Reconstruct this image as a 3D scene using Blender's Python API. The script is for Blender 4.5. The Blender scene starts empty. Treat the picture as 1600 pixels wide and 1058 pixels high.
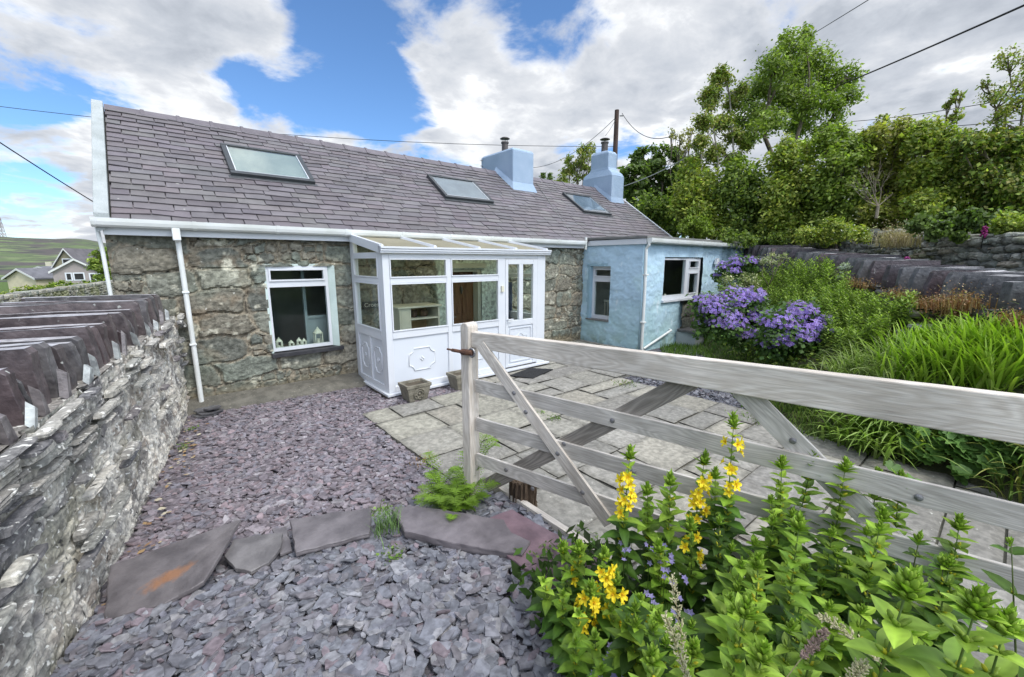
import bpy, math, random
import numpy as np
from mathutils import Vector, Matrix
S = bpy.context.scene
COL = S.collection
rnd = random.Random(7)
rng = np.random.default_rng(11)
# ------------------------------------------------------------------ camera model (also used to measure places)
PF, PH, PCX, PCY = 655.0, 408.0, 800.0, 529.0
PITCH = math.atan((PCY - PH) / PF); YAW = math.radians(-39.8); EYE = 1.9
cP, sP, cY, sY = math.cos(PITCH), math.sin(PITCH), math.cos(YAW), math.sin(YAW)
def ray(x, y):
    a, b, c = x - PCX, PF, PCY - y
    f = b * cP + c * sP
    return Vector((a * cY - f * sY, a * sY + f * cY, -b * sP + c * cP))
def at(x, y, depth):            # point at a distance (metres along the view axis)
    r = ray(x, y) * (depth / PF); return Vector((r.x, r.y, r.z + EYE))
def on_z(x, y, z=0.0):
    r = ray(x, y); t = (z - EYE) / r.z; return Vector((r.x * t, r.y * t, z))
def on_v(x, y, v):
    r = ray(x, y); t = v / r.y; return Vector((r.x * t, v, EYE + r.z * t))
cam = bpy.data.objects.new('camera', bpy.data.cameras.new('camera')); COL.objects.link(cam)
cam.location = (0, 0, EYE); cam.rotation_euler = (math.pi / 2 - PITCH, 0, YAW)
cam.data.sensor_width = 36; cam.data.lens = 36 * PF / 1600
cam.data.clip_end = 6000; cam.data.clip_start = 0.05
S.camera = cam
# ------------------------------------------------------------------ noise
def _h(ix, iy, s):
    n = (ix.astype(np.int64) * 374761393 + iy.astype(np.int64) * 668265263 + s * 974634777) & 0xffffffff
    n = ((n ^ (n >> 13)) * 1274126177) & 0xffffffff
    n = n ^ (n >> 16)
    return (n & 0xffffff) / float(0xffffff)
def vn(x, y, s=0):
    x = np.asarray(x, float); y = np.asarray(y, float)
    ix, iy = np.floor(x), np.floor(y); fx, fy = x - ix, y - iy
    fx = fx * fx * (3 - 2 * fx); fy = fy * fy * (3 - 2 * fy)
    a, b, c, d = _h(ix, iy, s), _h(ix + 1, iy, s), _h(ix, iy + 1, s), _h(ix + 1, iy + 1, s)
    return (a * (1 - fx) + b * fx) * (1 - fy) + (c * (1 - fx) + d * fx) * fy
def fbm(x, y, s=0, o=4):
    r = 0; a = .5
    for k in range(o):
        r = r + a * vn(x * 2 ** k, y * 2 ** k, s + k * 17); a *= .5
    return r / (1 - .5 ** o)
def ss(a, b, x):
    t = np.clip((x - a) / (b - a), 0, 1); return t * t * (3 - 2 * t)
def vor(x, y, cw, ch, jit=.35, p=3.0, s=0):
    X, Y = x / cw, y / ch
    row = np.floor(Y)
    f1 = np.full(X.shape, 9.0); f2 = f1.copy(); idd = np.zeros(X.shape)
    for dr in (-1, 0, 1):
        r = row + dr; off = _h(r, r * 0, s + 5) * .9
        c0 = np.floor(X - off)
        for dc in (-1, 0, 1):
            c = c0 + dc
            px = c + off + .5 + (_h(c, r, s) - .5) * 2 * jit
            py = r + .5 + (_h(c, r, s + 1) - .5) * 1.3 * jit
            d = (np.abs(X - px) ** p + np.abs(Y - py) ** p) ** (1 / p)
            hid = _h(c, r, s + 2)
            n1 = d < f1
            f2 = np.where(n1, f1, np.minimum(f2, d)); idd = np.where(n1, hid, idd); f1 = np.where(n1, d, f1)
    return f1, f2, idd
def pal(t, cols):
    cols = np.array(cols); n = len(cols)
    k = np.clip((t * n).astype(int), 0, n - 1); return cols[k]
def lerp(a, b, t): return a * (1 - t)[..., None] + np.asarray(b) * t[..., None]
# ------------------------------------------------------------------ materials
def mat(name, c=(.5, .5, .5), c2=None, scale=4, detail=6, lo=.35, hi=.65, rough=.8, bump=0, bscale=40, bdist=.01,
        vcol=False, spec=.3, metal=0, trans=0, ttint=(1.0, 1.15, .5), speck=None, stretch=None, coat=0, bstretch=None):
    m = bpy.data.materials.new(name); m.use_nodes = True
    nt = m.node_tree; N = nt.nodes; L = nt.links; N.clear()
    out = N.new('ShaderNodeOutputMaterial'); b = N.new('ShaderNodeBsdfPrincipled')
    b.inputs['Roughness'].default_value = rough; b.inputs['Metallic'].default_value = metal
    b.inputs['Specular IOR Level'].default_value = spec; b.inputs['Coat Weight'].default_value = coat
    tc = N.new('ShaderNodeTexCoord'); vec = tc.outputs['Object']
    def mapped(st):
        if not st: return vec
        mp = N.new('ShaderNodeMapping'); mp.inputs['Scale'].default_value = st; L.new(vec, mp.inputs['Vector']); return mp.outputs[0]
    def noise(sc, dt=6, st=None, dist=0):
        n = N.new('ShaderNodeTexNoise'); n.inputs['Scale'].default_value = sc; n.inputs['Detail'].default_value = dt
        n.inputs['Distortion'].default_value = dist
        L.new(mapped(st), n.inputs['Vector']); return n.outputs['Fac']
    def mr(v, a, bb, o0=0, o1=1):
        q = N.new('ShaderNodeMapRange'); L.new(v, q.inputs[0]); q.inputs[1].default_value = a; q.inputs[2].default_value = bb
        q.inputs[3].default_value = o0; q.inputs[4].default_value = o1; return q.outputs[0]
    def mix(f, A, B, mode='MIX'):
        q = N.new('ShaderNodeMix'); q.data_type = 'RGBA'; q.blend_type = mode
        for s_, v in ((0, f), (6, A), (7, B)):
            if isinstance(v, (int, float)): q.inputs[s_].default_value = v
            elif isinstance(v, tuple): q.inputs[s_].default_value = (*v, 1)
            else: L.new(v, q.inputs[s_])
        return q.outputs[2]
    col = None
    if c2 is not None:
        col = mix(mr(noise(scale, detail, stretch, .3 if stretch else 0), lo, hi), tuple(c), tuple(c2))
    if vcol:
        at_ = N.new('ShaderNodeAttribute'); at_.attribute_name = 'Col'
        col = mix(1.0, col if col is not None else (1., 1., 1.), at_.outputs['Color'], 'MULTIPLY')
    if speck:
        for (sc_, ss_, t0, t1) in speck:
            col = mix(mr(noise(ss_, 3), t0, t1), col if col is not None else tuple(c), tuple(sc_))
    if col is not None: L.new(col, b.inputs['Base Color'])
    else: b.inputs['Base Color'].default_value = (*c, 1)
    if bump:
        bp = N.new('ShaderNodeBump'); bp.inputs['Strength'].default_value = bump; bp.inputs['Distance'].default_value = bdist
        L.new(noise(bscale, 8, bstretch or stretch), bp.inputs['Height']); L.new(bp.outputs[0], b.inputs['Normal'])
    surf = b.outputs[0]
    if trans:
        t = N.new('ShaderNodeBsdfTranslucent')
        if col is not None: L.new(mix(1.0, col, ttint, 'MULTIPLY'), t.inputs['Color'])
        else: t.inputs['Color'].default_value = (*c, 1)
        ms = N.new('ShaderNodeMixShader'); ms.inputs[0].default_value = trans
        L.new(surf, ms.inputs[1]); L.new(t.outputs[0], ms.inputs[2]); surf = ms.outputs[0]
    L.new(surf, out.inputs[0])
    return m
def glass_mat(name, tint=(1, 1, 1), refl=1.0):
    m = bpy.data.materials.new(name); m.use_nodes = True; nt = m.node_tree; N = nt.nodes; L = nt.links; N.clear()
    out = N.new('ShaderNodeOutputMaterial'); g = N.new('ShaderNodeBsdfGlossy'); g.inputs['Roughness'].default_value = .01
    t = N.new('ShaderNodeBsdfTransparent'); t.inputs[0].default_value = (*tint, 1)
    fr = N.new('ShaderNodeFresnel'); fr.inputs[0].default_value = 1.5
    mu = N.new('ShaderNodeMath'); mu.operation = 'MULTIPLY'; mu.inputs[1].default_value = refl; ge = N.new('ShaderNodeNewGeometry'); nb = N.new('ShaderNodeMath'); nb.operation = 'SUBTRACT'; nb.inputs[0].default_value = 1; L.new(ge.outputs['Backfacing'], nb.inputs[1]); m0 = N.new('ShaderNodeMath'); m0.operation = 'MULTIPLY'; L.new(fr.outputs[0], m0.inputs[0]); L.new(nb.outputs[0], m0.inputs[1]); L.new(m0.outputs[0], mu.inputs[0])
    ms = N.new('ShaderNodeMixShader'); L.new(mu.outputs[0], ms.inputs[0]); L.new(t.outputs[0], ms.inputs[1]); L.new(g.outputs[0], ms.inputs[2])
    L.new(ms.outputs[0], out.inputs[0]); return m
def wood_mat(name, a, b, c):
    m = bpy.data.materials.new(name); m.use_nodes = True; nt = m.node_tree; N = nt.nodes; L = nt.links; N.clear()
    out = N.new('ShaderNodeOutputMaterial'); p = N.new('ShaderNodeBsdfPrincipled'); p.inputs['Roughness'].default_value = .8
    p.inputs['Specular IOR Level'].default_value = .2
    tc = N.new('ShaderNodeTexCoord'); oi = N.new('ShaderNodeObjectInfo')
    ad = N.new('ShaderNodeVectorMath'); ad.operation = 'ADD'; sc = N.new('ShaderNodeVectorMath'); sc.operation = 'SCALE'
    cb = N.new('ShaderNodeCombineXYZ'); L.new(oi.outputs['Random'], cb.inputs[0]); L.new(oi.outputs['Random'], cb.inputs[1])
    L.new(cb.outputs[0], sc.inputs[0]); sc.inputs[3].default_value = 17.0
    L.new(tc.outputs['Object'], ad.inputs[0]); L.new(sc.outputs[0], ad.inputs[1])
    mp = N.new('ShaderNodeMapping'); mp.inputs['Scale'].default_value = (1.0, 7, 7); L.new(ad.outputs[0], mp.inputs[0])
    n = N.new('ShaderNodeTexNoise'); n.inputs['Scale'].default_value = .95; n.inputs['Detail'].default_value = 2; n.inputs['Distortion'].default_value = .25
    L.new(mp.outputs[0], n.inputs[0])
    w = N.new('ShaderNodeMath'); w.operation = 'MULTIPLY'; w.inputs[1].default_value = 120; L.new(n.outputs[0], w.inputs[0])
    sn = N.new('ShaderNodeMath'); sn.operation = 'SINE'; L.new(w.outputs[0], sn.inputs[0])
    r1 = N.new('ShaderNodeMapRange'); r1.inputs[1].default_value = -1; r1.inputs[2].default_value = 1; r1.inputs[3].default_value = 0.15; L.new(sn.outputs[0], r1.inputs[0])
    mp2 = N.new('ShaderNodeMapping'); mp2.inputs['Scale'].default_value = (4, 90, 90); L.new(ad.outputs[0], mp2.inputs[0])
    n2 = N.new('ShaderNodeTexNoise'); n2.inputs['Scale'].default_value = 2; n2.inputs['Detail'].default_value = 5; L.new(mp2.outputs[0], n2.inputs[0])
    n3 = N.new('ShaderNodeTexNoise'); n3.inputs['Scale'].default_value = 3; n3.inputs['Detail'].default_value = 4; L.new(ad.outputs[0], n3.inputs[0])
    m1 = N.new('ShaderNodeMix'); m1.data_type = 'RGBA'; L.new(r1.outputs[0], m1.inputs[0]); m1.inputs[6].default_value = (*a, 1); m1.inputs[7].default_value = (*b, 1)
    q = N.new('ShaderNodeMapRange'); q.inputs[1].default_value = .42; q.inputs[2].default_value = .72; q.inputs[4].default_value = .5; L.new(n2.outputs[0], q.inputs[0])
    m2 = N.new('ShaderNodeMix'); m2.data_type = 'RGBA'; L.new(q.outputs[0], m2.inputs[0]); L.new(m1.outputs[2], m2.inputs[6]); m2.inputs[7].default_value = (*c, 1)
    q3 = N.new('ShaderNodeMapRange'); q3.inputs[1].default_value = .3; q3.inputs[2].default_value = .7; q3.inputs[3].default_value = .72; q3.inputs[4].default_value = 1.12; L.new(n3.outputs[0], q3.inputs[0])
    m3 = N.new('ShaderNodeVectorMath'); m3.operation = 'SCALE'; L.new(m2.outputs[2], m3.inputs[0]); L.new(q3.outputs[0], m3.inputs[3])
    L.new(m3.outputs[0], p.inputs['Base Color'])
    bp = N.new('ShaderNodeBump'); bp.inputs['Strength'].default_value = .35; bp.inputs['Distance'].default_value = .003
    L.new(n2.outputs[0], bp.inputs['Height']); L.new(bp.outputs[0], p.inputs['Normal']); L.new(p.outputs[0], out.inputs[0])
    return m
# ------------------------------------------------------------------ mesh building
ORG = {}
def link(o, parent=None):
    COL.objects.link(o)
    if parent is not None: o.parent = parent; ORG[o.name] = ORG[parent.name]
    return o
class MB:
    def __init__(s): s.v = []; s.f = []; s.c = []; s.mi = []; s.hasc = False; s.n = 0
    def add(s, vs, fs, col=None, mi=0):
        vs = np.asarray([tuple(p) for p in vs] if not isinstance(vs, np.ndarray) else vs, float)
        s.v.append(vs); s.f.append((s.n, fs)); s.mi.append(mi)
        if col is None: col = (1, 1, 1)
        else: s.hasc = True
        col = np.asarray(col, float)
        if col.ndim == 1: col = np.tile(col, (len(vs), 1))
        s.c.append(col); s.n += len(vs)
    def box(s, x0, x1, y0, y1, z0, z1, col=None, mi=0):
        s.add([(x, y, z) for x in (x0, x1) for y in (y0, y1) for z in (z0, z1)],
              [(0, 1, 3, 2), (4, 6, 7, 5), (0, 4, 5, 1), (2, 3, 7, 6), (0, 2, 6, 4), (1, 5, 7, 3)], col, mi)
    def prism(s, pts, ext, col=None, mi=0):
        n = len(pts); e = Vector(ext); pts = [Vector(p) for p in pts]
        s.add([*pts, *[p + e for p in pts]], [tuple(range(n))[::-1], tuple(range(n, 2 * n))] + [(i, (i + 1) % n, n + (i + 1) % n, n + i) for i in range(n)], col, mi)
    def tube(s, pts, rad, n=8, col=None, caps=True, mi=0):
        pts = [Vector(p) for p in pts]; rs = rad if isinstance(rad, (list, tuple)) else [rad] * len(pts)
        vs = []; u = None
        for i, p in enumerate(pts):
            t = (pts[min(i + 1, len(pts) - 1)] - pts[max(i - 1, 0)]); t = t.normalized() if t.length > 1e-9 else Vector((0, 0, 1))
            if u is None: u = t.orthogonal().normalized()
            u = (u - t * u.dot(t)); u = u.normalized() if u.length > 1e-6 else t.orthogonal().normalized()
            w = t.cross(u)
            for k in range(n):
                a = 2 * math.pi * k / n; vs.append(p + (u * math.cos(a) + w * math.sin(a)) * rs[i])
        fs = [(i * n + k, i * n + (k + 1) % n, (i + 1) * n + (k + 1) % n, (i + 1) * n + k) for i in range(len(pts) - 1) for k in range(n)]
        if caps: fs += [tuple(range(n))[::-1], tuple(range((len(pts) - 1) * n, len(pts) * n))]
        s.add(vs, fs, col, mi)
    def build(s, name, mats, parent=None, smooth=False, bevel=0):
        me = bpy.data.meshes.new(name); V = np.concatenate(s.v)
        off = ORG[parent.name] if parent is not None else Vector((0, 0, 0))
        V = V - np.array(off)
        loops = []; starts = []; tot = []; mi = []; cur = 0
        for (o0, fs), m_ in zip(s.f, s.mi):
            if isinstance(fs, np.ndarray):
                k = fs.shape[1]; nf = len(fs); loops.append((fs + o0).ravel()); starts.append(cur + np.arange(nf) * k); tot.append(np.full(nf, k)); cur += nf * k; mi.append(np.full(nf, m_))
            else:
                lens = [len(f) for f in fs]; loops.append(np.fromiter((i for f in fs for i in f), int) + o0)
                starts.append(cur + np.concatenate([[0], np.cumsum(lens)[:-1]])); tot.append(np.array(lens)); cur += sum(lens); mi.append(np.full(len(fs), m_))
        loops = np.concatenate(loops); starts = np.concatenate(starts); mi = np.concatenate(mi)
        me.vertices.add(len(V)); me.vertices.foreach_set('co', V.astype('f').ravel())
        me.loops.add(len(loops)); me.loops.foreach_set('vertex_index', loops.astype('i'))
        me.polygons.add(len(starts)); me.polygons.foreach_set('loop_start', starts.astype('i'))
        me.polygons.foreach_set('material_index', mi.astype('i'))
        me.update(calc_edges=True)
        me.polygons.foreach_set('use_smooth', np.full(len(starts), smooth))
        if s.hasc:
            C_ = np.concatenate(s.c); ca = me.color_attributes.new('Col', 'FLOAT_COLOR', 'POINT')
            ca.data.foreach_set('color', np.concatenate([C_, np.ones((len(C_), 1))], 1).astype('f').ravel())
        for m_ in (mats if isinstance(mats, (list, tuple)) else [mats]): me.materials.append(m_)
        o = bpy.data.objects.new(name, me)
        if parent is None: ORG[o.name] = Vector((0, 0, 0))
        link(o, parent)
        if parent is None: ORG[o.name] = Vector((0, 0, 0))
        if bevel:
            b = o.modifiers.new('bevel', 'BEVEL'); b.width = bevel; b.segments = 2; b.limit_method = 'ANGLE'; b.angle_limit = math.radians(40)
        return o
def tag(o, label=None, cat=None, group=None, kind=None):
    for k, v in (('label', label), ('category', cat), ('group', group), ('kind', kind)):
        if v: o[k] = v
    return o
def empty(name, loc, label=None, cat=None, group=None):
    o = bpy.data.objects.new(name, None); COL.objects.link(o); o.location = loc; o.empty_display_size = .2
    ORG[o.name] = Vector(loc); return tag(o, label, cat, group)
def single(mb, name, m, loc, label, cat, group=None, smooth=False, bevel=0):    # a thing that is one mesh, origin at its base
    t = mb.build(name, m, None, smooth, bevel); loc = Vector(loc)
    t.data.transform(Matrix.Translation(-loc)); t.location = loc; ORG[t.name] = loc
    return tag(t, label, cat, group)
def box(name, x0, x1, y0, y1, z0, z1, m, parent, bevel=.004):
    b = MB(); b.box(x0, x1, y0, y1, z0, z1); return b.build(name, m, parent, bevel=bevel)
def beam(name, p0, p1, w, th, up, m, parent, w1=None, bevel=.004):   # timber member with its grain along local X; w along 'up'
    p0, p1, up = Vector(p0), Vector(p1), Vector(up); X = (p1 - p0); Ln = X.length; X.normalize()
    Zv = (up - X * up.dot(X)).normalized(); Yv = Zv.cross(X); w1 = w1 or w; me = MB()
    n = 10; vs = []; fs = []
    for i in range(n + 1):
        t = i / n; ww = w * (1 - t) + w1 * t
        for (a, b) in ((-1, -1), (1, -1), (1, 1), (-1, 1)): vs.append((t * Ln, a * th / 2, b * ww / 2))
    for i in range(n):
        for k in range(4): fs.append((i * 4 + k, i * 4 + (k + 1) % 4, i * 4 + 4 + (k + 1) % 4, i * 4 + 4 + k))
    fs += [(3, 2, 1, 0), tuple(n * 4 + k for k in range(4))]
    me.add(vs, fs); o = me.build(name, m, None, bevel=bevel)
    M = Matrix((( X.x, Yv.x, Zv.x, 0), (X.y, Yv.y, Zv.y, 0), (X.z, Yv.z, Zv.z, 0), (0, 0, 0, 1)))
    if parent is not None: o.parent = parent; o.matrix_local = Matrix.Translation(p0 - ORG[parent.name]) @ M; ORG[o.name] = ORG[parent.name]
    else: o.matrix_local = Matrix.Translation(p0) @ M
    return o
def field(P0, d, nrm, Ln, zlo, zhi, res, fn, holes=(), zres=None):
    """upright sheet of masonry: fn(s,z)->(height,colour). returns verts, faces, colours"""
    ns = max(2, int(Ln / res)); zr = zres or res; s = np.linspace(0, Ln, ns + 1)
    top = zhi(s) if callable(zhi) else np.full(ns + 1, zhi); nz = max(2, int((top.max() - zlo) / zr)); k = np.linspace(0, 1, nz + 1)
    Sg, K = np.meshgrid(s, k, indexing='ij'); Zg = zlo + K * (top[:, None] - zlo)
    h, c = fn(Sg, Zg)
    P0 = np.array(P0); d = np.array(d); nrm = np.array(nrm)
    V = P0 + Sg[..., None] * d + h[..., None] * nrm; V[..., 2] += Zg
    idx = np.arange((ns + 1) * (nz + 1)).reshape(ns + 1, nz + 1)
    F = np.stack([idx[:-1, :-1], idx[1:, :-1], idx[1:, 1:], idx[:-1, 1:]], -1)
    keep = np.ones(F.shape[:2], bool); sc = (s[:-1] + s[1:]) / 2; zc = (Zg[:-1, :-1] + Zg[1:, 1:]) / 2
    for (a, b, z0, z1) in holes: keep &= ~((sc[:, None] > a) & (sc[:, None] < b) & (zc > z0) & (zc < z1))
    F = F[keep]
    cr = np.cross(d, [0, 0, 1])
    if np.dot(cr, nrm) < 0: F = F[:, ::-1]
    return V.reshape(-1, 3), F, c.reshape(-1, 3)
def rubble(mb, P, d, nrm, Ln, zlo, zhi, wr, hr, dep, cols, jag=.12, keep=None, out=(-.02, .03), seed=1, bow=.25, tiltz=.1):
    """separate rough stones laid in wavering courses; each is its own irregular lump standing out of the wall"""
    r = random.Random(seed); P, d, nrm = Vector(P), Vector(d), Vector(nrm); up = Vector((0, 0, 1)); z = zlo; row = 0
    top = lambda s: float(np.atleast_1d(zhi(np.array([s])))[0]) if callable(zhi) else zhi
    zmax = max(top(0), top(Ln), top(Ln / 2))
    while z < zmax:
        hh = r.uniform(*hr); s = -r.uniform(0, wr[1])
        while s < Ln:
            w = r.uniform(*wr); h = hh * r.uniform(.72, 1.12); cs = s + w / 2; wz = .35 * hh * math.sin(cs * 1.3 + row * .8) ; cz = z + hh / 2 + wz; s += w
            if cz + h * .3 > top(min(max(cs, 0), Ln)) or cs < 0 or cs > Ln: continue
            if keep and not keep(cs, cz, r): continue
            o = r.uniform(*out); n = 10; a, b = w * .5 - .004, h * .5 - .003; ring0 = []; sl = r.gauss(0, tiltz) 
            for k in range(n):
                t = 2 * math.pi * k / n + .3; ct, st = math.cos(t), math.sin(t); x = math.copysign(abs(ct) ** .45, ct) * a * (1 + r.uniform(-jag, jag * .4)); y = math.copysign(abs(st) ** .5, st) * b * (1 + r.uniform(-jag, jag * .6)); ring0.append((x, y + x * sl * .35))
            rings = [[(x * 1.0, y * 1.0, -dep * .6) for x, y in ring0], [(x * 1.0, y * 1.0, dep * (.30 + r.uniform(-.15, .12))) for x, y in ring0], [(x * .93, y * .84, dep * (.62 + r.uniform(-.16, .12))) for x, y in ring0], [(x * .55, y * .45, dep * (.72 + r.uniform(-.2, .2))) for x, y in ring0]]
            vs = [P + d * (cs + x) + up * (cz + y) + nrm * (o + q) for rg in rings for x, y, q in rg] + [P + d * cs + up * cz + nrm * (o + dep * .75)]
            c = np.array(cols[r.randrange(len(cols))]) * r.uniform(.75, 1.25); C_ = np.tile(c, (len(vs), 1)) * np.array([[r.uniform(.88, 1.12)] for _ in vs])
            mb.add(vs, [(i * n + k, i * n + (k + 1) % n, (i + 1) * n + (k + 1) % n, (i + 1) * n + k) for i in range(3) for k in range(n)] + [(3 * n + k, 3 * n + (k + 1) % n, 4 * n) for k in range(n)], C_)
        z += hh; row += 1
# ------------------------------------------------------------------ render, light, sky
S.view_settings.view_transform = 'Standard'; S.view_settings.look = 'None'; S.view_settings.gamma = 1; S.view_settings.exposure = 0.52
S.render.engine = 'CYCLES'; S.cycles.max_bounces = 6; S.cycles.diffuse_bounces = 3; S.cycles.glossy_bounces = 3; S.cycles.transmission_bounces = 4; S.cycles.transparent_max_bounces = 12
S.cycles.use_adaptive_sampling = True; S.cycles.adaptive_threshold = 0.01
S.cycles.use_denoising = True
SUN_EL, SUN_AZ = math.radians(54), math.radians(279)   # direction towards the sun, azimuth measured in plan from +X anticlockwise
sd = Vector((math.cos(SUN_EL) * math.cos(SUN_AZ), math.cos(SUN_EL) * math.sin(SUN_AZ), math.sin(SUN_EL)))
sl = bpy.data.lights.new('sun', 'SUN'); sl.energy = 1.5; sl.angle = math.radians(14); sl.color = (1, .95, .87)
so = bpy.data.objects.new('sun', sl); COL.objects.link(so); so.rotation_euler = sd.to_track_quat('Z', 'Y').to_euler(); so.location = (0, 0, 30)
W = bpy.data.worlds.new('World'); S.world = W; W.use_nodes = True
def sky():
    nt = W.node_tree; N = nt.nodes; L = nt.links; N.clear()
    out = N.new('ShaderNodeOutputWorld'); bg = N.new('ShaderNodeBackground'); bc = N.new('ShaderNodeBackground'); mx = N.new('ShaderNodeMixShader')
    st = N.new('ShaderNodeTexSky'); st.sky_type = 'NISHITA'; st.sun_disc = False; st.sun_elevation = SUN_EL
    st.sun_rotation = math.pi / 2 - SUN_AZ; st.ozone_density = 2.5; st.air_density = .8; st.dust_density = .3
    tint = N.new('ShaderNodeMix'); tint.data_type = 'RGBA'; tint.blend_type = 'MULTIPLY'; tint.inputs[0].default_value = 1
    L.new(st.outputs[0], tint.inputs[6]); tint.inputs[7].default_value = (.78, 1.0, 1.16, 1)
    L.new(tint.outputs[2], bg.inputs[0]); bg.inputs[1].default_value = .13
    tc = N.new('ShaderNodeTexCoord'); D = tc.outputs['Generated']
    def M(op, a, b=None, c=None):
        q = N.new('ShaderNodeMath'); q.operation = op
        for i, v in enumerate((a, b, c)):
            if v is None: continue
            if isinstance(v, (int, float)): q.inputs[i].default_value = v
            else: L.new(v, q.inputs[i])
        return q.outputs[0]
    sx = N.new('ShaderNodeSeparateXYZ'); L.new(D, sx.inputs[0])
    zz = M('ADD', M('MAXIMUM', sx.outputs[2], 0.0), .22)
    cb = N.new('ShaderNodeCombineXYZ'); L.new(M('DIVIDE', sx.outputs[0], zz), cb.inputs[0]); L.new(M('DIVIDE', sx.outputs[1], zz), cb.inputs[1])
    def noise(sc, dt, ro, off=(0, 0, 0), dist=0):
        ad = N.new('ShaderNodeVectorMath'); ad.operation = 'ADD'; L.new(cb.outputs[0], ad.inputs[0]); ad.inputs[1].default_value = off
        n = N.new('ShaderNodeTexNoise'); n.inputs['Scale'].default_value = sc; n.inputs['Detail'].default_value = dt; n.inputs['Roughness'].default_value = ro
        n.inputs['Distortion'].default_value = dist; L.new(ad.outputs[0], n.inputs['Vector']); return n.outputs['Fac']
    n1 = noise(2.6, 10, .58, (3.1, 7.7, 0), .25)
    dens = M('ADD', M('MULTIPLY', M('SUBTRACT', n1, .5), 2.15), .5)
    def blob(px, py, ri, ro, amp, dens):
        r = ray(px, py).normalized()
        dp = N.new('ShaderNodeVectorMath'); dp.operation = 'DOT_PRODUCT'; L.new(D, dp.inputs[0]); dp.inputs[1].default_value = r
        q = N.new('ShaderNodeMapRange'); q.interpolation_type = 'SMOOTHSTEP'; L.new(dp.outputs['Value'], q.inputs[0])
        q.inputs[1].default_value = math.cos(math.radians(ro)); q.inputs[2].default_value = math.cos(math.radians(ri)); q.inputs[4].default_value = amp
        return M('ADD', dens, q.outputs[0])
    dens = M('ADD', dens, .10)
    for b in SKYB: dens = blob(*b, dens)
    cov = N.new('ShaderNodeMapRange'); cov.interpolation_type = 'SMOOTHSTEP'; L.new(dens, cov.inputs[0]); cov.inputs[1].default_value = .40; cov.inputs[2].default_value = .72
    n2 = noise(1.9, 7, .55, (9.4, 1.3, 0), .15)
    n3 = noise(6, 7, .6, (1.4, 5.3, 0), .4)
    sh = M('ADD', M('MULTIPLY', M('SUBTRACT', n1, .53), 1.3), M('ADD', M('MULTIPLY', n2, 1.45), M('MULTIPLY', n3, .85)))
    eg = N.new('ShaderNodeMapRange'); L.new(dens, eg.inputs[0]); eg.inputs[1].default_value = .45; eg.inputs[2].default_value = .85; eg.inputs[3].default_value = -.28; eg.inputs[4].default_value = .05; sh = M('ADD', sh, eg.outputs[0])     # thin cloud edges are bright
    sh = M('SUBTRACT', sh, .24)
    for b in SHB: sh = blob(*b, sh)
    ra = N.new('ShaderNodeValToRGB'); L.new(M('MULTIPLY', sh, .7), ra.inputs[0]); e = ra.color_ramp.elements
    e[0].position = .33; e[0].color = (.76, .775, .79, 1); e[1].position = .98; e[1].color = (.27, .30, .35, 1)
    a = e.new(.50); a.color = (.56, .58, .615, 1); a = e.new(.72); a.color = (.43, .46, .51, 1)
    L.new(ra.outputs[0], bc.inputs[0])
    dp = N.new('ShaderNodeVectorMath'); dp.operation = 'DOT_PRODUCT'; L.new(D, dp.inputs[0]); dp.inputs[1].default_value = sd
    q = N.new('ShaderNodeMapRange'); q.interpolation_type = 'SMOOTHSTEP'; L.new(dp.outputs['Value'], q.inputs[0]); q.inputs[1].default_value = .30; q.inputs[2].default_value = 1.0; q.inputs[3].default_value = 1.0; q.inputs[4].default_value = 5.0
    L.new(q.outputs[0], bc.inputs[1])     # cloud in front of the sun is much brighter
    L.new(cov.outputs[0], mx.inputs[0]); L.new(bg.outputs[0], mx.inputs[1]); L.new(bc.outputs[0], mx.inputs[2]); L.new(mx.outputs[0], out.inputs[0])
SKYB = [(550, 90, 1, 8, -.33), (600, 195, 0, 7, -.26), (510, 20, 1, 7, -.3), (430, 165, 1, 7, -.34), (350, 150, 0, 5, -.2), (880, 35, 0, 5, -.2), (800, 110, 0, 4, -.14), (740, 150, 0, 4, -.14), (650, 20, 0, 6, -.14),
        (50, 190, 1, 8, -.26), (30, 260, 0, 7, -.2), (60, 110, 1, 7, -.2), (250, 130, 0, 5, -.22), (160, 125, 0, 5, -.16), (1130, 20, 0, 5, -.08),
        (230, 55, 6, 19, .36), (700, 100, 1, 8, .16), (230, 190, 1, 7, .14), (780, 180, 2, 9, .2), (1250, 80, 10, 45, .26), (100, 330, 3, 12, .16)]
SHB = [(230, 190, 1, 8, -.35), (330, 190, 1, 5, -.3), (780, 170, 2, 10, -.3), (560, 215, 1, 5, -.2), (1000, 120, 4, 12, -.12), (1400, 120, 10, 30, .10), (200, 30, 5, 18, .10), (560, 190, 2, 20, -.04),
       (100, 300, 3, 12, -.1), (1060, 10, 3, 12, -.12), (760, 30, 2, 12, .03)]
sky()
# ------------------------------------------------------------------ shared materials
M_stone = mat('house_stone', (1.45, 1.43, 1.36), (.80, .79, .74), 20, 10, .38, .62, .9, .9, 30, .02, vcol=True, speck=[((.55, .54, .48), 22, .70, .76), ((.04, .04, .035), 15, .70, .8)])
M_wallstone = mat('wall_stone', (1.38, 1.34, 1.27), (.78, .765, .74), 34, 6, .36, .64, .95, .55, 70, .015, vcol=True, speck=[((.72, .71, .66), 26, .60, .66), ((.05, .048, .045), 20, .64, .72)])
M_dry = mat('dry_stone', (1.4, 1.4, 1.35), (.75, .73, .68), 16, 9, .36, .64, .92, .8, 30, .02, vcol=True, speck=[((.6, .6, .52), 14, .68, .74)])
M_slate = mat('roof_slate', (.80, .79, .78), (.62, .61, .61), 6, 6, .3, .7, .5, .25, 50, .004, vcol=True, spec=.35, speck=[((.42, .42, .38), 9, .74, .78)])
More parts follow.
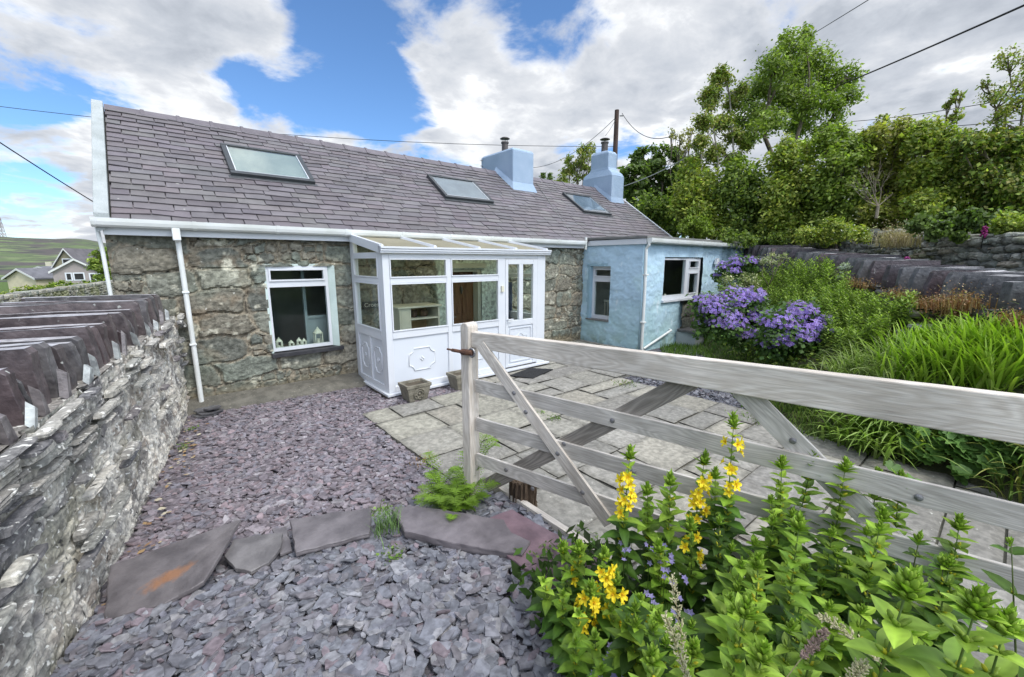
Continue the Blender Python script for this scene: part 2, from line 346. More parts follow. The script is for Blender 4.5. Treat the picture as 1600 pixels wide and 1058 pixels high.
M_slab = mat('riven_slate', (.17, .158, .165), (.095, .088, .094), 7, 10, .35, .65, .42, .8, 18, .01, vcol=True, spec=.45)
M_coping = mat('coping_slate', (1.15, 1.15, 1.15), (.55, .54, .56), 14, 10, .36, .64, .45, .6, 30, .012, vcol=True, spec=.6, speck=[((.42, .43, .40), 18, .69, .75)])
M_chip = mat('slate_chip', (1.18, 1.18, 1.17), (.66, .66, .66), 30, 7, .36, .64, .5, .4, 90, .004, vcol=True, spec=.35)
M_flag = mat('flagstone', (.98, .95, .91), (.66, .645, .615), 22, 12, .38, .62, .85, .9, 16, .02, vcol=True, speck=[((.5, .5, .44), 30, .68, .75)], bstretch=(1, .4, 1))
M_earth = mat('earth', (.11, .09, .065), (.05, .042, .03), 12, 6, .3, .7, 1, .8, 30, .02)
M_upvc = mat('white_frame', (.65, .67, .70), (.60, .625, .66), 2, 4, .3, .7, .35, spec=.4)
M_panelw = mat('white_panel', (.64, .67, .72), (.60, .635, .68), 1.5, 5, .3, .7, .3, spec=.4)
M_gut = mat('white_gutter', (.76, .78, .77), (.62, .64, .60), 3, 6, .35, .75, .4, spec=.4)
M_render = mat('white_render', (.38, .41, .41), (.29, .315, .31), 4, 8, .35, .7, .9, .6, 60, .01, speck=[((.25, .25, .22), 9, .72, .8)])
M_blue = mat('blue_render', (1.2, 1.17, 1.15), (1.06, 1.07, 1.08), 2.5, 8, .3, .7, .85, .8, 14, .012, vcol=True)
M_chim = mat('chimney_render', (.35, .445, .57), (.29, .385, .51), 3, 9, .3, .7, .9, .9, 70, .014)
M_leadg = mat('lead_grey', (.20, .20, .19), (.14, .14, .135), 5, 5, .3, .7, .6)
M_velux = mat('dark_frame', (.055, .06, .065), (.035, .04, .042), 8, 4, .3, .7, .4, spec=.5)
M_glass = glass_mat('window_glass', (.93, .97, .95), 1.0)
M_pglass = glass_mat('porch_glass', (.96, .99, .97), .7)
M_dark = mat('dark_room', (.035, .035, .035), (.02, .02, .02), 2, 3)
M_room = mat('room_wall', (.30, .32, .30), (.22, .23, .22), 2, 3)
M_blind = mat('skylight_blind', (.36, .385, .36), (.30, .325, .305), 2, 3, rough=.7)
M_flue = mat('flue_metal', (.09, .075, .07), (.05, .042, .04), 14, 4, rough=.5, spec=.5)
M_terra = mat('flue_pot', (.07, .05, .045), (.04, .03, .03), 10, 4)
M_wood = wood_mat('weathered_wood', (.56, .50, .43), (.70, .645, .575), (.29, .245, .205))
M_wood2 = wood_mat('weathered_wood_grey', (.47, .435, .385), (.63, .59, .535), (.25, .22, .195))
M_wood3 = wood_mat('weathered_wood_dark', (.22, .195, .165), (.34, .305, .265), (.10, .09, .08))
M_rust = mat('rusty_iron', (.15, .075, .045), (.06, .035, .03), 30, 6, rough=.9, bump=.5, bscale=80)
M_iron = mat('galvanised_bolt', (.30, .30, .31), (.18, .17, .17), 30, 4, rough=.5, metal=.6)
# ================================================================== COTTAGE
EAV_V, EAV_Z, PIT = 6.6, 2.40, .704
def roofz(v): return EAV_Z + (v - EAV_V) * PIT
RIDGE_V = 9.12
cot = empty('cottage', (5.5, 8.5, 0), 'long stone and pale blue painted cottage with a slate roof and two chimneys', 'cottage')
STONEC = [(.135, .14, .12), (.175, .18, .155), (.115, .12, .108), (.195, .185, .155), (.155, .17, .15), (.21, .20, .168), (.135, .148, .135), (.16, .15, .125)]
def stone_fn(U0):
    def fn(s, z):
        u = s + U0
        uw = u + (fbm(u * 2.3, z * 2.3, 3) - .5) * .28; zw = z + (fbm(u * 1.7, z * 2.1, 9) - .5) * .22
        uw = uw + (fbm(u * 11, z * 11, 33, 3) - .5) * .045; zw = zw + (fbm(u * 11, z * 11, 34, 3) - .5) * .035; f1, f2, i = vor(uw, zw, .60, .30, .33, 4.5, 4); e = f2 - f1
        g1, g2, gi = vor(uw, zw, .17, .11, .3, 2.5, 14)
        small = (i > .80); e = np.where(small, np.minimum(e, (g2 - g1) * .7), e); i2 = np.where(small, gi, (i * 7.31) % 1)
        n = fbm(u * 9, z * 9, 21, 5); n2 = fbm(u * 32, z * 32, 31, 3)
        rk = np.abs(fbm(u * 3.2 + i * 9, z * 6.5, 61, 4) - .5) * 2; h = ss(.03, .12, e) * .032 * (.5 + i2) + (n - .5) * .025 + (n2 - .5) * .012 - rk * .020 + (np.floor(fbm(u * 3, z * 9, 19, 3) * 7) / 7 - .5) * .02
        c = pal(i2, STONEC) * (.80 + .4 * n)[..., None]
        lay = fbm(u * 5, z * 26, 77, 4)
        c = c * (.8 + .4 * lay)[..., None]
        mort = 1 - ss(.045, .10, e + (n2 - .5) * .05)
        c = lerp(c, np.array([.245, .215, .17]) * (.7 + .6 * n2)[..., None], mort * .9)
        gap = (1 - ss(.0, .03, e)) * ss(.44, .56, fbm(u * 4, z * 4, 55))
        c = lerp(c, np.array([.035, .03, .025]), gap)
        # ochre stains, green tint, pale lichen
        och = ss(.56, .70, fbm(u * 1.6, z * 3.2, 91)) * ss(.4, .6, fbm(u * 8, z * 8, 92)); c = lerp(c, np.array([.30, .17, .075]), och * .16)
        li = ss(.69, .75, fbm(u * 7, z * 7, 41, 5)); c = lerp(c, np.array([.48, .47, .40]), li * .8)
        gr = ss(.5, .68, fbm(u * 1.3, z * 1.8, 47)); c = lerp(c, np.array([.17, .21, .175]) * (.6 + .8 * n)[..., None], gr * .28)
        base = ss(.28, .08, z + (n - .5) * .2); c = lerp(c, np.array([.20, .17, .12]) * (.6 + .7 * n2)[..., None], base * .8)
        h = h * (1 - base * .7)
        # old plaster round the front door
        w = (fbm(u * 6, z * 6, 63) - .5) * .25
        pl = (ss(3.76, 3.84, u + w * .6) * ss(5.5, 5.4, u)) * ss(1.98, 1.9, z + w * .5); pl = pl * (z > 0)
        c = lerp(c, np.array([.50, .58, .55]) * (.9 + .2 * n)[..., None], pl); h = h * (1 - pl) + pl * .03
        return h, c
    return fn
WV = 6.70
mb = MB(); V, F, C_ = field((-.42, WV, 0), (1, 0, 0), (0, -1, 0), 8.20, -.05, 2.33, .018, stone_fn(-.42),
    holes=[(1.13 + .42, 2.03 + .42, .56, 1.83), (4.08 + .42, 4.78 + .42, -.1, 1.76)]); mb.add(V, F, C_)
mb.build('stone_wall', M_stone, cot, smooth=False)
mb = MB()   # gable end, back and inner leaves of the main range
mb.box(-.42, -.12, WV + .005, 11.4, -.3, 2.3, (.2, .2, .17)); mb.prism([(-.42, WV + .1, 2.301), (-.42, 11.4, 2.301), (-.42, 9.12, 4.0)], (.3, 0, 0), (.2, .2, .17))
mb.box(-.12, 11.9, 11.1, 11.4, -.3, 2.3, (.2, .2, .17))
mb.box(11.6, 11.9, WV + .01, 11.099, -.3, 2.3, (.4, .5, .55)); mb.prism([(11.6, WV + .1, 2.301), (11.6, 11.4, 2.301), (11.6, 9.12, 4.0)], (.3, 0, 0), (.4, .5, .55))
mb.build('rear_wall', M_stone, cot)
mb = MB(); mb.box(-.1, 11.5, 8.6, 8.7, 0, 2.28); mb.box(-.11, 11.59, 6.95, 11.09, -.02, 0.0); mb.box(-.11, 11.59, 6.95, 11.09, 2.2, 2.29)
mb.box(3.2, 3.28, 6.96, 8.6, 0, 2.199); mb.box(5.4, 5.48, 6.96, 8.6, 0, 2.199)
mb.build('interior', M_room, cot)
# ---- roof
roof = MB(); r = np.random.default_rng(5)
sl_ = math.hypot(1, PIT); dv, dz = 1 / sl_, PIT / sl_; nv, nz = -PIT / sl_, 1 / sl_
Ltot = (RIDGE_V - EAV_V + .06) * sl_; rows = 22; ex = Ltot / rows; U0, U1 = -.335, 11.93
SK = [(.98, 2.14, 7.66, 8.40), (4.60, 5.81, 7.66, 8.37), (8.83, 10.02, 7.70, 8.46)]
def chim_at(u, v): return (7.12 < u < 7.7 and v > 8.48) or (11.1 < u < 11.6 and v > 8.55)
for k in range(rows):
    s0 = k * ex - .05; u = U0 + (0 if k % 2 else -.18) + r.uniform(-.02, .02)
    while u < U1:
        w = .36 + r.normal(0, .022); a, b = max(u, U0) + .0055, min(u + w, U1) - .0055; u += w
        if b - a < .05: continue
        vm = EAV_V - .06 + (s0 + ex * .5) * dv
        skip = chim_at((a + b) / 2, vm)
        if skip: continue
        t = .009 + r.uniform(0, .004); lift = .012 + r.uniform(0, .006); L_ = ex + .09; ang = r.normal(0, .006)
        wave = .022 * (vn(np.array([a * .5]), np.array([k * .13]), 8)[0] - .5)
        c = np.array((.205, .188, .200)) * r.uniform(.87, 1.12) * (1 + r.uniform(-.03, .03, 3))
        if r.random() < .07: c = c * .8
        if r.random() < .05: c = np.array((.215, .205, .205)) * r.uniform(.9, 1.15)
        def P(x, s, h):
            v = EAV_V - .06 + s * dv + nv * h; return (x, v, EAV_Z - .06 * PIT + s * dz + nz * h + wave)
        j0, j1 = s0 + r.normal(0, .005), s0 + r.normal(0, .005)
        if k == 0: lift += .004
        nick = r.random() < .12
        bl = [P(a, j0 + (.025 if nick else 0), lift), P(b, j1 + ang * 2, lift)]
        vs = bl + [P(b, s0 + L_, -.004), P(a, s0 + L_, -.004)] + [P(a, j0 + (.025 if nick else 0), lift + t), P(b, j1 + ang * 2, lift + t), P(b, s0 + L_, .003), P(a, s0 + L_, .003)]
        roof.add(vs, [(3, 2, 1, 0), (4, 5, 6, 7), (0, 1, 5, 4), (1, 2, 6, 5), (3, 0, 4, 7)], c)
roof.prism([(U0, EAV_V - .03, roofz(EAV_V - .03) - .02), (U0, RIDGE_V, roofz(RIDGE_V) - .02), (U0, 11.7, roofz(EAV_V - .03) - .02), (U0, 11.7, roofz(EAV_V) - .08), (U0, RIDGE_V, roofz(RIDGE_V) - .10), (U0, EAV_V - .03, roofz(EAV_V - .03) - .08)], (U1 - U0, 0, 0), (.06, .055, .06))
rf = roof.build('roof', M_slate, cot)
mb = MB(); zr = roofz(RIDGE_V); u = U0   # ridge tiles
def ridge_run(u, ue):
    k = 0
    while u < ue - .1:
        e = min(u + .44, ue); c = np.array((.19, .17, .19)) * rnd.uniform(.85, 1.15); l = rnd.uniform(0, .006)
        for (a, b, g) in ((u, e, 0), (e - .035, e + .012, .014)):
            q = [(a, RIDGE_V - .15 - g, zr - .085 + l), (a, RIDGE_V - .05, zr + .012 + g + l), (a, RIDGE_V, zr + .035 + g + l), (a, RIDGE_V + .05, zr + .012 + g + l), (a, RIDGE_V + .15 + g, zr - .085 + l)]
            mb.prism(q + [(a, RIDGE_V, zr - .05)], (b - a, 0, 0), c)
        u = e
ridge_run(U0, 7.05); mb.build('ridge_tiles', M_slate, rf)
mb = MB(); ridge_run(7.78, 11.02); mb.build('ridge_tiles', M_slate, rf)
mb = MB(); mb.prism([(0, 0, 0), (.03, 0, 0), (.03, 0, .012), (0, 0, .012)], (1, 1, 1)); mb = MB()
p0 = Vector((8.23, 8.84, roofz(8.84) + .028)); p1 = Vector((7.33, 6.62, roofz(6.62) + .028)); mb.tube([p0, p0.lerp(p1, .5), p1], .011, 5, (.3, .3, .3))
mb.build('roof_seam', M_leadg, rf)
# verges
mb = MB(); z0 = roofz(6.55); z1 = roofz(RIDGE_V)
mb.prism([(-.47, 6.52, z0 + .055), (-.345, 6.52, z0 + .055), (-.345, 6.52, z0 - .10), (-.47, 6.52, z0 - .16)], (0, RIDGE_V - 6.52, z1 - z0 + .02))
mb.prism([(-.47, 11.7, z0 + .055), (-.345, 11.7, z0 + .055), (-.345, 11.7, z0 - .10), (-.47, 11.7, z0 - .10)], (0, RIDGE_V - 11.7, z1 - z0))
mb.build('verge', M_render, cot, bevel=.006)
mb = MB()
mb.prism([(11.94, 6.52, roofz(6.52) + .03), (12.02, 6.52, roofz(6.52) + .03), (12.02, 6.52, roofz(6.52) - .12), (11.94, 6.52, roofz(6.52) - .12)], (0, RIDGE_V - 6.52, (RIDGE_V - 6.52) * PIT))
mb.build('verge', M_upvc, cot)
# gutter & fascia
def gutter(name, path, parent, r_=.055):
    mb = MB(); pr = [(-r_, .035), (-r_ - .006, .04), (-r_ * 1.02, 0), (-r_ * .8, -.035), (-r_ * .3, -.055), (r_ * .4, -.055), (r_ * .9, -.03), (r_, .035), (r_ * .85, .035), (r_ * .7, -.02), (0, -.04), (-r_ * .8, -.02)]
    a, b = Vector(path[0]), Vector(path[1]); d = (b - a); side = d.cross(Vector((0, 0, 1))).normalized()
    mb.prism([a - side * x + Vector((0, 0, z)) for x, z in pr], d)
    n = max(2, int(d.length / .9))
    for i in range(n + 1):
        c = a + d * min(.997, max(.003, i / n)); dd = d.normalized() * .02
        mb.prism([c - dd - side * x * 1.09 + Vector((0, 0, z * 1.1)) for x, z in pr[:8]], dd * 2)
    return mb.build(name, M_gut, parent)
g1 = gutter('gutter', ((-.50, 6.50, 2.325), (7.60, 6.50, 2.31)), cot)
mb = MB(); mb.box(-.42, 7.74, 6.565, 6.64, 2.19, 2.37); mb.build('fascia', M_upvc, cot, bevel=.003)
def downpipe(segs, parent, rr=.034, square=False):
    mb = MB(); mb.tube(segs, rr, 12); o = mb.build('downpipe', M_gut, parent, smooth=False); return o
dp = downpipe([(.215, 6.50, 2.28), (.215, 6.51, 2.2), (.225, 6.58, 2.12), (.23, 6.60, 1.5), (.235, 6.60, .06)], cot, .029)
mb = MB(); mb.box(.175, .255, 6.46, 6.54, 2.14, 2.29); mb.build('hopper', M_gut, dp, bevel=.01)
for z in (1.52, .86): mb = MB(); mb.box(.193, .267, 6.562, 6.66, z - .012, z + .012); mb.build('bracket', M_gut, dp, bevel=.006)
downpipe([(-.47, 6.62, 2.33), (-.455, 6.64, 2.0), (-.44, 6.64, .3)], cot, .02)
# ---- windows
def window(parent, x0, x1, z0, z1, plane, axis, bars, fw=.05, dep=.07, name='window', out=-1, sill=None):
    """axis 'u': lies in plane v=plane facing -v. axis 'v': lies in plane u=plane facing -u. bars: list of openings (x0,x1,z0,z1,sash)"""
    def bx(m, a, b, d0, d1, c, d):
        if axis == 'u': m.box(a, b, plane + d0, plane + d1, c, d)
        else: m.box(plane + d0, plane + d1, a, b, c, d)
    cuts_x = sorted({x0, x1, *[b[0] for b in bars], *[b[1] for b in bars]}); cuts_z = sorted({z0, z1, *[b[2] for b in bars], *[b[3] for b in bars]})
    m = MB()
    for i in range(len(cuts_x) - 1):       # merge vertical runs of solid cells into frame members
        run = None
        for j in range(len(cuts_z)):
            solid = False
            if j < len(cuts_z) - 1:
                cx, cz = (cuts_x[i] + cuts_x[i + 1]) / 2, (cuts_z[j] + cuts_z[j + 1]) / 2
                solid = not any(b[0] < cx < b[1] and b[2] < cz < b[3] for b in bars)
            if solid and run is None: run = cuts_z[j]
            if not solid and run is not None:
                bx(m, cuts_x[i], cuts_x[i + 1], 0, dep, run, cuts_z[j]); run = None
    w = m.build(name, M_upvc, parent)
    for b in bars:
        if b[4]:                        # a raised opening sash
            m = MB(); t = .022; a0, a1, c0, c1 = b[0] - .016, b[1] + .016, b[2] - .016, b[3] + .016
            for (p, q, e, f) in ((a0, a1, c1 - t, c1), (a0, a1, c0, c0 + t), (a0, a0 + t, c0 + t, c1 - t), (a1 - t, a1, c0 + t, c1 - t)): bx(m, p, q, -.018, .03, e, f)
            m.build('sash', M_upvc, w)
        m = MB(); bx(m, b[0] - .004, b[1] + .004, dep * .45, dep * .45 + .006, b[2] - .004, b[3] + .004); m.build('pane', M_glass, w)
    if sill: m = MB(); bx(m, *sill); m.build('sill', M_upvc if sill[-1] > 900 else M_leadg, w, bevel=.004)
    return w
w1 = window(cot, 1.14, 1.955, .62, 1.83, 6.69, 'u', [(1.185, 1.895, 1.635, 1.775, 1), (1.165, 1.915, .665, 1.535, 0)])
mb = MB(); mb.box(1.10, 2.09, 6.60, 6.80, .545, .602); mb.build('sill', mat('slate_sill', (.05, .05, .055), (.03, .03, .035), 12, 4, rough=.5, bump=.4), w1, bevel=.004)
mb = MB(); mb.prism([(1.958, 6.72, .61), (2.045, 6.645, .60), (2.06, 6.70, .60), (2.06, 6.9, .60), (1.958, 6.9, .61)], (0, 0, 1.235)); mb.box(1.11, 1.138, 6.68, 6.9, .605, 1.83); mb.box(1.11, 2.04, 6.69, 6.9, 1.832, 1.86)
mb.build('reveal', mat('pale_reveal', (.60, .70, .66), (.52, .62, .58), 5, 5, rough=.8, bump=.3), w1)
# room behind the stone window: white side frame, pale curtain, red chair back, seat
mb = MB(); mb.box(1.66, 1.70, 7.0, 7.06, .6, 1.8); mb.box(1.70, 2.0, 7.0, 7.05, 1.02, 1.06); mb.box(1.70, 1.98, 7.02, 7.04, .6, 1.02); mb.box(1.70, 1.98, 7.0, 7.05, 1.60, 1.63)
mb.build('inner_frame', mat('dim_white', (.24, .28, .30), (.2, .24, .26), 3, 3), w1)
mb = MB(); mb.box(1.2, 3.0, 6.93, 7.3, .57, .60); mb.build('window_board', mat('window_board', (.10, .08, .06), (.06, .05, .04), 4, 4), w1)
lan_m = mat('lantern_cream', (.58, .58, .50), (.46, .46, .38), 20, 4, rough=.6)
def lantern(u, v, w, h, lab, big=False):
    t = empty('lantern', (u, v, .602), lab, 'lantern', 'lanterns on the window board'); b = MB(); z = .602
    b.box(u - w, u + w, v - w, v + w, z, z + .02)
    for a in (-1, 1):
        for c in (-1, 1): b.box(u + a * w * .85 - .006, u + a * w * .85 + .006, v + c * w * .85 - .006, v + c * w * .85 + .006, z + .02, z + h * .68)
    b.box(u - w * .95, u + w * .95, v - w * .95, v + w * .95, z + h * .64, z + h * .70)
    if not big:
        for s_ in (-.5, 0.5): b.box(u + s_ * w - .004, u + s_ * w + .004, v - w * .9, v - w * .84, z + .02, z + h * .66)
        b.box(u - w * .9, u + w * .9, v - w * .9, v - w * .84, z + h * .3, z + h * .34)
    b.build('frame', lan_m, t)
    b = MB(); n = 8; rr = [(w * 1.15, .68), (w * 1.0, .72), (w * .75, .80), (w * .45, .87), (w * .3, .88), (w * .3, .92), (w * .12, .96), (w * .1, 1.0)]
    vs = [(u + r_ * math.cos(k * math.pi / 4 + math.pi / 8), v + r_ * math.sin(k * math.pi / 4 + math.pi / 8), z + h * q) for r_, q in rr for k in range(n)]
    b.add(vs, [(i * n + k, i * n + (k + 1) % n, (i + 1) * n + (k + 1) % n, (i + 1) * n + k) for i in range(len(rr) - 1) for k in range(n)] + [tuple(range((len(rr) - 1) * n, len(rr) * n))]); b.build('roof', lan_m, t)
    b = MB(); b.tube([(u, v, z + .02), (u, v, z + h * .38)], w * .38, 10); b.build('candle', lan_m, t)
lantern(1.245, 6.86, .042, .20, 'cream lantern with pointed roof, leftmost on the window board')
lantern(1.405, 6.86, .034, .14, 'small round-topped cream lantern, second from left on the window board')
lantern(1.515, 6.86, .034, .165, 'small cream lantern just left of the one it touches, middle of the board')
lantern(1.585, 6.87, .03, .145, 'smallest cream lantern pressed against the right side of another')
lantern(1.79, 6.86, .06, .30, 'large open white lantern at the right end of the window board', True)
# ---- skylights
for (a, b, v0, v1) in SK:
    def P(u, v, h): return Vector((u, v + nv * h, roofz(v) + nz * h))
    t = MB()
    def bar(u0, u1, va, vb, h0, h1): t.add([P(u, v, h) for u in (u0, u1) for v in (va, vb) for h in (h0, h1)], [(0, 1, 3, 2), (4, 6, 7, 5), (0, 4, 5, 1), (2, 3, 7, 6), (0, 2, 6, 4), (1, 5, 7, 3)])
    fw = .07
    bar(a, b, v0 - .045, v0 + .02, 0, .075); bar(a, b, v1 - .04, v1, 0, .085); bar(a, a + fw, v0 + .021, v1 - .041, 0, .08); bar(b - fw, b, v0 + .021, v1 - .041, 0, .08)
    bar(a - .03, b + .03, v0 - .10, v0 - .046, .0, .03)
    f = t.build('skylight', M_velux, cot, bevel=.006)
    t = MB(); bar(a + fw + .012, b - fw - .012, v0 + .03, v1 - .05, .066, .070); t.build('pane', glass_mat('skylight_glass', (.96, .99, .975), 2.6), f)
    t = MB(); bar(a + fw, b - fw, v0 + .021, v1 - .041, .046, .050); t.build('blind', M_blind if a < 2 else mat('skylight_sky_tint', (.20, .24, .29), (.11, .14, .18), 2, 3), f)  # the other two blinds are tinted blue-grey, a sky reflection put into the colour
    t = MB()
    for (p, q, vs0, vs1) in ((a + fw, a + fw + .012, v0 + .021, v1 - .041), (b - fw - .012, b - fw, v0 + .021, v1 - .041), (a + fw + .013, b - fw - .013, v0 + .021, v0 + .03)): bar(p, q, vs0, vs1, .05, .07)
    t.build('inner_trim', M_upvc, f)
# ---- chimneys
def stack(x0, x1, y0, y1, zt, m, x_inset=0, z0=None, crown=.05, flare=.05):
    b = MB()
    lv = [(0, -.02, 0)] ; rings = []
    zb = z0 if z0 is not None else roofz(y0) - .4
    zs = [(zb, 0), (zt, 0), (zt + crown * .55, .03), (zt + crown * .9, .10), (zt + crown, .2)]
    for z, ins in zs: rings.append([(x0 + ins, y0 + ins * 1.3, z), (x1 - ins, y0 + ins * 1.3, z), (x1 - ins, y1 - ins * 1.3, z), (x0 + ins, y1 - ins * 1.3, z)])
    vs = [p for r_ in rings for p in r_]
    fs = [(i * 4 + k, i * 4 + (k + 1) % 4, i * 4 + 4 + (k + 1) % 4, i * 4 + 4 + k) for i in range(len(rings) - 1) for k in range(4)] + [tuple(range((len(rings) - 1) * 4, len(rings) * 4))]
    b.add(vs, fs)
    if flare:   # mortar skirt following the slope
        f = flare
        b.add([(x0 - f, y0 - f * 1.6, roofz(y0 - f * 1.6) + .018), (x1 + f, y0 - f * 1.6, roofz(y0 - f * 1.6) + .018), (x1 + .002, y0 - .002, roofz(y0) + .16), (x0 - .002, y0 - .002, roofz(y0) + .16),
               (x0 - f, RIDGE_V, roofz(RIDGE_V) + .03), (x0 - .002, RIDGE_V, roofz(RIDGE_V) + .14), (x1 + f, RIDGE_V, roofz(RIDGE_V) + .03), (x1 + .002, RIDGE_V, roofz(RIDGE_V) + .14)],
              [(0, 1, 2, 3), (4, 0, 3, 5), (1, 6, 7, 2)])
    return b
def cowl(u, v, z, parent, r_=.075, h=.17):
    b = MB(); b.tube([(u, v, z - .04), (u, v, z + h)], [r_, r_ * .95], 16); f = b.build('flue', M_flue, parent, smooth=False)
    b = MB(); b.tube([(u, v, z + h - .02), (u, v, z + h + .015)], [r_ * 1.18, r_ * 1.18], 16)
    for k in range(4): a = k * math.pi / 2 + .6; b.tube([(u + r_ * .9 * math.cos(a), v + r_ * .9 * math.sin(a), z + h), (u + r_ * .9 * math.cos(a), v + r_ * .9 * math.sin(a), z + h + .10)], .006, 5)
    b.tube([(u, v, z + h + .09), (u, v, z + h + .10), (u, v, z + h + .125), (u, v, z + h + .145)], [r_ * 1.5, r_ * 1.5, r_ * 1.0, .01], 16)
    b.build('cowl', M_flue, f)
b = stack(7.06, 7.76, 8.44, 9.78, 4.62, M_chim, crown=.08, flare=.06); ch = b.build('chimney', M_chim, cot, bevel=.02)
cowl(7.30, 9.05, 4.70, ch, .085, .22)
mb = MB()
for z in (4.42, 4.56): mb.tube([(7.06, 9.70, z), (7.0, 9.72, z)], .012, 5)
mb.build('iron_bracket', M_iron, ch)
b = stack(11.03, 11.64, 8.44, 9.62, 4.50, M_chim, crown=0.0, flare=.03)
rings = [(11.03, 11.64, 8.44, 9.62, 4.50), (11.06, 11.62, 8.50, 9.58, 4.60), (11.09, 11.56, 8.62, 9.40, 4.70), (11.10, 11.54, 8.66, 9.36, 4.78), (11.10, 11.54, 8.66, 9.36, 5.20), (11.13, 11.51, 8.72, 9.30, 5.27), (11.2, 11.44, 8.85, 9.15, 5.30)]
vs = [(x, y, z) for (a0, a1, c0, c1, z) in rings for x, y in ((a0, c0), (a1, c0), (a1, c1), (a0, c1))]
b.add(vs, [(i * 4 + k, i * 4 + (k + 1) % 4, i * 4 + 4 + (k + 1) % 4, i * 4 + 4 + k) for i in range(len(rings) - 1) for k in range(4)] + [tuple(range(24, 28))])
ch = b.build('chimney', M_chim, cot, bevel=.02); cowl(11.32, 9.0, 5.28, ch, .105, .30)
# ---- front door (inside the porch)
M_door = mat('brown_door', (.20, .105, .055), (.10, .05, .028), 3, 6, .3, .7, .5, .3, 40, .004, stretch=(6, 6, 1))
mb = MB(); mb.box(4.14, 4.72, 6.86, 6.90, .02, 1.70); 
for (a, c, e, f) in ((4.2, 4.4, .15, .75), (4.46, 4.66, .15, .75), (4.2, 4.4, .9, 1.6), (4.46, 4.66, .9, 1.6)): mb.box(a, c, 6.845, 6.859, e, f)
fd = mb.build('front_door', M_door, cot, bevel=.004)
mb = MB(); mb.tube([(4.21, 6.82, .85), (4.21, 6.80, .85), (4.27, 6.80, .85)], .01, 8); mb.build('handle', M_iron, fd)
mb = MB(); mb.tube([(4.43, 6.835, 1.42), (4.43, 6.83, 1.36), (4.43, 6.835, 1.28)], [.02, .03, .015], 8); mb.build('door_knocker', M_flue, fd)
mb = MB(); mb.box(4.08, 4.14, 6.70, 6.92, .0, 1.76); mb.box(4.72, 4.80, 6.70, 6.92, 0, 1.76); mb.box(4.141, 4.719, 6.70, 6.92, 1.70, 1.76); mb.box(4.05, 4.86, 6.63, 6.70, 1.77, 1.86)
mb.build('door_frame', mat('cream_frame', (.52, .54, .46), (.46, .48, .40), 3, 4), fd)
# ================================================================== blue painted wing (part of the cottage)
EU, EV = 7.76, 5.045
def blue_fn(sd_, lo=.0):
    def fn(s, z):
        n = fbm(s * 3 + sd_, z * 3, 5, 5); n2 = fbm(s * 14 + sd_, z * 14, 6, 4); sc = fbm(s * 5 + (n2 * .6) + sd_, z * 9, 8, 3)
        h = (n - .5) * .05 + (n2 - .5) * .016 + ss(.5, .56, sc) * .006
        c = np.array([.385, .53, .64]) * (.90 + .2 * n)[..., None]
        gr = ss(1.3, .2, z + (n - .5) * 1.4); c = lerp(c, np.array([.32, .48, .50]), gr * .75)
        tq = ss(.55, .7, fbm(s * 1.5 + sd_, z * 2, 12)) ; c = lerp(c, np.array([.40, .56, .60]), tq * .6)
        al = ss(.35, .0, z) * ss(.4, .6, fbm(s * 5, z * 4, 99)); c = lerp(c, np.array([.20, .28, .22]), al * .7)
        wr = ss(.74, .78, fbm(s * 11 + sd_, z * 6, 77)); c = lerp(c, np.array([.62, .70, .74]), wr * .5)
        return h, c
    return fn
mb = MB()
V, F, C_ = field((EU, EV, 0), (0, 1, 0), (-1, 0, 0), WV - EV - .005, -.05, 2.27, .02, blue_fn(0), holes=[(5.865 - EV, 6.52 - EV, .56, 1.79)]); mb.add(V, F, C_)
V, F, C_ = field((EU + .0, EV, 0), (1, 0, 0), (0, -1, 0), 5.3, -.05, 2.27, .02, blue_fn(7), holes=[(8.56 - EU, 10.33 - EU, 1.02, 1.985)]); mb.add(V, F, C_)
mb.tube([(EU + .01, EV + .005, -.05), (EU + .008, EV + .008, 2.27)], .025, 10, (.36, .52, .60))
mb.build('blue_wall', M_blue, cot, smooth=True)
mb = MB(); mb.box(13.06 - .3, 13.05, EV + .03, 8.2, -.3, 2.3, (.36, .5, .6)); mb.box(11.91, 12.75, 7.9, 8.2, -.3, 2.3, (.36, .5, .6)); mb.build('rear_wall', M_blue, cot)
mb = MB(); mb.box(7.80, 12.7, 6.66, 6.69, 0, 2.2); mb.box(7.80, 12.7, EV + .05, 6.69, -.02, 0.0); mb.box(7.80, 12.7, EV + .05, 6.69, 2.2, 2.25); mb.build('interior', M_room, cot)
mb = MB()   # flat roof, grey edge trims
mb.prism([(EU - .07, EV - .10, 2.36), (13.02, EV - .10, 2.36), (13.02, 8.3, 2.38), (11.9, 8.3, 2.38), (11.9, 6.62, 2.38), (EU - .07, 6.62, 2.38)], (0, 0, .05))
mb.build('flat_roof', M_leadg, cot, bevel=.004)
mb = MB(); mb.box(EU - .05, EU - .01, EV - .07, 6.60, 2.245, 2.358); mb.box(EU + .0, 12.99, EV - .07, EV - .03, 2.25, 2.358); mb.build('fascia', M_upvc, cot, bevel=.003)
gutter('gutter', ((EU - .05, EV - .14, 2.32), (13.05, EV - .14, 2.30)), cot, .05)
d = downpipe([(EU - .03, EV - .13, 2.28), (EU - .03, EV - .12, 2.22), (EU - .02, EV - .06, 2.15), (EU + .02, EV - .055, 1.2), (EU + .02, EV - .055, .06), (EU + .03, EV - .06, .02)], cot, .03)
for z in (1.62, .62): mb = MB(); mb.box(EU - .03, EU + .07, EV - .10, EV - .01, z - .015, z + .015); mb.build('bracket', M_gut, d, bevel=.005)
downpipe([(EU + .06, EV - .08, .05), (EU + 1.15, EV - .075, .335), (EU + 1.20, EV + .02, .345)], cot, .025)
downpipe([(EU - .10, 6.53, 2.44), (EU - .10, 6.53, 2.16)], cot, .03)
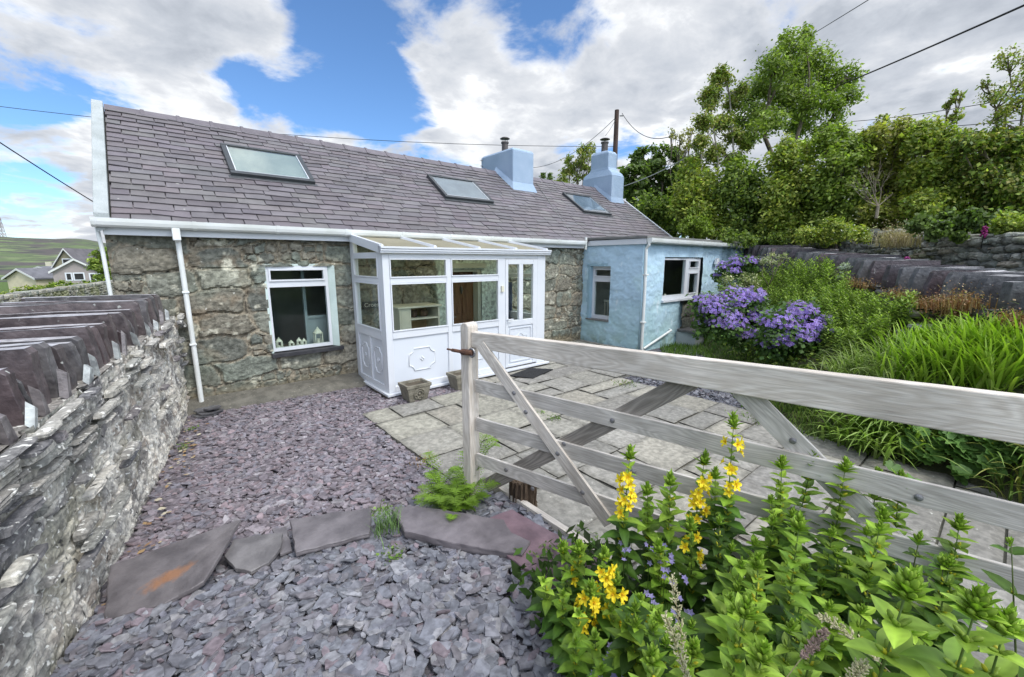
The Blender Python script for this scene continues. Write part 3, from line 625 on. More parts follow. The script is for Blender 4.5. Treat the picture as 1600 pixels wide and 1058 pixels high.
window(cot, 5.88, 6.455, .565, 1.78, EU + .10, 'v', [(5.925, 6.39, 1.56, 1.705, 1), (5.92, 6.40, .65, 1.43, 0)])
mb = MB(); mb.box(EU - .03, EU + .2, 5.86, 6.53, .53, .563); 
mb.build('window_ledge', M_leadg, cot, bevel=.004)
mb = MB(); mb.box(EU + .0, EU + .2, 6.457, 6.55, .565, 1.79); mb.box(EU + .03, EU + .2, 5.84, 5.878, .565, 1.79); mb.box(EU + .0, EU + .2, 5.84, 6.55, 1.782, 1.85)
mb.build('reveal', mat('blue_reveal', (.30, .46, .55), (.28, .42, .5), 4, 5, bump=.4, bscale=20), cot)
window(cot, 8.58, 10.25, 1.04, 1.965, EV + .03, 'u', [(8.62, 9.55, 1.13, 1.925, 0), (9.72, 10.135, 1.745, 1.90, 1), (9.72, 10.135, 1.135, 1.61, 1)])
mb = MB(); mb.box(8.54, 10.32, EV - .05, EV + .09, .985, 1.037); mb.build('sill', M_upvc, cot, bevel=.004)
mb = MB(); mb.box(9.35, 10.6, EV - .09, EV + .04, .92, .98); mb.build('slate_ledge', M_slab, cot, bevel=.004)
mb = MB(); V, F, C_ = field((9.36, EV - .025, 0), (1, 0, 0), (0, -1, 0), 3.3, -.05, .93, .02, lambda s, z: (stone_fn(20)(s, z)[0] + .03, stone_fn(20)(s, z)[1] * .7)); mb.add(V, F, C_)
mb.build('stone_base', M_stone, cot, smooth=True)
# white step beside the wing, stone slab on top
mb = MB(); mb.prism([(9.25, 4.55, -.05), (10.2, 4.5, -.05), (10.2, 5.02, -.05), (9.22, 5.02, -.05)], (0, 0, .33), (1, 1, 1)); st = mb.build('step', M_render, cot, bevel=.02)
mb = MB(); mb.prism([(9.15, 4.45, .285), (10.0, 4.42, .285), (10.15, 4.99, .285), (9.2, 4.99, .285)], (0, 0, .05), (.75, .75, .7)); mb.build('step_slab', M_slab, st, bevel=.006)
# outdoor vent cover on the blue wall
mb = MB(); mb.prism([(10.83, EV - .03, 1.82), (11.0, EV - .03, 1.82), (10.97, EV - .03, 1.97), (10.88, EV - .03, 1.97)], (0, -.07, 0)); mb.build('vent_cover', M_upvc, cot, bevel=.008)
# chairs & bottles inside the wing
def part_chair(u, v, lab):
    t = empty('chair', (u, v, 0), lab, 'chair'); m = mat('pale_chair', (.42, .40, .36), (.34, .32, .28), 4, 3)
    b = MB(); b.box(u - .2, u + .2, v - .2, v + .2, .43, .46); b.build('seat', m, t)
    b = MB()
    for k in range(5): b.box(u - .2, u - .18, v - .19 + k * .09, v - .165 + k * .09, .461, .93)
    b.box(u - .205, u - .175, v - .21, v + .21, .931, .99); b.build('backrest', m, t)
    for a in (-1, 1):
        for c in (-1, 1): q = MB(); q.box(u + a * .18 - .017, u + a * .18 + .017, v + c * .18 - .017, v + c * .18 + .017, 0.001, .429); q.build('leg', m, t)
part_chair(8.35, 6.12, 'pale wooden slat-back chair seen through the narrow window of the blue wing')
for k, (u, h, c, lb) in enumerate(((8.98, .15, (.6, .55, .5), 'round pale jar standing inside the kitchen window'), (9.35, .12, (.15, .35, .25), 'small green jar beside the tap inside the kitchen window'))):
    b = MB(); b.tube([(u, EV + .18, 1.0), (u, EV + .18, 1.02), (u, EV + .18, 1.0 + h * .6), (u, EV + .18, 1.0 + h)], [.04, .055, .05, .02], 12)
    single(b, 'jar', mat('jar_glaze', c, tuple(x * .8 for x in c), 5, 3, rough=.3), (u, EV + .18, 1.0), lb, 'jar', smooth=True)
mb = MB(); mb.box(8.5, 10.4, EV + .1, EV + .34, .93, .998); mb.build('window_board', M_room, cot)
# ================================================================== PORCH
PV, PU0, PU1 = 5.455, 2.30, 5.33
por = empty('porch', (3.8, 6.0, 0), 'white glazed lean-to porch with panelled base against the stone wall', 'porch')
mb = MB(); mb.box(PU0 + .03, PU1 - .02, PV + .03, WV - .06, -.03, .045); mb.build('floor', mat('porch_floor', (.30, .26, .22), (.24, .20, .17), 4, 4), por)
mb = MB(); mb.box(PU0 - .005, PU1 + .0, PV + .0, 6.66, -.08, .03, (.24, .21, .17)); mb.build('plinth', M_wallstone, por)
mb = MB(); mb.box(PU0 - .05, PU1 + .06, PV - .07, PV + .03, .032, .065); mb.box(PU0 - .05, PU0 + .04, PV + .031, 6.66, .032, .065); mb.build('base_sill', M_upvc, por, bevel=.004)
# front frame built as one window grid
def f_rect(m, a, b, c, d, y0=PV, y1=PV + .07): m.box(a, b, y0, y1, c, d)
fr = MB()
f_rect(fr, PU0, 2.395, .066, 2.0); f_rect(fr, 3.285, 3.36, .066, 1.935); f_rect(fr, 4.26, 4.40, .066, 1.935); f_rect(fr, 5.125, 5.32, .066, 2.0)
f_rect(fr, 2.396, 5.124, 1.936, 2.0)
for a, b in ((2.396, 3.284), (3.361, 4.259)): f_rect(fr, a, b, 1.60, 1.67); f_rect(fr, a, b, .83, .93); f_rect(fr, a, b, .066, .15)
fr.build('front_frame', M_upvc, por, bevel=.006)
lf = MB()
for (y0, y1, z0, z1) in ((PV + .071, 5.62, .066, 2.03), (6.53, 6.66, .066, 2.20), (5.621, 6.529, 1.60, 1.67), (5.621, 6.529, .80, .93), (5.621, 6.529, .066, .15), (5.621, 6.529, 1.955, 2.02), (6.05, 6.10, .151, .799)):
    lf.box(PU0, PU0 + .07, y0, y1, z0, z1)
lf.build('side_frame', M_upvc, por, bevel=.006)
rf_ = MB()
for (y0, y1, z0, z1) in ((PV + .071, PV + .14, .066, 2.02), (6.6, 6.66, .066, 2.2), (PV + .141, 6.599, 1.60, 1.67), (PV + .141, 6.599, .80, .93), (PV + .141, 6.599, .066, .15), (PV + .141, 6.599, 1.96, 2.02)): rf_.box(PU1 - .08, PU1 - .01, y0, y1, z0, z1)
rf_.build('side_frame', M_upvc, por, bevel=.006)
def bead(m, a, b, c, d, w=.018, dep=.012):   # glazing bead standing proud around an opening in the front
    for (p, q, e, f) in ((a, b, d - w, d), (a, b, c, c + w), (a, a + w, c + w, d - w), (b - w, b, c + w, d - w)): m.box(p, q, PV - dep, PV + .02, e, f)
bd = MB()
for (a, b, c, d) in ((2.396, 3.284, 1.671, 1.935), (2.396, 3.284, .931, 1.599), (3.361, 4.259, 1.671, 1.935), (3.361, 4.259, .931, 1.599)): bead(bd, a, b, c, d)
for (y0, y1, z0, z1) in ((5.621, 6.529, 1.671, 1.954), (5.621, 6.529, .931, 1.599)):
    w = .018
    for (p, q, e, f) in ((y0, y1, z1 - w, z1), (y0, y1, z0, z0 + w), (y0, y0 + w, z0 + w, z1 - w), (y1 - w, y1, z0 + w, z1 - w)): bd.box(PU0 - .012, PU0 + .02, p, q, e, f)
bd.build('glazing_bead', M_upvc, por, bevel=.004)
for (a, b, c, d) in ((2.39, 3.29, 1.66, 1.94), (2.39, 3.29, .92, 1.61), (3.355, 4.265, 1.66, 1.94), (3.355, 4.265, .92, 1.61)):
    m = MB(); m.box(a, b, PV + .03, PV + .036, c, d); m.build('pane', M_pglass, por)
for (a, b, c, d) in ((5.615, 6.535, 1.66, 1.96), (5.615, 6.535, .92, 1.61)):
    for x in (PU0 + .03, PU1 - .045): m = MB(); m.box(x, x + .006, a, b, c, d); m.build('pane', M_pglass, por)
m = MB(); m.prism([(PU0 + .035, 5.6, 2.02), (PU0 + .035, 6.53, 2.02), (PU0 + .035, 6.53, 2.15)], (.006, 0, 0)); m.build('pane', M_pglass, por)
m = MB(); m.prism([(PU1 - .04, 5.6, 2.02), (PU1 - .04, 6.53, 2.02), (PU1 - .04, 6.53, 2.15)], (.006, 0, 0)); m.build('pane', M_pglass, por)
def octo(m, cx, cz, w, h, f, r_=.011):      # moulding: octagon with scooped corners and a small quatrefoil
    k = min(w, h) * .24; pts = []
    for (sx, sz, o) in ((1, 1, 0), (-1, 1, 1), (-1, -1, 0), (1, -1, 1)):
        arc = [(sx * (w / 2 - k * math.cos(a)) if False else sx * (w / 2 - k * math.sin(a)), sz * (h / 2 - k * math.cos(a))) for a in [i * math.pi / 2 / 5 for i in range(6)]]
        pts += arc if not o else arc[::-1]
    P3 = [f(cx + a, cz + b) for a, b in pts]; m.tube(P3 + [P3[0]], r_, 6, caps=False)
    for a, b in ((0, .022), (0, -.022), (.022, 0), (-.022, 0)):
        c0 = Vector(f(cx + a, cz + b)); nn = (Vector(f(cx, cz)) - Vector(f(cx, cz, .02))).normalized(); m.tube([c0 - nn * .004, c0 + nn * .008, c0 + nn * .012], [.018, .014, .004], 8)
def panel_front(a, b, c, d, parent, y=PV + .022):
    m = MB(); m.box(a, b, y, y + .03, c, d); p = m.build('panel', M_panelw, parent)
    m = MB(); f = lambda x, z, o=0: (x, y + o - .002, z); octo(m, (a + b) / 2, (c + d) / 2 - .0, (b - a) * .47, (d - c) * .48, f); m.build('moulding', M_upvc, p, smooth=True)
panel_front(2.396, 3.284, .15, .83, por); panel_front(3.361, 4.259, .15, .83, por)
for (y0, y1) in ((5.62, 6.05), (6.10, 6.53)):
    m = MB(); m.box(PU0 + .022, PU0 + .05, y0, y1, .15, .80); p = m.build('panel', M_panelw, por)
    m = MB(); octo(m, (y0 + y1) / 2, .475, .27, .38, lambda y, z, o=0: (PU0 + .02 + o, y, z), .010); m.build('moulding', M_upvc, p, smooth=True)
m = MB(); m.box(PU1 - .06, PU1 - .03, PV + .14, 6.6, .15, .80); m.build('panel', M_panelw, por)
# porch door
m = MB()
for (a, b, c, d) in ((4.402, 4.463, .09, 1.93), (5.025, 5.122, .09, 1.93), (4.463, 5.025, 1.845, 1.93), (4.463, 5.025, .80, .90), (4.463, 5.025, .09, .135), (4.702, 4.79, .90, 1.845)): m.box(a, b, PV - .006, PV + .055, c, d)
dr = m.build('door', M_upvc, por, bevel=.006)
for (a, b) in ((4.46, 4.705), (4.787, 5.028)): m = MB(); m.box(a, b, PV + .02, PV + .026, .897, 1.848); m.build('pane', M_pglass, dr)
m = MB(); m.box(4.463, 5.025, PV + .012, PV + .04, .135, .80); p = m.build('panel', M_panelw, dr)
m = MB()
for (a, b, c, d) in ((4.50, 4.99, .17, .185), (4.50, 4.99, .755, .77), (4.50, 4.515, .185, .755), (4.975, 4.99, .185, .755)): m.box(a, b, PV - .002, PV + .02, c, d)
m.tube([(4.60, PV + .01, .3), (4.60, PV + .01, .62), (4.68, PV + .01, .62), (4.745, PV + .01, .67), (4.81, PV + .01, .62), (4.89, PV + .01, .62), (4.89, PV + .01, .3), (4.81, PV + .01, .3), (4.745, PV + .01, .25), (4.68, PV + .01, .3), (4.60, PV + .01, .3)], .009, 6, caps=False)
m.build('door_moulding', M_upvc, dr)
m = MB(); m.tube([(4.435, PV - .01, .93), (4.435, PV - .05, .93), (4.435, PV - .055, .93), (4.53, PV - .055, .93)], .010, 8); m.box(4.42, 4.45, PV - .014, PV - .0065, .86, 1.02); m.build('handle', M_upvc, dr)
m = MB(); m.box(4.305, 4.355, PV - .03, PV - .001, 1.40, 1.50); m.build('doorbell', mat('cream_plastic', (.62, .60, .48), None), por, bevel=.004)
# porch roof
M_poly = mat('glazed_roof', (.80, .77, .66), (.72, .69, .58), 1.5, 4, rough=.35, spec=.5, trans=.75, ttint=(1.0, .98, .90))
def pr(u, v): return 2.065 + (v - PV + .04) / (6.62 - PV + .04) * .195
m = MB(); m.prism([(PU0 - .0, PV - .04, pr(0, PV - .04)), (PU1 + .02, PV - .04, pr(0, PV - .04)), (PU1 + .02, 6.60, pr(0, 6.60)), (PU0, 6.60, pr(0, 6.60))], (0, 0, .02)); m.build('roof_panel', M_poly, por)
for u in (PU0 - .012, PU0 + .78, PU0 + 1.55, PU0 + 2.30, PU1 - .02):
    m = MB(); w = .028; m.prism([(u - w, PV - .05, pr(0, PV - .05) + .021), (u + w, PV - .05, pr(0, PV - .05) + .021), (u + w * .5, PV - .05, pr(0, PV - .05) + .055), (u - w * .5, PV - .05, pr(0, PV - .05) + .055)], (0, 6.56 - PV + .05, pr(0, 6.56) - pr(0, PV - .05))); m.build('glazing_bar', M_upvc, por)
m = MB()
pf = [(0, 2.002), (-.05, 2.002), (-.06, 2.012), (-.055, 2.03), (-.075, 2.036), (-.075, 2.055), (-.062, 2.06), (-.085, 2.066), (-.085, 2.09), (0, 2.095)]
m.prism([(PU0 - .04, PV + y, z) for y, z in pf], (PU1 - PU0 + .10, 0, 0)); m.build('eaves_beam', M_upvc, por)
m = MB(); m.prism([(PU0 - .04, PV - .03, 2.0), (PU0 - .04, PV - .03, 2.12), (PU0 - .04, 6.58, 2.31), (PU0 - .04, 6.58, 2.19)], (.05, 0, 0)); m.build('barge_board', M_upvc, por, bevel=.005)
m = MB(); m.prism([(PU1, PV + .01, 2.0), (PU1, PV + .01, 2.10), (PU1, 6.58, 2.29), (PU1, 6.58, 2.17)], (.05, 0, 0)); m.build('barge_board', M_upvc, por, bevel=.005)
# ---- things inside and in front of the porch
M_shelf = mat('cream_paint', (.56, .54, .44), (.48, .46, .37), 4, 5, rough=.6)
M_shin = mat('bare_shelf', (.34, .24, .14), (.24, .16, .09), 6, 5, rough=.7)
t = empty('shelf_unit', (3.18, 6.3, .05), 'cream shelf unit with open wooden shelves inside the porch', 'shelf unit')
m = MB(); m.box(2.78, 2.81, 6.05, 6.5, .05, 1.17); m.box(3.46, 3.49, 6.05, 6.5, .05, 1.17); m.box(2.811, 3.459, 6.47, 6.5, .05, 1.17); m.box(2.95, 2.975, 6.05, 6.469, .05, 1.17); m.box(2.811, 2.949, 6.05, 6.07, .05, 1.17); m.build('carcass', M_shelf, t, bevel=.003)
m = MB(); m.box(2.75, 3.52, 6.02, 6.52, 1.172, 1.20); m.build('top', M_shelf, t, bevel=.004)
for z in (.30, .62, .98): m = MB(); m.box(2.976, 3.459, 6.06, 6.469, z, z + .02); m.build('shelf', M_shelf if z > .5 else M_shin, t)
m = MB(); m.box(2.977, 3.458, 6.455, 6.468, .06, 1.16); m.build('back_board', M_shin, t)
for k, (u, z, r_, c) in enumerate(((3.12, 1.0, .06, (.10, .06, .05)), (3.3, 1.0, .075, (.12, .07, .05)), (3.35, .32, .09, (.30, .22, .12)))):
    m = MB(); m.tube([(u, 6.25, z + .001), (u, 6.25, z + .03), (u, 6.25, z + .11)], [r_ * .7, r_, r_ * .85], 12)
    single(m, 'basket' if k == 2 else 'bowl', mat('bowl_clay', c, tuple(q * .6 for q in c), 20, 3), (u, 6.25, z), ['small dark bowl on the top shelf, left one', 'larger dark bowl on the top shelf, right one', 'tan basket on the lower shelf of the porch shelf unit'][k], ['bowl', 'bowl', 'basket'][k], smooth=True)
m = MB(); m.tube([(2.70, 6.25, .05), (2.74, 6.30, .8), (2.78, 6.34, 1.45), (2.76, 6.36, 1.52)], .014, 8); single(m, 'walking_stick', mat('cane', (.50, .36, .18), (.4, .28, .13), 9, 3), (2.70, 6.25, .05), 'light wooden walking stick leaning in the porch corner', 'walking stick', smooth=True)
# slate name plaque
pc = on_v(582, 476.5, 6.62); t = empty('plaque', (pc.x, 6.66, pc.z), 'dark slate plaque with pale lettering on the stone wall inside the porch', 'plaque')
m = MB(); m.box(pc.x - .15, pc.x + .17, 6.62, 6.655, pc.z - .055, pc.z + .055); m.build('board', mat('plaque_slate', (.03, .03, .028), None, rough=.5), t)
cu = bpy.data.curves.new('lettering', 'FONT'); cu.body = 'Croeso'; cu.size = .095; cu.extrude = .002; cu.align_x = 'CENTER'; cu.align_y = 'CENTER'
tmp = bpy.data.objects.new('tmp', cu); lme = bpy.data.meshes.new_from_object(tmp); bpy.data.objects.remove(tmp); bpy.data.curves.remove(cu)
to = bpy.data.objects.new('lettering', lme); COL.objects.link(to); to.parent = t; to.location = (.01, -.044, 0); to.rotation_euler = (math.pi / 2, 0, 0); lme.materials.clear(); lme.materials.append(mat('plaque_letters', (.45, .42, .36), None))
# hanging coats behind the porch door
m = MB(); pts = []
for k in range(13): a = k / 12; pts.append((4.98 + .30 * a, 6.35 + .05 * math.sin(a * 16), 0))
m.add([(x, y, z) for z in (.5, 1.5) for x, y, _ in pts], [(k, k + 1, 14 + k, 13 + k) for k in range(12)]); 
cu_ = single(m, 'curtain', mat('dusk_blue_cloth', (.07, .09, .14), (.05, .06, .10), 5, 3), (5.1, 6.35, .5), 'dark blue curtain hanging inside the porch door', 'curtain', smooth=True); s_ = cu_.modifiers.new('s', 'SOLIDIFY'); s_.thickness = .006
# planters
M_conc = mat('weathered_concrete', (.27, .25, .20), (.13, .12, .09), 9, 8, .3, .7, .95, .9, 40, .015, speck=[((.06, .07, .035), 7, .62, .7)])
def planter(u, v, lab, s=1.0):
    t = empty('planter', (u, v, 0), lab, 'planter', 'concrete planters in front of the porch')
    m = MB(); a, b, h, w = .13 * s, .185 * s, .25 * s, .03
    R = [(a, 0), (a * 1.04, .02), (b * .93, h - .05), (b, h - .045), (b, h), (b - w, h), (a, .06)]
    vs = [(u + sx * r_, v + sy * r_ * .8, z) for r_, z in R for sx, sy in ((-1, -1), (1, -1), (1, 1), (-1, 1))]
    m.add(vs, [(i * 4 + k, i * 4 + (k + 1) % 4, i * 4 + 4 + (k + 1) % 4, i * 4 + 4 + k) for i in range(len(R) - 1) for k in range(4)] + [(3, 2, 1, 0), (24, 25, 26, 27)])
    m.build('pot', M_conc, t, bevel=.006)
    m = MB(); y = v - .8 * (a + b) / 2 - .006
    for r_ in (.075, .045): m.tube([(u + r_ * s * math.cos(q), y + (.012 if math.sin(q) < 0 else -.012) * abs(math.sin(q)) * r_ / .075, .115 * s + r_ * s * math.sin(q)) for q in [i * math.pi / 8 for i in range(17)]], .011 * s, 6, caps=False)
    m.tube([(u, y + .01, .115 * s), (u, y - .012, .115 * s)], [.022, .014], 8)
    for q in range(6): m.tube([(u + .05 * s * math.cos(q * 1.047), y, .115 * s + .05 * s * math.sin(q * 1.047)), (u + .075 * s * math.cos(q * 1.047 + .3), y, .115 * s + .075 * s * math.sin(q * 1.047 + .3))], [.014, .007], 6)
    m.build('rosette', M_conc, t, smooth=True)
    m = MB(); m.box(u - b * .85, u + b * .85, v - b * .68, v + b * .68, h * .7, h * .86); m.build('soil', M_earth, t)
planter(2.55, 5.17, 'square weathered planter with a rosette at the porch corner, the more exposed one')
planter(3.34, 5.20, 'square weathered planter half hidden behind the wooden gate post')
# doormat
m = MB(); m.prism([tuple(on_z(x, y, .03)) for x, y in ((795, 588), (828, 576), (864, 578), (833, 592))], (0, 0, .014)); dm = single(m, 'doormat', mat('black_mat', (.022, .022, .024), (.012, .012, .012), 60, 3, bump=.6, bscale=150), tuple(on_z(830, 584, .03)), 'black doormat on the paving in front of the porch door', 'doormat')
# ================================================================== GROUND, GRAVEL, PAVING
def wall_u(v): return -.99 + .168 * v           # face line of the left garden wall
WL0, WLD = Vector((6.6, 0, 0)), Vector((.7701, .6377, 0)); WLN = Vector((.6377, -.7701, 0))     # upright slate wall on the right
def wl(u, v): return (u - 6.6) * .7701 + v * .6377, (u - 6.6) * .6377 - v * .7701     # along, beyond
TOE = [(4.75, -3.2), (5.0, -.6), (5.2, .6), (5.62, 1.7), (6.9, 2.7), (7.9, 3.3), (9.2, 4.3), (10.2, 4.9), (13, 5.6)]
def toe_dist(u, v):
    best = np.full(np.shape(u), 99.); side = np.ones(np.shape(u))
    for (a, b) in zip(TOE[:-1], TOE[1:]):
        a, b = np.array(a), np.array(b); d = b - a; t = np.clip(((u - a[0]) * d[0] + (v - a[1]) * d[1]) / (d @ d), 0, 1)
        q = np.hypot(u - a[0] - t * d[0], v - a[1] - t * d[1]); cr = d[0] * (v - a[1]) - d[1] * (u - a[0])
        n = q < best; best = np.where(n, q, best); side = np.where(n, -np.sign(cr), side)
    return best * side
def zbase(al): return 1.22 + .085 * np.clip(al, -3, 9)
def bank_z(u, v):
    al, bd = wl(u, v); td = toe_dist(u, v); zb = zbase(al)
    t = np.clip(td / np.maximum(td - bd, .2), 0, 1)          # 0 at toe, 1 at the wall
    z = np.where(td > 0, zb * (t ** .8) * .97, -.06)
    z = np.where(bd > 0, zb + .03, z)
    z = np.where((bd > 0), zb + .03, z)
    hill = ss(1.9, 2.5, bd) * .9 + np.maximum(bd - 2.5, 0) * .13
    z = z + np.where(bd > 1.85, hill, 0)
    return z + (fbm(u * 1.3, v * 1.3, 3) - .5) * .10 * (td > 0)
M_grass = mat('grass_ground', (.105, .155, .035), (.045, .085, .018), 7, 8, .3, .7, 1, .9, 60, .03)
mb = MB()   # one sheet out to the horizon
R_ = np.array([0, 6, 12, 25, 60, 150, 400, 1200, 4000.]); K_ = 48; vs = [(2, 4, -.12)]
for r_ in R_[1:]:
    for k in range(K_):
        a = 2 * math.pi * k / K_; x, y = 2 + r_ * math.cos(a), 4 + r_ * math.sin(a)
        vs.append((x, y, -.12 - (.035 * max(0, r_ - 14) if r_ < 200 else 4.8 + (r_ - 150) * .002)))
fs = [(0, 1 + k, 1 + (k + 1) % K_) for k in range(K_)] + [(1 + i * K_ + k, 1 + (i + 1) * K_ + k, 1 + (i + 1) * K_ + (k + 1) % K_, 1 + i * K_ + (k + 1) % K_) for i in range(len(R_) - 2) for k in range(K_)]
mb.add(vs, fs); tag(mb.build('ground', M_grass), kind='structure')
# garden bank and hillside on the right
gx = np.arange(4.0, 42, .22); gy = np.arange(-14, 24, .22); GX, GY = np.meshgrid(gx, gy, indexing='ij'); GZ = bank_z(GX, GY)
idx = np.arange(GX.size).reshape(GX.shape); Fq = np.stack([idx[:-1, :-1], idx[1:, :-1], idx[1:, 1:], idx[:-1, 1:]], -1)
cx, cy = (GX[:-1, :-1] + GX[1:, 1:]) / 2, (GY[:-1, :-1] + GY[1:, 1:]) / 2; al_, bd_ = wl(cx, cy); td_ = toe_dist(cx, cy)
inside = (cx > 7.6) & (cx < 12.9) & (cy > 4.9)
for nm, kp, m_ in (('garden_bank', (td_ > -.3) & (bd_ < 2.2) & ~inside, mat('bank_soil', (.075, .075, .035), (.04, .05, .02), 9, 6, .3, .7, 1, .8, 30, .03)), ('hillside', (bd_ >= 2.0) & (bd_ < 40), mat('hill_grass', (.16, .24, .045), (.08, .14, .025), 5, 8, .3, .7, 1, .9, 60, .03))):
    mb = MB(); mb.add(np.stack([GX, GY, GZ], -1).reshape(-1, 3), Fq[kp]); o = mb.build(nm, m_, smooth=True); tag(o, kind='structure')
# lane beyond the left wall
mb = MB(); mb.add([(wall_u(-8) - .9, -8, -.08), (wall_u(7) - .9, 7, -.08), (-.9, 26, -.09), (-4.5, 24, -.1), (-9, 10.8, -.1), (-16, 4, -.1), (-16, -8, -.1)], [tuple(range(7))[::-1]])
tag(mb.build('lane', mat('asphalt', (.20, .195, .19), (.14, .14, .135), 20, 7, .3, .7, .9, .5, 200, .01)), kind='structure')
# gravel bed underneath the chips
mb = MB(); mb.add([(-1.7, -2, -.03), (2.2, -2, -.03), (6.0, -2, -.045), (6.3, 2.2, -.045), (9, 5.0, -.045), (7.7, 6.75, -.045), (-.3, 6.75, -.03), (-.9, 3, -.03)], [tuple(range(8))])
mb.add([(-1.4, -1.5, .035), (1.9, -1.5, .035), (1.9, 1.0, .035), (1.86, 2.5, .035), (-.52, 2.86, .035)], [(0, 1, 2, 3, 4)]); tag(mb.build('gravel_bed', mat('gravel_dust', (.15, .14, .155), (.09, .085, .095), 30, 6, .3, .7, 1, .8, 60, .02)), kind='structure')
_gx = np.arange(3.5, 42, .08); _gy = np.arange(-14, 24, .08); _GX, _GY = np.meshgrid(_gx, _gy, indexing='ij'); _GZ = bank_z(_GX, _GY)
def bank_q(x, y):     # the same surface, read from a grid
    x = np.asarray(x, float); y = np.asarray(y, float); fx = np.clip((x - 3.5) / .08, 0, len(_gx) - 2.001); fy = np.clip((y + 14) / .08, 0, len(_gy) - 2.001); i = fx.astype(int); j = fy.astype(int); a = fx - i; b = fy - j
    return (_GZ[i, j] * (1 - a) + _GZ[i + 1, j] * a) * (1 - b) + (_GZ[i, j + 1] * (1 - a) + _GZ[i + 1, j + 1] * a) * b
def near_z(x, y):   # the parking side lies a touch higher than the garden side
    return .07 * ss(2.95, 2.55, y + .12 * x)
def chips(name, n, region, zf, smin, smax, pal_, tiltf=.28, flat=0):
    x0, x1, y0, y1, test = region; X, Y = [], []
    got = 0
    while got < n:
        x = rng.uniform(x0, x1, n * 2); y = rng.uniform(y0, y1, n * 2); k = test(x, y); x, y = x[k], y[k]; X.append(x); Y.append(y); got += len(x)
    x = np.concatenate(X)[:n]; y = np.concatenate(Y)[:n]; K = 7
    ln = rng.uniform(smin, smax, n) * np.exp(rng.normal(-.03, .27, n)); wd = ln * rng.uniform(.45, .85, n); th = rng.uniform(.004, .012, n) * (smax / .07) ** .5
    a0 = rng.uniform(0, 2 * np.pi, n); A = (np.arange(K)[None] + rng.uniform(-.35, .35, (n, K))) * 2 * np.pi / K
    rr = rng.uniform(.68, 1.18, (n, K)); px = np.cos(A) * rr * ln[:, None] / 2; py = np.sin(A) * rr * wd[:, None] / 2
    tx, ty = rng.normal(0, tiltf, n), rng.normal(0, tiltf, n)
    big = rng.random(n) < .06; tx = np.where(big, tx * 2.6, tx)
    ca, sa = np.cos(a0)[:, None], np.sin(a0)[:, None]
    lay = rng.random(n)
    def ring(sc, dz):
        a, b = px * sc, py * sc; X_ = a * ca - b * sa; Y_ = a * sa + b * ca
        Z_ = a * 0 + dz[:, None] + X_ * tx[:, None] + Y_ * ty[:, None]
        return np.stack([X_ + x[:, None], Y_ + y[:, None], Z_ + (zf(x, y) + lay * .035 - .02)[:, None]], -1)
    V = np.concatenate([ring(1.0, th * 0), ring(1.01, th * .6), ring(.96, th)], 1)       # n,3K,3
    V += rng.normal(0, .0012, V.shape)
    base = np.arange(n)[:, None, None] * 3 * K; k = np.arange(K); k2 = (k + 1) % K
    s1 = np.stack([k, k2, K + k2, K + k], -1)[None] + base; s2 = np.stack([K + k, K + k2, 2 * K + k2, 2 * K + k], -1)[None] + base
    top = (2 * K + k)[None] + base[:, 0]
    c = pal(rng.random(n), pal_) * rng.uniform(.78, 1.22, n)[:, None]
    mb = MB(); mb.add(V.reshape(-1, 3), s1.reshape(-1, 4), np.repeat(c, 3 * K, 0)); mb.f.append((0, s2.reshape(-1, 4))); mb.mi.append(0); mb.f.append((0, top)); mb.mi.append(0)
    return tag(mb.build(name, M_chip), kind='stuff')
G1 = [(.24, .24, .26), (.215, .21, .22), (.165, .165, .195), (.15, .155, .18), (.19, .19, .215), (.17, .165, .185), (.13, .13, .155), (.21, .205, .225), (.175, .18, .205), (.16, .15, .165), (.20, .165, .185), (.155, .16, .185), (.16, .165, .185), (.14, .14, .16)]
G2 = [(.22, .185, .205), (.19, .165, .185), (.25, .22, .24), (.17, .15, .165), (.21, .195, .22), (.235, .185, .20), (.28, .26, .275), (.18, .17, .195), (.21, .18, .195), (.15, .13, .145)]
def in_far(x, y): return (x > wall_u(y) + .01) & ((x < 1.745) | (y > 5.06)) & (y + .10 * x > 2.9) & ((x < 2.25) | (y < 5.45)) & (y < 6.62 - .0 * x) & ((y < 6.35) | (x < .4) | True)
chips('slate_chippings_purple', 15500, (-.6, 3.3, 2.5, 6.65, in_far), lambda x, y: x * 0 - .01, .045, .090, G2, .14)
def in_near(x, y): return (x > wall_u(y) + .01) & (y + .10 * x < 2.98) & (x + .15 * y < 2.25 + .0 * y) & ((x < 1.90) | (y < .9)) & (x + y > .75)
chips('slate_chippings_grey', 10500, (-1.0, 2.9, -.9, 3.0, in_near), near_z, .050, .105, G1, .15)
def in_right(x, y): return (toe_dist(x, y) < -.12) & (y > 1.9 + .0 * x) & (x - 5.35 > (y - 1.6) * -.02 + .0) & (y < 4.85) & (x > 5.5) & (x < 9.3) & ((x < 7.72) | (y < 4.9))
chips('slate_chippings_fine', 9000, (5.4, 9.3, 1.7, 4.9, in_right), lambda x, y: x * 0 - .03, .035, .07, G1, .25)
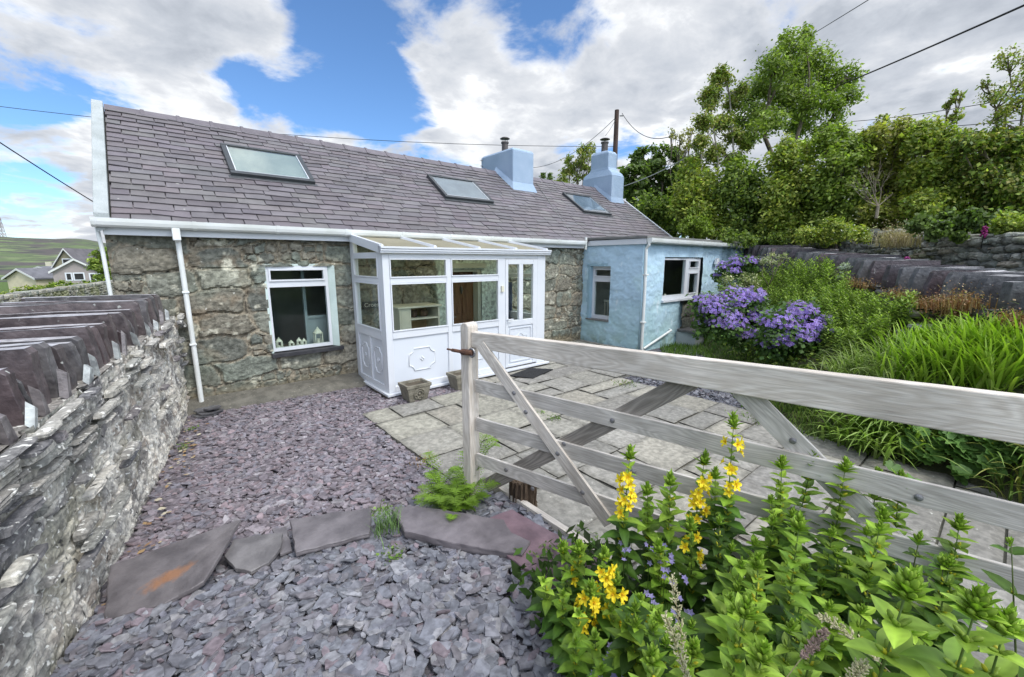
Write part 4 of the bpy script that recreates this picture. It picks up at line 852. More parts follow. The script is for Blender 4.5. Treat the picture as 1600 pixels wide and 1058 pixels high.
# ---- patio of riven flags
mb = MB(); U_, V_ = 1.74, -3.0
FL = [(.33, .325, .295), (.31, .305, .285), (.28, .275, .262), (.35, .34, .30), (.29, .288, .272), (.37, .355, .31), (.32, .315, .295)]
def flag(a, b, c, d, seed):
    g = .007; a += g; b -= g; c += g; d -= g
    n, m = max(3, int((b - a) / .05)), max(3, int((d - c) / .05)); xs = np.linspace(a, b, n); ys = np.linspace(c, d, m); X, Y = np.meshgrid(xs, ys, indexing='ij')
    lay = fbm(X * 2.2 + seed * 9, Y * 5.5, 71, 4)
    Z = .028 + (lay - .5) * .030 + r2.uniform(-.005, .005) + (X - a) * r2.normal(0, .006); ed = np.minimum(np.minimum(X - a, b - X), np.minimum(Y - c, d - Y)); Z = Z - .01 * ss(.015, 0, ed)
    Z += (np.round(lay * 9) / 9 - lay) * .02
    col = np.array(FL[r2.integers(len(FL))] if c > -9 else FL[0]) * r2.uniform(.85, 1.15)
    if (a < 3.3 and c > 3.3) and r2.random() < .8: col = np.array((.35, .345, .30)) * r2.uniform(.9, 1.1)
    C_ = col * (.84 + .26 * fbm(X * 6, Y * 6, 4))[..., None]; C_ = lerp(C_, np.array([.20, .195, .175]), ss(.022, .0, ed) * .6); vein = ss(.035, .0, np.abs(fbm(X * 2.6 + seed * 5, Y * 4.2, 171, 4) - .5)); C_ = lerp(C_, np.array([.16, .155, .14]), vein * .5)
    idx = np.arange(X.size).reshape(X.shape); F = np.stack([idx[:-1, :-1], idx[1:, :-1], idx[1:, 1:], idx[:-1, 1:]], -1).reshape(-1, 4)
    mb.add(np.stack([X, Y, Z], -1).reshape(-1, 3), F, C_.reshape(-1, 3))
    e = [(a, c), (b, c), (b, d), (a, d)]; mb.add([(x, y, .012) for x, y in e] + [(x, y, -.06) for x, y in e], [(i, (i + 1) % 4, 4 + (i + 1) % 4, 4 + i) for i in range(4)], col * .7)
r2 = np.random.default_rng(3)
def rowlay(v0, v1, ua, ub, off):
    u = ua + 0
    first = True
    while u < ub - .05:
        w = r2.choice([.45, .60, .60, .75, .90]); w = w if not first else w - off; first = False
        if u + w > ub - .15: w = ub - u
        if r2.random() < .22 and v1 - v0 > .5: vm = (v0 + v1) / 2; flag(u, u + w, v0, vm, r2.random()); flag(u, u + w, vm, v1, r2.random())
        else: flag(u, u + w, v0, v1, r2.random())
        u += w
v = 5.06; k = 0
heights = [.45, .60, .60, .45, .60, .60, .45, .60, .60, .60, .60, .6, .6, .6]
for hgt in heights:
    ua = 1.75 if v > 2.9 else 1.99; ue = 5.62 if v > 1.7 else 5.15 + .25 * max(0, v) * .5
    if v > 4.5: ue = 6.6
    rowlay(v - hgt, v, ua, ue, r2.choice([0, .15, .1])); v -= hgt; k += 1
rowlay(5.06, 5.38, 3.30, 7.7, 0)
rowlay(5.38, 6.66, 5.42, 7.72, .1)
tag(mb.build('patio', M_flag), kind='structure')
mb = MB(); mb.box(1.76, 5.3, -3.2, 5.05, -.04, .004); mb.box(3.32, 7.7, 4.4, 6.6, -.042, .003); tag(mb.build('patio_joints', mat('joint_dirt', (.15, .14, .11), (.09, .09, .065), 20, 5, .3, .7, 1)), kind='structure')
# concrete apron under the stone wall
mb = MB(); n = 40; xs = np.linspace(.05, 2.28, n); fy = 6.38 + .06 * (vn(xs * 4, xs * 0, 3) - .5) - .12 * (xs - .1) / 2
rows_ = [np.stack([xs, xs * 0 + WV, xs * 0 + .13], -1), np.stack([xs, (fy + WV) / 2, xs * 0 + .09], -1), np.stack([xs, fy, xs * 0 + .05], -1), np.stack([xs, fy - .02, xs * 0 - .04], -1)]
V = np.concatenate(rows_); idx = np.arange(4 * n).reshape(4, n); mb.add(V, np.stack([idx[:-1, :-1], idx[1:, :-1], idx[1:, 1:], idx[:-1, 1:]], -1).reshape(-1, 4))
tag(mb.build('concrete_apron', mat('dark_concrete', (.165, .155, .13), (.10, .095, .08), 9, 9, .35, .65, .95, .9, 40, .015, speck=[((.3, .28, .22), 40, .66, .72)]), smooth=True), kind='structure')
mb = MB()   # grass verge beside the flower bed
def tuft_mesh(mb, pts, hmin, hmax, w, cols, lean=.5, nseg=3):
    n = len(pts); pts = np.asarray(pts); a = rng.uniform(0, 2 * np.pi, n); h = rng.uniform(hmin, hmax, n); ln = rng.uniform(.1, lean, n) * h
    dx, dy = np.cos(a), np.sin(a); c = pal(rng.random(n), cols) * rng.uniform(.75, 1.25, n)[:, None]
    rows_ = []
    for i in range(nseg + 1):
        t = i / nseg; ww = w * (1 - t ** 1.5) * .5 + .0004; ox, oy = dx * ln * t * t, dy * ln * t * t; z = h * (t - .25 * t * t * lean)
        for s_ in (-1, 1): rows_.append(np.stack([pts[:, 0] + ox - dy * ww * s_, pts[:, 1] + oy + dx * ww * s_, pts[:, 2] + z], -1))
    V = np.stack(rows_, 1); m = 2 * (nseg + 1); base = np.arange(n)[:, None, None] * m
    f = np.array([[2 * i, 2 * i + 1, 2 * i + 3, 2 * i + 2] for i in range(nseg)])[None] + base
    mb.add(V.reshape(-1, 3), f.reshape(-1, 4), np.repeat(c, m, 0))
M_blade = mat('blade', (1, 1, 1), (.8, .85, .7), 3, 3, vcol=True, rough=.5, trans=.35, spec=.4)
GC = [(.10, .19, .03), (.14, .24, .04), (.18, .27, .06), (.08, .15, .025)]
n = 26000; x = rng.uniform(5.2, 10.2, n); y = rng.uniform(1.0, 5.2, n); td = toe_dist(x, y); al, bdd = wl(x, y)
k = ((td > -.35 + .2 * fbm(x * 2, y * 2, 3)) & (td < .55) & ((x < 9.1) | (y < 4.5))) | ((td > -1.0) & (td < .2) & (x > 7.85) & (y > 3.6) & (x < 9.1) & (y > 4.0 + .0 * x))
k &= ~((x < 7.8) & (y > 4.9)) & (y < 4.93)
x, y = x[k], y[k]; z = np.maximum(bank_z(x, y), 0) - .01; tuft_mesh(mb, np.stack([x, y, z], -1), .05, .13, .012, GC)
tag(mb.build('grass_verge', M_blade), kind='stuff')
# ---- big slates laid across the gravel
def plate(name, px, th, lab, cat, grp=None, tint=(1, 1, 1), marks=None):
    pts = [Vector((on_z(x, y, z).x, on_z(x, y, z).y, z)) for x, y, z in px]; n = len(pts)
    cc = sum(pts, Vector()) / n; b = MB(); outl = []
    for i in range(n):
        p, q = pts[i], pts[(i + 1) % n]; m = max(2, int((q - p).length / .05))
        for j in range(m):
            w_ = p.lerp(q, j / m); d = (q - p).normalized().cross(Vector((0, 0, 1)))
            outl.append(w_ + d * rnd.uniform(-.006, .006) * (0 if j == 0 else 1))
    N_ = len(outl); nn = Vector((0, 0, 1)); rings = []
    for sc, dz in ((.985, -th), (1.004, -th * .7), (.998, -th * .35), (1.0, -th * .12), (.985, 0), (.6, .002), (.25, .003)):
        rings.append([cc + (p - cc) * (sc + (rnd.uniform(-.007, .007) if -th < dz < 0 else 0)) + nn * dz for p in outl])
    vs = [p for r_ in rings for p in r_] + [cc + nn * .003]
    fs = [(i * N_ + k, i * N_ + (k + 1) % N_, (i + 1) * N_ + (k + 1) % N_, (i + 1) * N_ + k) for i in range(len(rings) - 1) for k in range(N_)]
    L0 = (len(rings) - 1) * N_; fs += [(L0 + k, L0 + (k + 1) % N_, len(vs) - 1) for k in range(N_)] + [tuple(range(N_))[::-1]]
    b.add(vs, fs, tint)
    o = single(b, name, M_slab if not marks else marks, (cc.x, cc.y, min(p.z for p in pts) - th), lab, cat, grp)
    return o
GS = 'large slates laid across the gravel'
def rust_slab():
    m = M_slab.copy(); m.name = 'rust_marked_slate'; nt = m.node_tree; N = nt.nodes; L = nt.links; b = N['Principled BSDF']; src = b.inputs['Base Color'].links[0].from_socket
    tc = N.new('ShaderNodeTexCoord'); p = on_z(262, 897, .135); c = RUSTC
    mp = N.new('ShaderNodeMapping'); mp.inputs['Location'].default_value = (-(p.x - c.x), -(p.y - c.y), 0); L.new(tc.outputs['Object'], mp.inputs[0])
    mp2 = N.new('ShaderNodeMapping'); mp2.inputs['Rotation'].default_value = (0, 0, -math.radians(15)); mp2.inputs['Scale'].default_value = (6.5, 17, 0); L.new(mp.outputs[0], mp2.inputs[0])
    ln = N.new('ShaderNodeVectorMath'); ln.operation = 'LENGTH'; L.new(mp2.outputs[0], ln.inputs[0])
    nz = N.new('ShaderNodeTexNoise'); nz.inputs['Scale'].default_value = 26; nz.inputs['Detail'].default_value = 7; L.new(tc.outputs['Object'], nz.inputs[0])
    ad = N.new('ShaderNodeMath'); ad.operation = 'MULTIPLY_ADD'; L.new(nz.outputs[0], ad.inputs[0]); ad.inputs[1].default_value = 1.6; L.new(ln.outputs['Value'], ad.inputs[2])
    r_ = N.new('ShaderNodeMapRange'); L.new(ad.outputs[0], r_.inputs[0]); r_.inputs[1].default_value = 1.75; r_.inputs[2].default_value = 1.15; r_.inputs[4].default_value = .8
    mx = N.new('ShaderNodeMix'); mx.data_type = 'RGBA'; L.new(r_.outputs[0], mx.inputs[0]); L.new(src, mx.inputs[6]); mx.inputs[7].default_value = (.30, .145, .07, 1); L.new(mx.outputs[2], b.inputs['Base Color'])
    return m
PX1 = [(163, 968, .05), (172, 883, .12), (376, 811, .17), (345, 865, .17), (318, 908, .13), (258, 942, .09)]
q_ = [on_z(x, y, z) for x, y, z in PX1]; RUSTC = sum(q_, Vector()) / len(q_)
plate('slate_slab', PX1, .030, 'large square dark slate with an orange rust mark leaning against the left wall', 'slate slab', GS, (1, .98, .96), rust_slab())
plate('slate_slab', [(350, 868, .09), (365, 843, .11), (400, 836, .11), (442, 832, .11), (438, 855, .11), (420, 878, .09), (392, 893, .08), (368, 888, .08)], .028, 'small rounded grey slate between the rust-marked slate and a rectangular one', 'slate slab', GS, (1.15, 1.17, 1.12))
plate('slate_slab', [(452, 812, .12), (520, 800, .13), (580, 794, .14), (577, 833, .13), (520, 848, .12), (462, 863, .12)], .034, 'rectangular grey slate with pale bird specks, between the round slate and the grass tuft', 'slate slab', GS, (1.1, 1.08, 1.08))
plate('slate_slab', [(612, 795, .15), (650, 790, .16), (788, 812, .15), (800, 832, .14), (829, 846, .13), (815, 866, .13), (720, 850, .14), (632, 830, .15)], .052, 'long tapering grey slate lying on top of the wide purple one', 'slate slab', GS, (1.12, 1.08, 1.1))
plate('slate_slab', [(765, 808, .115), (800, 795, .115), (900, 852, .11), (1000, 925, .105), (900, 935, .105), (815, 885, .11), (760, 840, .115)], .034, 'wide flat purple slate under the end of the long slate', 'slate slab', GS, (1.15, .82, .92))
plate('slate_slab', [(425, 826, .07), (447, 822, .07), (456, 860, .06), (438, 866, .06)], .02, 'narrow slate sliver wedged beside the rounded slate', 'slate slab', GS, (1.2, 1.2, 1.2))
for k, (dx, s, lb) in enumerate(((0, 1.0, 'bottom slate of the little stack under the downpipe'), (.02, .85, 'second slate up in the little stack under the downpipe'), (-.02, .7, 'third slate up in the little stack under the downpipe'), (.05, .55, 'topmost slate of the little stack under the downpipe'))):
    c0 = Vector((.27 + dx, 6.28 - dx, .012 + k * .026)); b = MB(); m = [(c0.x + s * .17 * math.cos(a + k), c0.y + s * .13 * math.sin(a + k), c0.z) for a in (0.2, 1.1, 1.9, 3.0, 3.9, 5.1)]; b.prism(m, (0, 0, .022), (.8, .85, .85)); single(b, 'slate_piece', M_slab, c0, lb, 'slate', 'slates stacked under the downpipe', bevel=.003)
# timber edging by the gate
edg = beam('timber_edging', (1.915, 2.62, .05), (1.93, .35, .05), .13, .05, (0, 0, 1), M_wood, None); tag(edg, 'pale timber edging board along the gravel below the gate', 'edging board')
# ================================================================== LEFT GARDEN WALL
LW = empty('garden_wall', (wall_u(2.5), 2.5, 0), 'rough lichened stone garden wall topped with upright purple slates', 'wall')
V0, V1 = -1.3, 6.66; dl = Vector((.168, 1, 0)).normalized(); Ln = (V1 - V0) * math.hypot(1, .168); nl = Vector((dl.y, -dl.x, 0))
def topl(v): return 1.08 + .024 * v
def lw_fn(s, z):
    zw = z + (fbm(s * 1.4, z * 2, 3) - .5) * .10 + .03 * np.sin(s * 2); sw = s + (fbm(s * 3, z * 3, 5) - .5) * .12
    f1, f2, i = vor(sw, zw, .62, .095, .33, 3, 6); e = f2 - f1
    n = fbm(s * 7, z * 9, 2, 5); n2 = fbm(s * 28, z * 34, 8, 4); n3 = fbm(s * 3, z * 3, 51, 4)
    top_ = topl(V0 + s * dl.y)
    nr = ss(5.6, 4.2, s); rough = ss(top_ - .20 - .25 * nr, top_ - .42 - .3 * nr, z + (n3 - .5) * .45) * ss(.34, .52, fbm(s * 1.1 + 3, z * 2.2, 88) + .12 * ss(4.0, 6.0, s))       # mortar-smeared zone
    rough = np.maximum(rough, ss(4.9, 6.2, s) * .95)
    slabh = (ss(.02, .16, e) - .5) * .075 + (i - .5) * .06 + (fbm(s * 6, z * 45, 13, 3) - .5) * .02
    g1, g2, gi = vor(sw * .8 + zw * .5, zw + n * .05, .11, .085, .35, 2.2, 61); eg = g2 - g1
    rh = (fbm(s * 8, z * 6.5, 23, 5) - .5) * .14 + (n2 - .5) * .03 + (ss(0, .22, eg) - .5) * .03 + (gi - .5) * .035
    h = (slabh * (1 - rough) + rh * rough) * .42 + (n2 - .5) * .012 - .008
    c = pal((i * 5.3) % 1, [(.20, .20, .205), (.15, .15, .16), (.25, .245, .235), (.17, .165, .175), (.22, .225, .21), (.28, .27, .26)]) * (.65 + .7 * n)[..., None]
    gap = 1 - ss(.02, .09, e); c = lerp(c, np.array([.035, .032, .03]), gap * .85 * (1 - rough))
    li = ss(.50, .60, fbm(s * 6, z * 9, 33, 5)); c = lerp(c, np.array([.52, .51, .47]) * (.75 + .4 * n2)[..., None], li * .7)
    cr = pal(gi, [(.50, .48, .44), (.42, .405, .37), (.55, .535, .50), (.36, .35, .33), (.46, .45, .42), (.27, .265, .26), (.52, .50, .46), (.31, .28, .25)]) * (.6 + .8 * n2)[..., None]
    hole = ss(-.035, -.075, rh); cr = lerp(cr, np.array([.07, .065, .058]), hole * .8)
    dk = ss(.58, .66, fbm(s * 4.5, z * 3.5, 71, 4)); cr = lerp(cr, np.array([.14, .135, .135]), dk * .75)
    wh = ss(.60, .70, fbm(s * 11, z * 13, 81, 5)); cr = lerp(cr, np.array([.68, .67, .63]), wh * .7)
    c = c * (1 - rough)[..., None] + cr * rough[..., None]
    gn = ss(.62, .72, fbm(s * 2.2, z * 2.2, 49)); c = lerp(c, np.array([.20, .19, .12]), gn * .35)
    return h - .02, c
mb = MB()
for (a, b, res) in ((0, 3.2, .0105), (3.2, 5.4, .013), (5.4, Ln, .018)):
    P = Vector((wall_u(V0), V0, 0)) + dl * a
    V, F, C_ = field((P.x, P.y, 0), tuple(dl), tuple(nl), b - a, -.06, (lambda a_: (lambda s: topl(V0 + (s + a_) * dl.y)))(a), res, (lambda a_: (lambda s, z: lw_fn(s + a_, z)))(a)); mb.add(V, F, C_)
mb.build('wall_face', M_wallstone, LW, smooth=False)
mb = MB(); rk_ = np.random.default_rng(4)
def keepw(cs, cz, r):
    near = max(0, min(1, (5.4 - cs) / 1.6)); t = topl(V0 + cs * dl.y); u_ = (t - cz) / t
    pr_ = (1.0 if u_ < .12 else .85 - 1.1 * u_) * (.45 + .55 * near) - .02 + .3 * (float(fbm(np.array([cs * .9]), np.array([cz * 1.6]), 88)[0]) - .5)
    return r.random() < pr_
rubble(mb, (wall_u(V0), V0, 0), dl, nl, Ln, 0.0, lambda s: topl(V0 + s * dl.y) + .035, (.10, .50), (.028, .066), .038, [(.36, .355, .335), (.31, .305, .29), (.20, .20, .205), (.14, .14, .15), (.27, .265, .255), (.17, .16, .17), (.34, .335, .31), (.23, .235, .225), (.42, .41, .385)], .10, keepw, (-.005, .05), 12)
mb.build('face_stones', M_wallstone, LW)
mb = MB(); P = Vector((wall_u(V0), V0, 0)); Q = Vector((wall_u(V1), V1, 0)); back = -nl * .62
mb.add([P + Vector((0, 0, topl(V0) - .012)) + nl * -.03, Q + Vector((0, 0, topl(V1) - .012)) - nl * .03, Q + back + Vector((0, 0, topl(V1) - .012)), P + back + Vector((0, 0, topl(V0) - .012)), P + back + Vector((0, 0, -.1)), Q + back + Vector((0, 0, -.1)), Q + Vector((0, 0, -.1)) - nl * .03], [(0, 1, 2, 3), (3, 2, 5, 4), (1, 6, 5, 2)], (.22, .21, .2))
mb.build('wall_core', M_wallstone, LW)
CC = [(.10, .075, .078), (.125, .10, .10), (.09, .075, .076), (.125, .118, .12), (.15, .135, .132), (.115, .112, .115), (.11, .088, .09)]
def coping(mb_, base, along, inward, ln, th, h, lean, batter, col, splay=0, r_=rnd, sag=0, pl_=1.0):
    """an upright slate: base point at its front lower corner; 'along' the wall, 'inward' across the wall top"""
    along, inward = Vector(along), Vector(inward); up = Vector((0, 0, 1)); vs = []; m = 5; nrm_ = -inward; q = 5
    fp = [(batter, 0), (batter * .86, h * .3), (batter * .55, h * .62), (batter * .18, h * .92), (-.012, h), ]     # front edge profile (outwards, up)
    prof = [(o + r_.uniform(-.008, .008), z) for o, z in fp]
    nb = len(prof)
    for side in (0, 1):
        for (o, z) in prof: vs.append(base + nrm_ * (o + r_.uniform(-.005, .005)) + along * (side * th + lean * z / h) + up * z)
        for t_ in (.25, .5, .75, 1): vs.append(base + inward * (ln * t_) + along * (side * th * (1 - .05 * t_) + lean + splay * t_) + up * (h + r_.uniform(-.006, .006) - sag * t_))
        vs.append(base + inward * ln + along * (side * th + splay) + up * -.01)
    N_ = nb + 5; fs = [tuple(range(N_)), tuple(range(N_, 2 * N_))[::-1]] + [(i, i + N_, (i + 1) % N_ + N_, (i + 1) % N_) for i in range(N_)]
    t0, t1 = nb - 1, nb + 3        # top faces coloured paler: sky sheen put into the colour
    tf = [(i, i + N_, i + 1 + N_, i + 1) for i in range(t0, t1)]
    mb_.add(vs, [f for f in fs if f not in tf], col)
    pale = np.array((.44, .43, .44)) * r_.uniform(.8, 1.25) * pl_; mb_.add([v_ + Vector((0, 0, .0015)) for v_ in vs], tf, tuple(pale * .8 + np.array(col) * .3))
v = -.9; k = 0; rr = random.Random(21)
while v < 6.35:
    th = rr.uniform(.045, .11); h = rr.uniform(.25, .34) * (1.0 if v > 1.2 else 1.05); big = True
    small = rr.random() < .22
    if small: h *= .62
    P = Vector((wall_u(v), v, topl(v) - .02)) + nl * (-.10 if not small else -.09)
    b = MB(); c = np.array(CC[rr.randrange(len(CC))]) * rr.uniform(.85, 1.15)
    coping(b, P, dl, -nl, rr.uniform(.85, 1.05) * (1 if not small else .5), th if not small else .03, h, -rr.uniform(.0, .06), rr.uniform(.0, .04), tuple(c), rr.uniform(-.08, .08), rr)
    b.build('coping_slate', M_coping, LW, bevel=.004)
    if rr.random() < .62:       # shard wedged at the foot of a slate
        b = MB(); hh = rr.uniform(.09, .17); q = P + dl * (th + .02) + nl * .075; cs = (.42, .45, .44) if rr.random() < .6 else (.2, .18, .18)
        w_ = rr.uniform(.03, .09); le = rr.uniform(-.05, .06); b.prism([q, q + dl * w_ + Vector((0, 0, .012)), q + dl * (w_ * .8 + le) + Vector((0, 0, hh * rr.uniform(.7, 1))), q + dl * (le + w_ * .1) + Vector((0, 0, hh))], -nl * rr.uniform(.02, .04) + Vector((0, 0, .03)), cs); b.build('shard', M_coping, LW)
    v += th + rr.uniform(.05, .13) if small else th + rr.uniform(.045, .13); k += 1
# leaves / litter along the foot of the wall
mb = MB()
for _ in range(90):
    v = rr.uniform(2.4, 6.4); q = Vector((wall_u(v) + rr.uniform(.02, .22), v, .03)); a = rr.uniform(0, 6.28); l = rr.uniform(.015, .06); w = l * rr.uniform(.2, .5)
    d = Vector((math.cos(a), math.sin(a), rr.uniform(-.1, .3))) * l; e = Vector((-math.sin(a), math.cos(a), 0)) * w; mb.add([q, q + d * .5 + e, q + d, q + d * .5 - e], [(0, 1, 2, 3)], rr.choice([(.36, .24, .12), (.45, .36, .22), (.28, .17, .09), (.5, .45, .33)]))
tag(mb.build('dead_leaves', mat('dead_leaf', (1, 1, 1), (.8, .8, .8), 9, 3, vcol=True)), kind='stuff')
# ================================================================== FAR LEFT: dry stone wall, bushes, houses, hill
def dry_fn(cw, ch, seed, cols, rel=.07, moss=(.16, .17, .07), cap=None):
    def fn(s, z):
        zw = z + (fbm(s * 1.2, z * 2, seed) - .5) * ch * .9; sw = s + (fbm(s * 3, z * 3, seed + 2) - .5) * cw * .5
        f1, f2, i = vor(sw, zw, cw, ch, .36, 2.6, seed); e = f2 - f1; n = fbm(s * 8, z * 8, seed + 4, 4)
        h = np.sqrt(ss(0, .5, e)) * rel + (i - .5) * rel * .7 + (n - .5) * .02
        c = pal((i * 9.7) % 1, cols) * (.65 + .7 * n)[..., None]; c = lerp(c, np.array([.025, .023, .02]), 1 - ss(.02, .13, e))
        c = lerp(c, np.array(moss) * (.7 + .6 * n)[..., None], ss(.52, .66, fbm(s * 1.5, z * 2.5, seed + 8)) * .6)
        return h, c
    return fn
DC = [(.22, .215, .19), (.17, .17, .155), (.27, .26, .225), (.14, .14, .135), (.20, .19, .155), (.30, .29, .26), (.19, .20, .18)]
fw_ = empty('field_wall', (-6, 11.5, -.1), 'low dry stone wall across the lane with a pale coping', 'wall')
A, B = on_z(-60, 512, -.1), on_z(182, 459, -.1); dd = (B - A); Lf = dd.length + 3; dd.normalize(); nn_ = Vector((dd.y, -dd.x, 0))
if nn_.dot(-A) < 0: nn_ = -nn_
mb = MB(); V, F, C_ = field((A.x, A.y, 0), tuple(dd), tuple(nn_), Lf, -.2, .56, .045, dry_fn(.26, .13, 5, DC)); mb.add(V, F, C_); mb.build('wall_face', M_dry, fw_, smooth=False)
mb = MB(); x = 0
while x < Lf: 
    w = rr.uniform(.12, .3); h = rr.uniform(.10, .17); p = A + dd * x + Vector((0, 0, .66)) + nn_ * .04; mb.prism([p, p + dd * (w - .02), p + dd * (w - .02) + Vector((0, 0, h)), p + dd * .01 + Vector((0, 0, h * .9))], -nn_ * .45, tuple(np.array(DC[rr.randrange(7)]) * rr.uniform(.9, 1.5))); x += w
mb.build('coping', M_dry, fw_, bevel=.02)
# hill
def hill():
    mb = MB(); n, m = 120, 26; az0, az1 = -150, 1750; vs = []
    for i in range(n + 1):
        x = az0 - 500 + (az1 - az0) * i / n
        r = ray(x, PH); r = Vector((r.x, r.y, 0)).normalized()
        prof = 17 * math.exp(-((x + 40) / 330) ** 2) + 7 * math.exp(-((x - 130) / 120) ** 2) + 5 * float(vn(np.array([x / 45.]), np.array([0.]), 3)[0]) + 3
        for j in range(m + 1):
            t = j / m; d = 95 + 750 * t; h = -7 + (prof + 7) * float(ss(0.05, .95, t)) * 1.05 + 2.5 * (float(fbm(np.array([x / 60.]), np.array([t * 9]), 6)[0]) - .5) * t
            f = d / max(.3, 1); p = r * d; vs.append((p.x, p.y, h + EYE * t))
    idx = np.arange((n + 1) * (m + 1)).reshape(n + 1, m + 1); mb.add(np.array(vs), np.stack([idx[:-1, :-1], idx[1:, :-1], idx[1:, 1:], idx[:-1, 1:]], -1).reshape(-1, 4))
    return mb
m_h = mat('hill_heath', (.10, .135, .06), (.085, .075, .07), .03, 10, .44, .56, 1, speck=[((.15, .19, .085), .045, .56, .62), ((.055, .06, .05), .08, .56, .62)])
tag(hill().build('hill', m_h, smooth=True), kind='structure')
def far_house(cx, cy, d, wpx, hpx, rpx, yaw_, label, wallc, roofc, wins, chim=None, porch=False, depth=7.):
    """gabled house; (cx,cy) pixel of the wall foot centre of the gable end"""
    p = at(cx, cy, d); s = d / PF; hw = wpx * s / 2; wh = hpx * s; rh = rpx * s
    t = empty('house', p, label, 'house'); ca, sa = math.cos(yaw_), math.sin(yaw_); X = Vector((ca, sa, 0)); Y = Vector((-sa, ca, 0)); Zu = Vector((0, 0, 1))
    q = lambda x, y, z: p + X * x + Y * y + Zu * z
    mw = mat('house_wall', wallc, tuple(c * .85 for c in wallc), 1.5, 6); mr_ = mat('house_roof', roofc, tuple(c * .7 for c in roofc), 1.2, 6)
    m = MB(); m.prism([q(-hw, 0, -3), q(hw, 0, -3), q(hw, 0, wh), q(0, 0, wh + rh), q(-hw, 0, wh)], Y * depth); m.build('wall', mw, t)
    m = MB(); o = .35
    for sg in (-1, 1): m.prism([q(sg * (hw + o), -o, wh - o * rh / hw), q(0, -o, wh + rh + .02), q(0, -o, wh + rh + .25), q(sg * (hw + o), -o, wh - o * rh / hw + .22)], Y * (depth + 2 * o))
    r_ = m.build('roof', mr_, t)
    m = MB()
    for sg in (-1, 1): m.prism([q(sg * (hw + o), -o - .06, wh - o * rh / hw - .05), q(0, -o - .06, wh + rh - .05), q(0, -o - .06, wh + rh + .22), q(sg * (hw + o), -o - .06, wh - o * rh / hw + .22)], Y * .05)
    m.build('barge_board', mat('barge', (.6, .6, .58), None), t)
    for (x0, x1, z0, z1) in wins:
        m = MB(); m.prism([q(x0, -.05, z0), q(x1, -.05, z0), q(x1, -.05, z1), q(x0, -.05, z1)], Y * .1); w = m.build('window', M_upvc, t)
        m = MB(); m.prism([q(x0 + .15, -.08, z0 + .15), q(x1 - .15, -.08, z0 + .15), q(x1 - .15, -.08, z1 - .15), q(x0 + .15, -.08, z1 - .15)], Y * .02); m.build('pane', M_dark, w)
    if chim: m = MB(); c = q(*chim); m.box(c.x - .5, c.x + .5, c.y - .5, c.y + .5, c.z - 2, c.z + 1.6); m.build('chimney', mw, r_)
    return t
far_house(34, 441, 62, 50, 6, 13, math.radians(-45), 'cream bungalow with a grey slate roof, furthest left beyond the bushes', (.62, .56, .40), (.16, .16, .175), [], depth=11)
far_house(122, 443, 58, 50, 19, 17, math.radians(3), 'pebble-grey gabled house with white windows, right of the cream bungalow', (.33, .29, .28), (.13, .125, .13), [(-1.1, -.4, .4, 1.5), (-.35, .8, .4, 1.5), (1.2, 1.9, .2, 1.4), (1.95, 2.6, .2, 1.4)], depth=9)
far_house(110, 436, 75, 40, 16, 29, math.radians(-28), 'tall steep-roofed stone chapel-like house rising behind the grey gabled one', (.24, .22, .15), (.15, .14, .15), [(-.7, .7, 2.2, 3.6)], depth=15)
far_house(66, 436, 95, 40, 13, 5, math.radians(-50), 'low slate-roofed house with a pale chimney behind the cream bungalow', (.5, .48, .36), (.17, .17, .19), [], chim=(-2, 3, 2.2), depth=8)
# radio mast on the hill
p = at(10, 392, 780); t = empty('radio_mast', p, 'tall thin lattice radio mast standing on the distant hill', 'radio mast'); M_mast = mat('mast_steel', (.30, .27, .28), None); H_ = 60
m = MB(); K = 4
for k in range(K):
    a = k * math.pi / 2 + .4; m.tube([p + Vector((6.0 * math.cos(a), 6.0 * math.sin(a), -4)), p + Vector((1.2 * math.cos(a), 1.2 * math.sin(a), H_))], .42, 5)
    for j in range(9):
        z0, z1 = j * H_ / 9, (j + 1) * H_ / 9; r0, r1 = 5.6 - 4.4 * j / 9, 5.6 - 4.4 * (j + 1) / 9; b_ = a + math.pi / 2
        m.tube([p + Vector((r0 * math.cos(a), r0 * math.sin(a), z0)), p + Vector((r1 * math.cos(b_), r1 * math.sin(b_), z1))], .28, 4)
m.build('lattice', M_mast, t)
m = MB(); m.tube([p + Vector((0, 0, H_)), p + Vector((0, 0, H_ + 9))], .4, 5); m.build('aerial', M_mast, t)
# ================================================================== RIGHT: upright slate wall and dry stone wall
RW = empty('slate_terrace_wall', (9, 2, 1.3), 'low terrace wall of big upright purple-grey slates above the flower bed', 'wall')
s = -3.2; rr = random.Random(5)
RC = [(.085, .07, .082), (.10, .082, .095), (.08, .082, .088), (.125, .125, .13), (.085, .058, .066), (.11, .118, .12)]
while s < 9.2:
    th = rr.uniform(.07, .13); h = rr.uniform(.31, .36); P = WL0 + WLD * s + Vector((0, 0, float(zbase(s)) + .15)); b = MB()
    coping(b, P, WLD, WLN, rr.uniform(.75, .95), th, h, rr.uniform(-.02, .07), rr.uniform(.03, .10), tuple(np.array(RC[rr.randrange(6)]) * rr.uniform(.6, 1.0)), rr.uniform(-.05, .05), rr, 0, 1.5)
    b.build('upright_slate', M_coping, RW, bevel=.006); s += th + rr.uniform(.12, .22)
mb = MB(); P = WL0 - WLD * 3.4 - WLN * .02; V, F, C_ = field((P.x, P.y, 0), tuple(WLD), tuple(-WLN), 12.9, .3, lambda s_: zbase(s_ - 3.4) + .14, .035, dry_fn(.34, .10, 33, [(.10, .105, .11), (.13, .12, .13), (.08, .08, .085), (.15, .15, .145)], .05)); mb.add(V, F, C_); mb.build('wall_face', M_dry, RW, smooth=True)
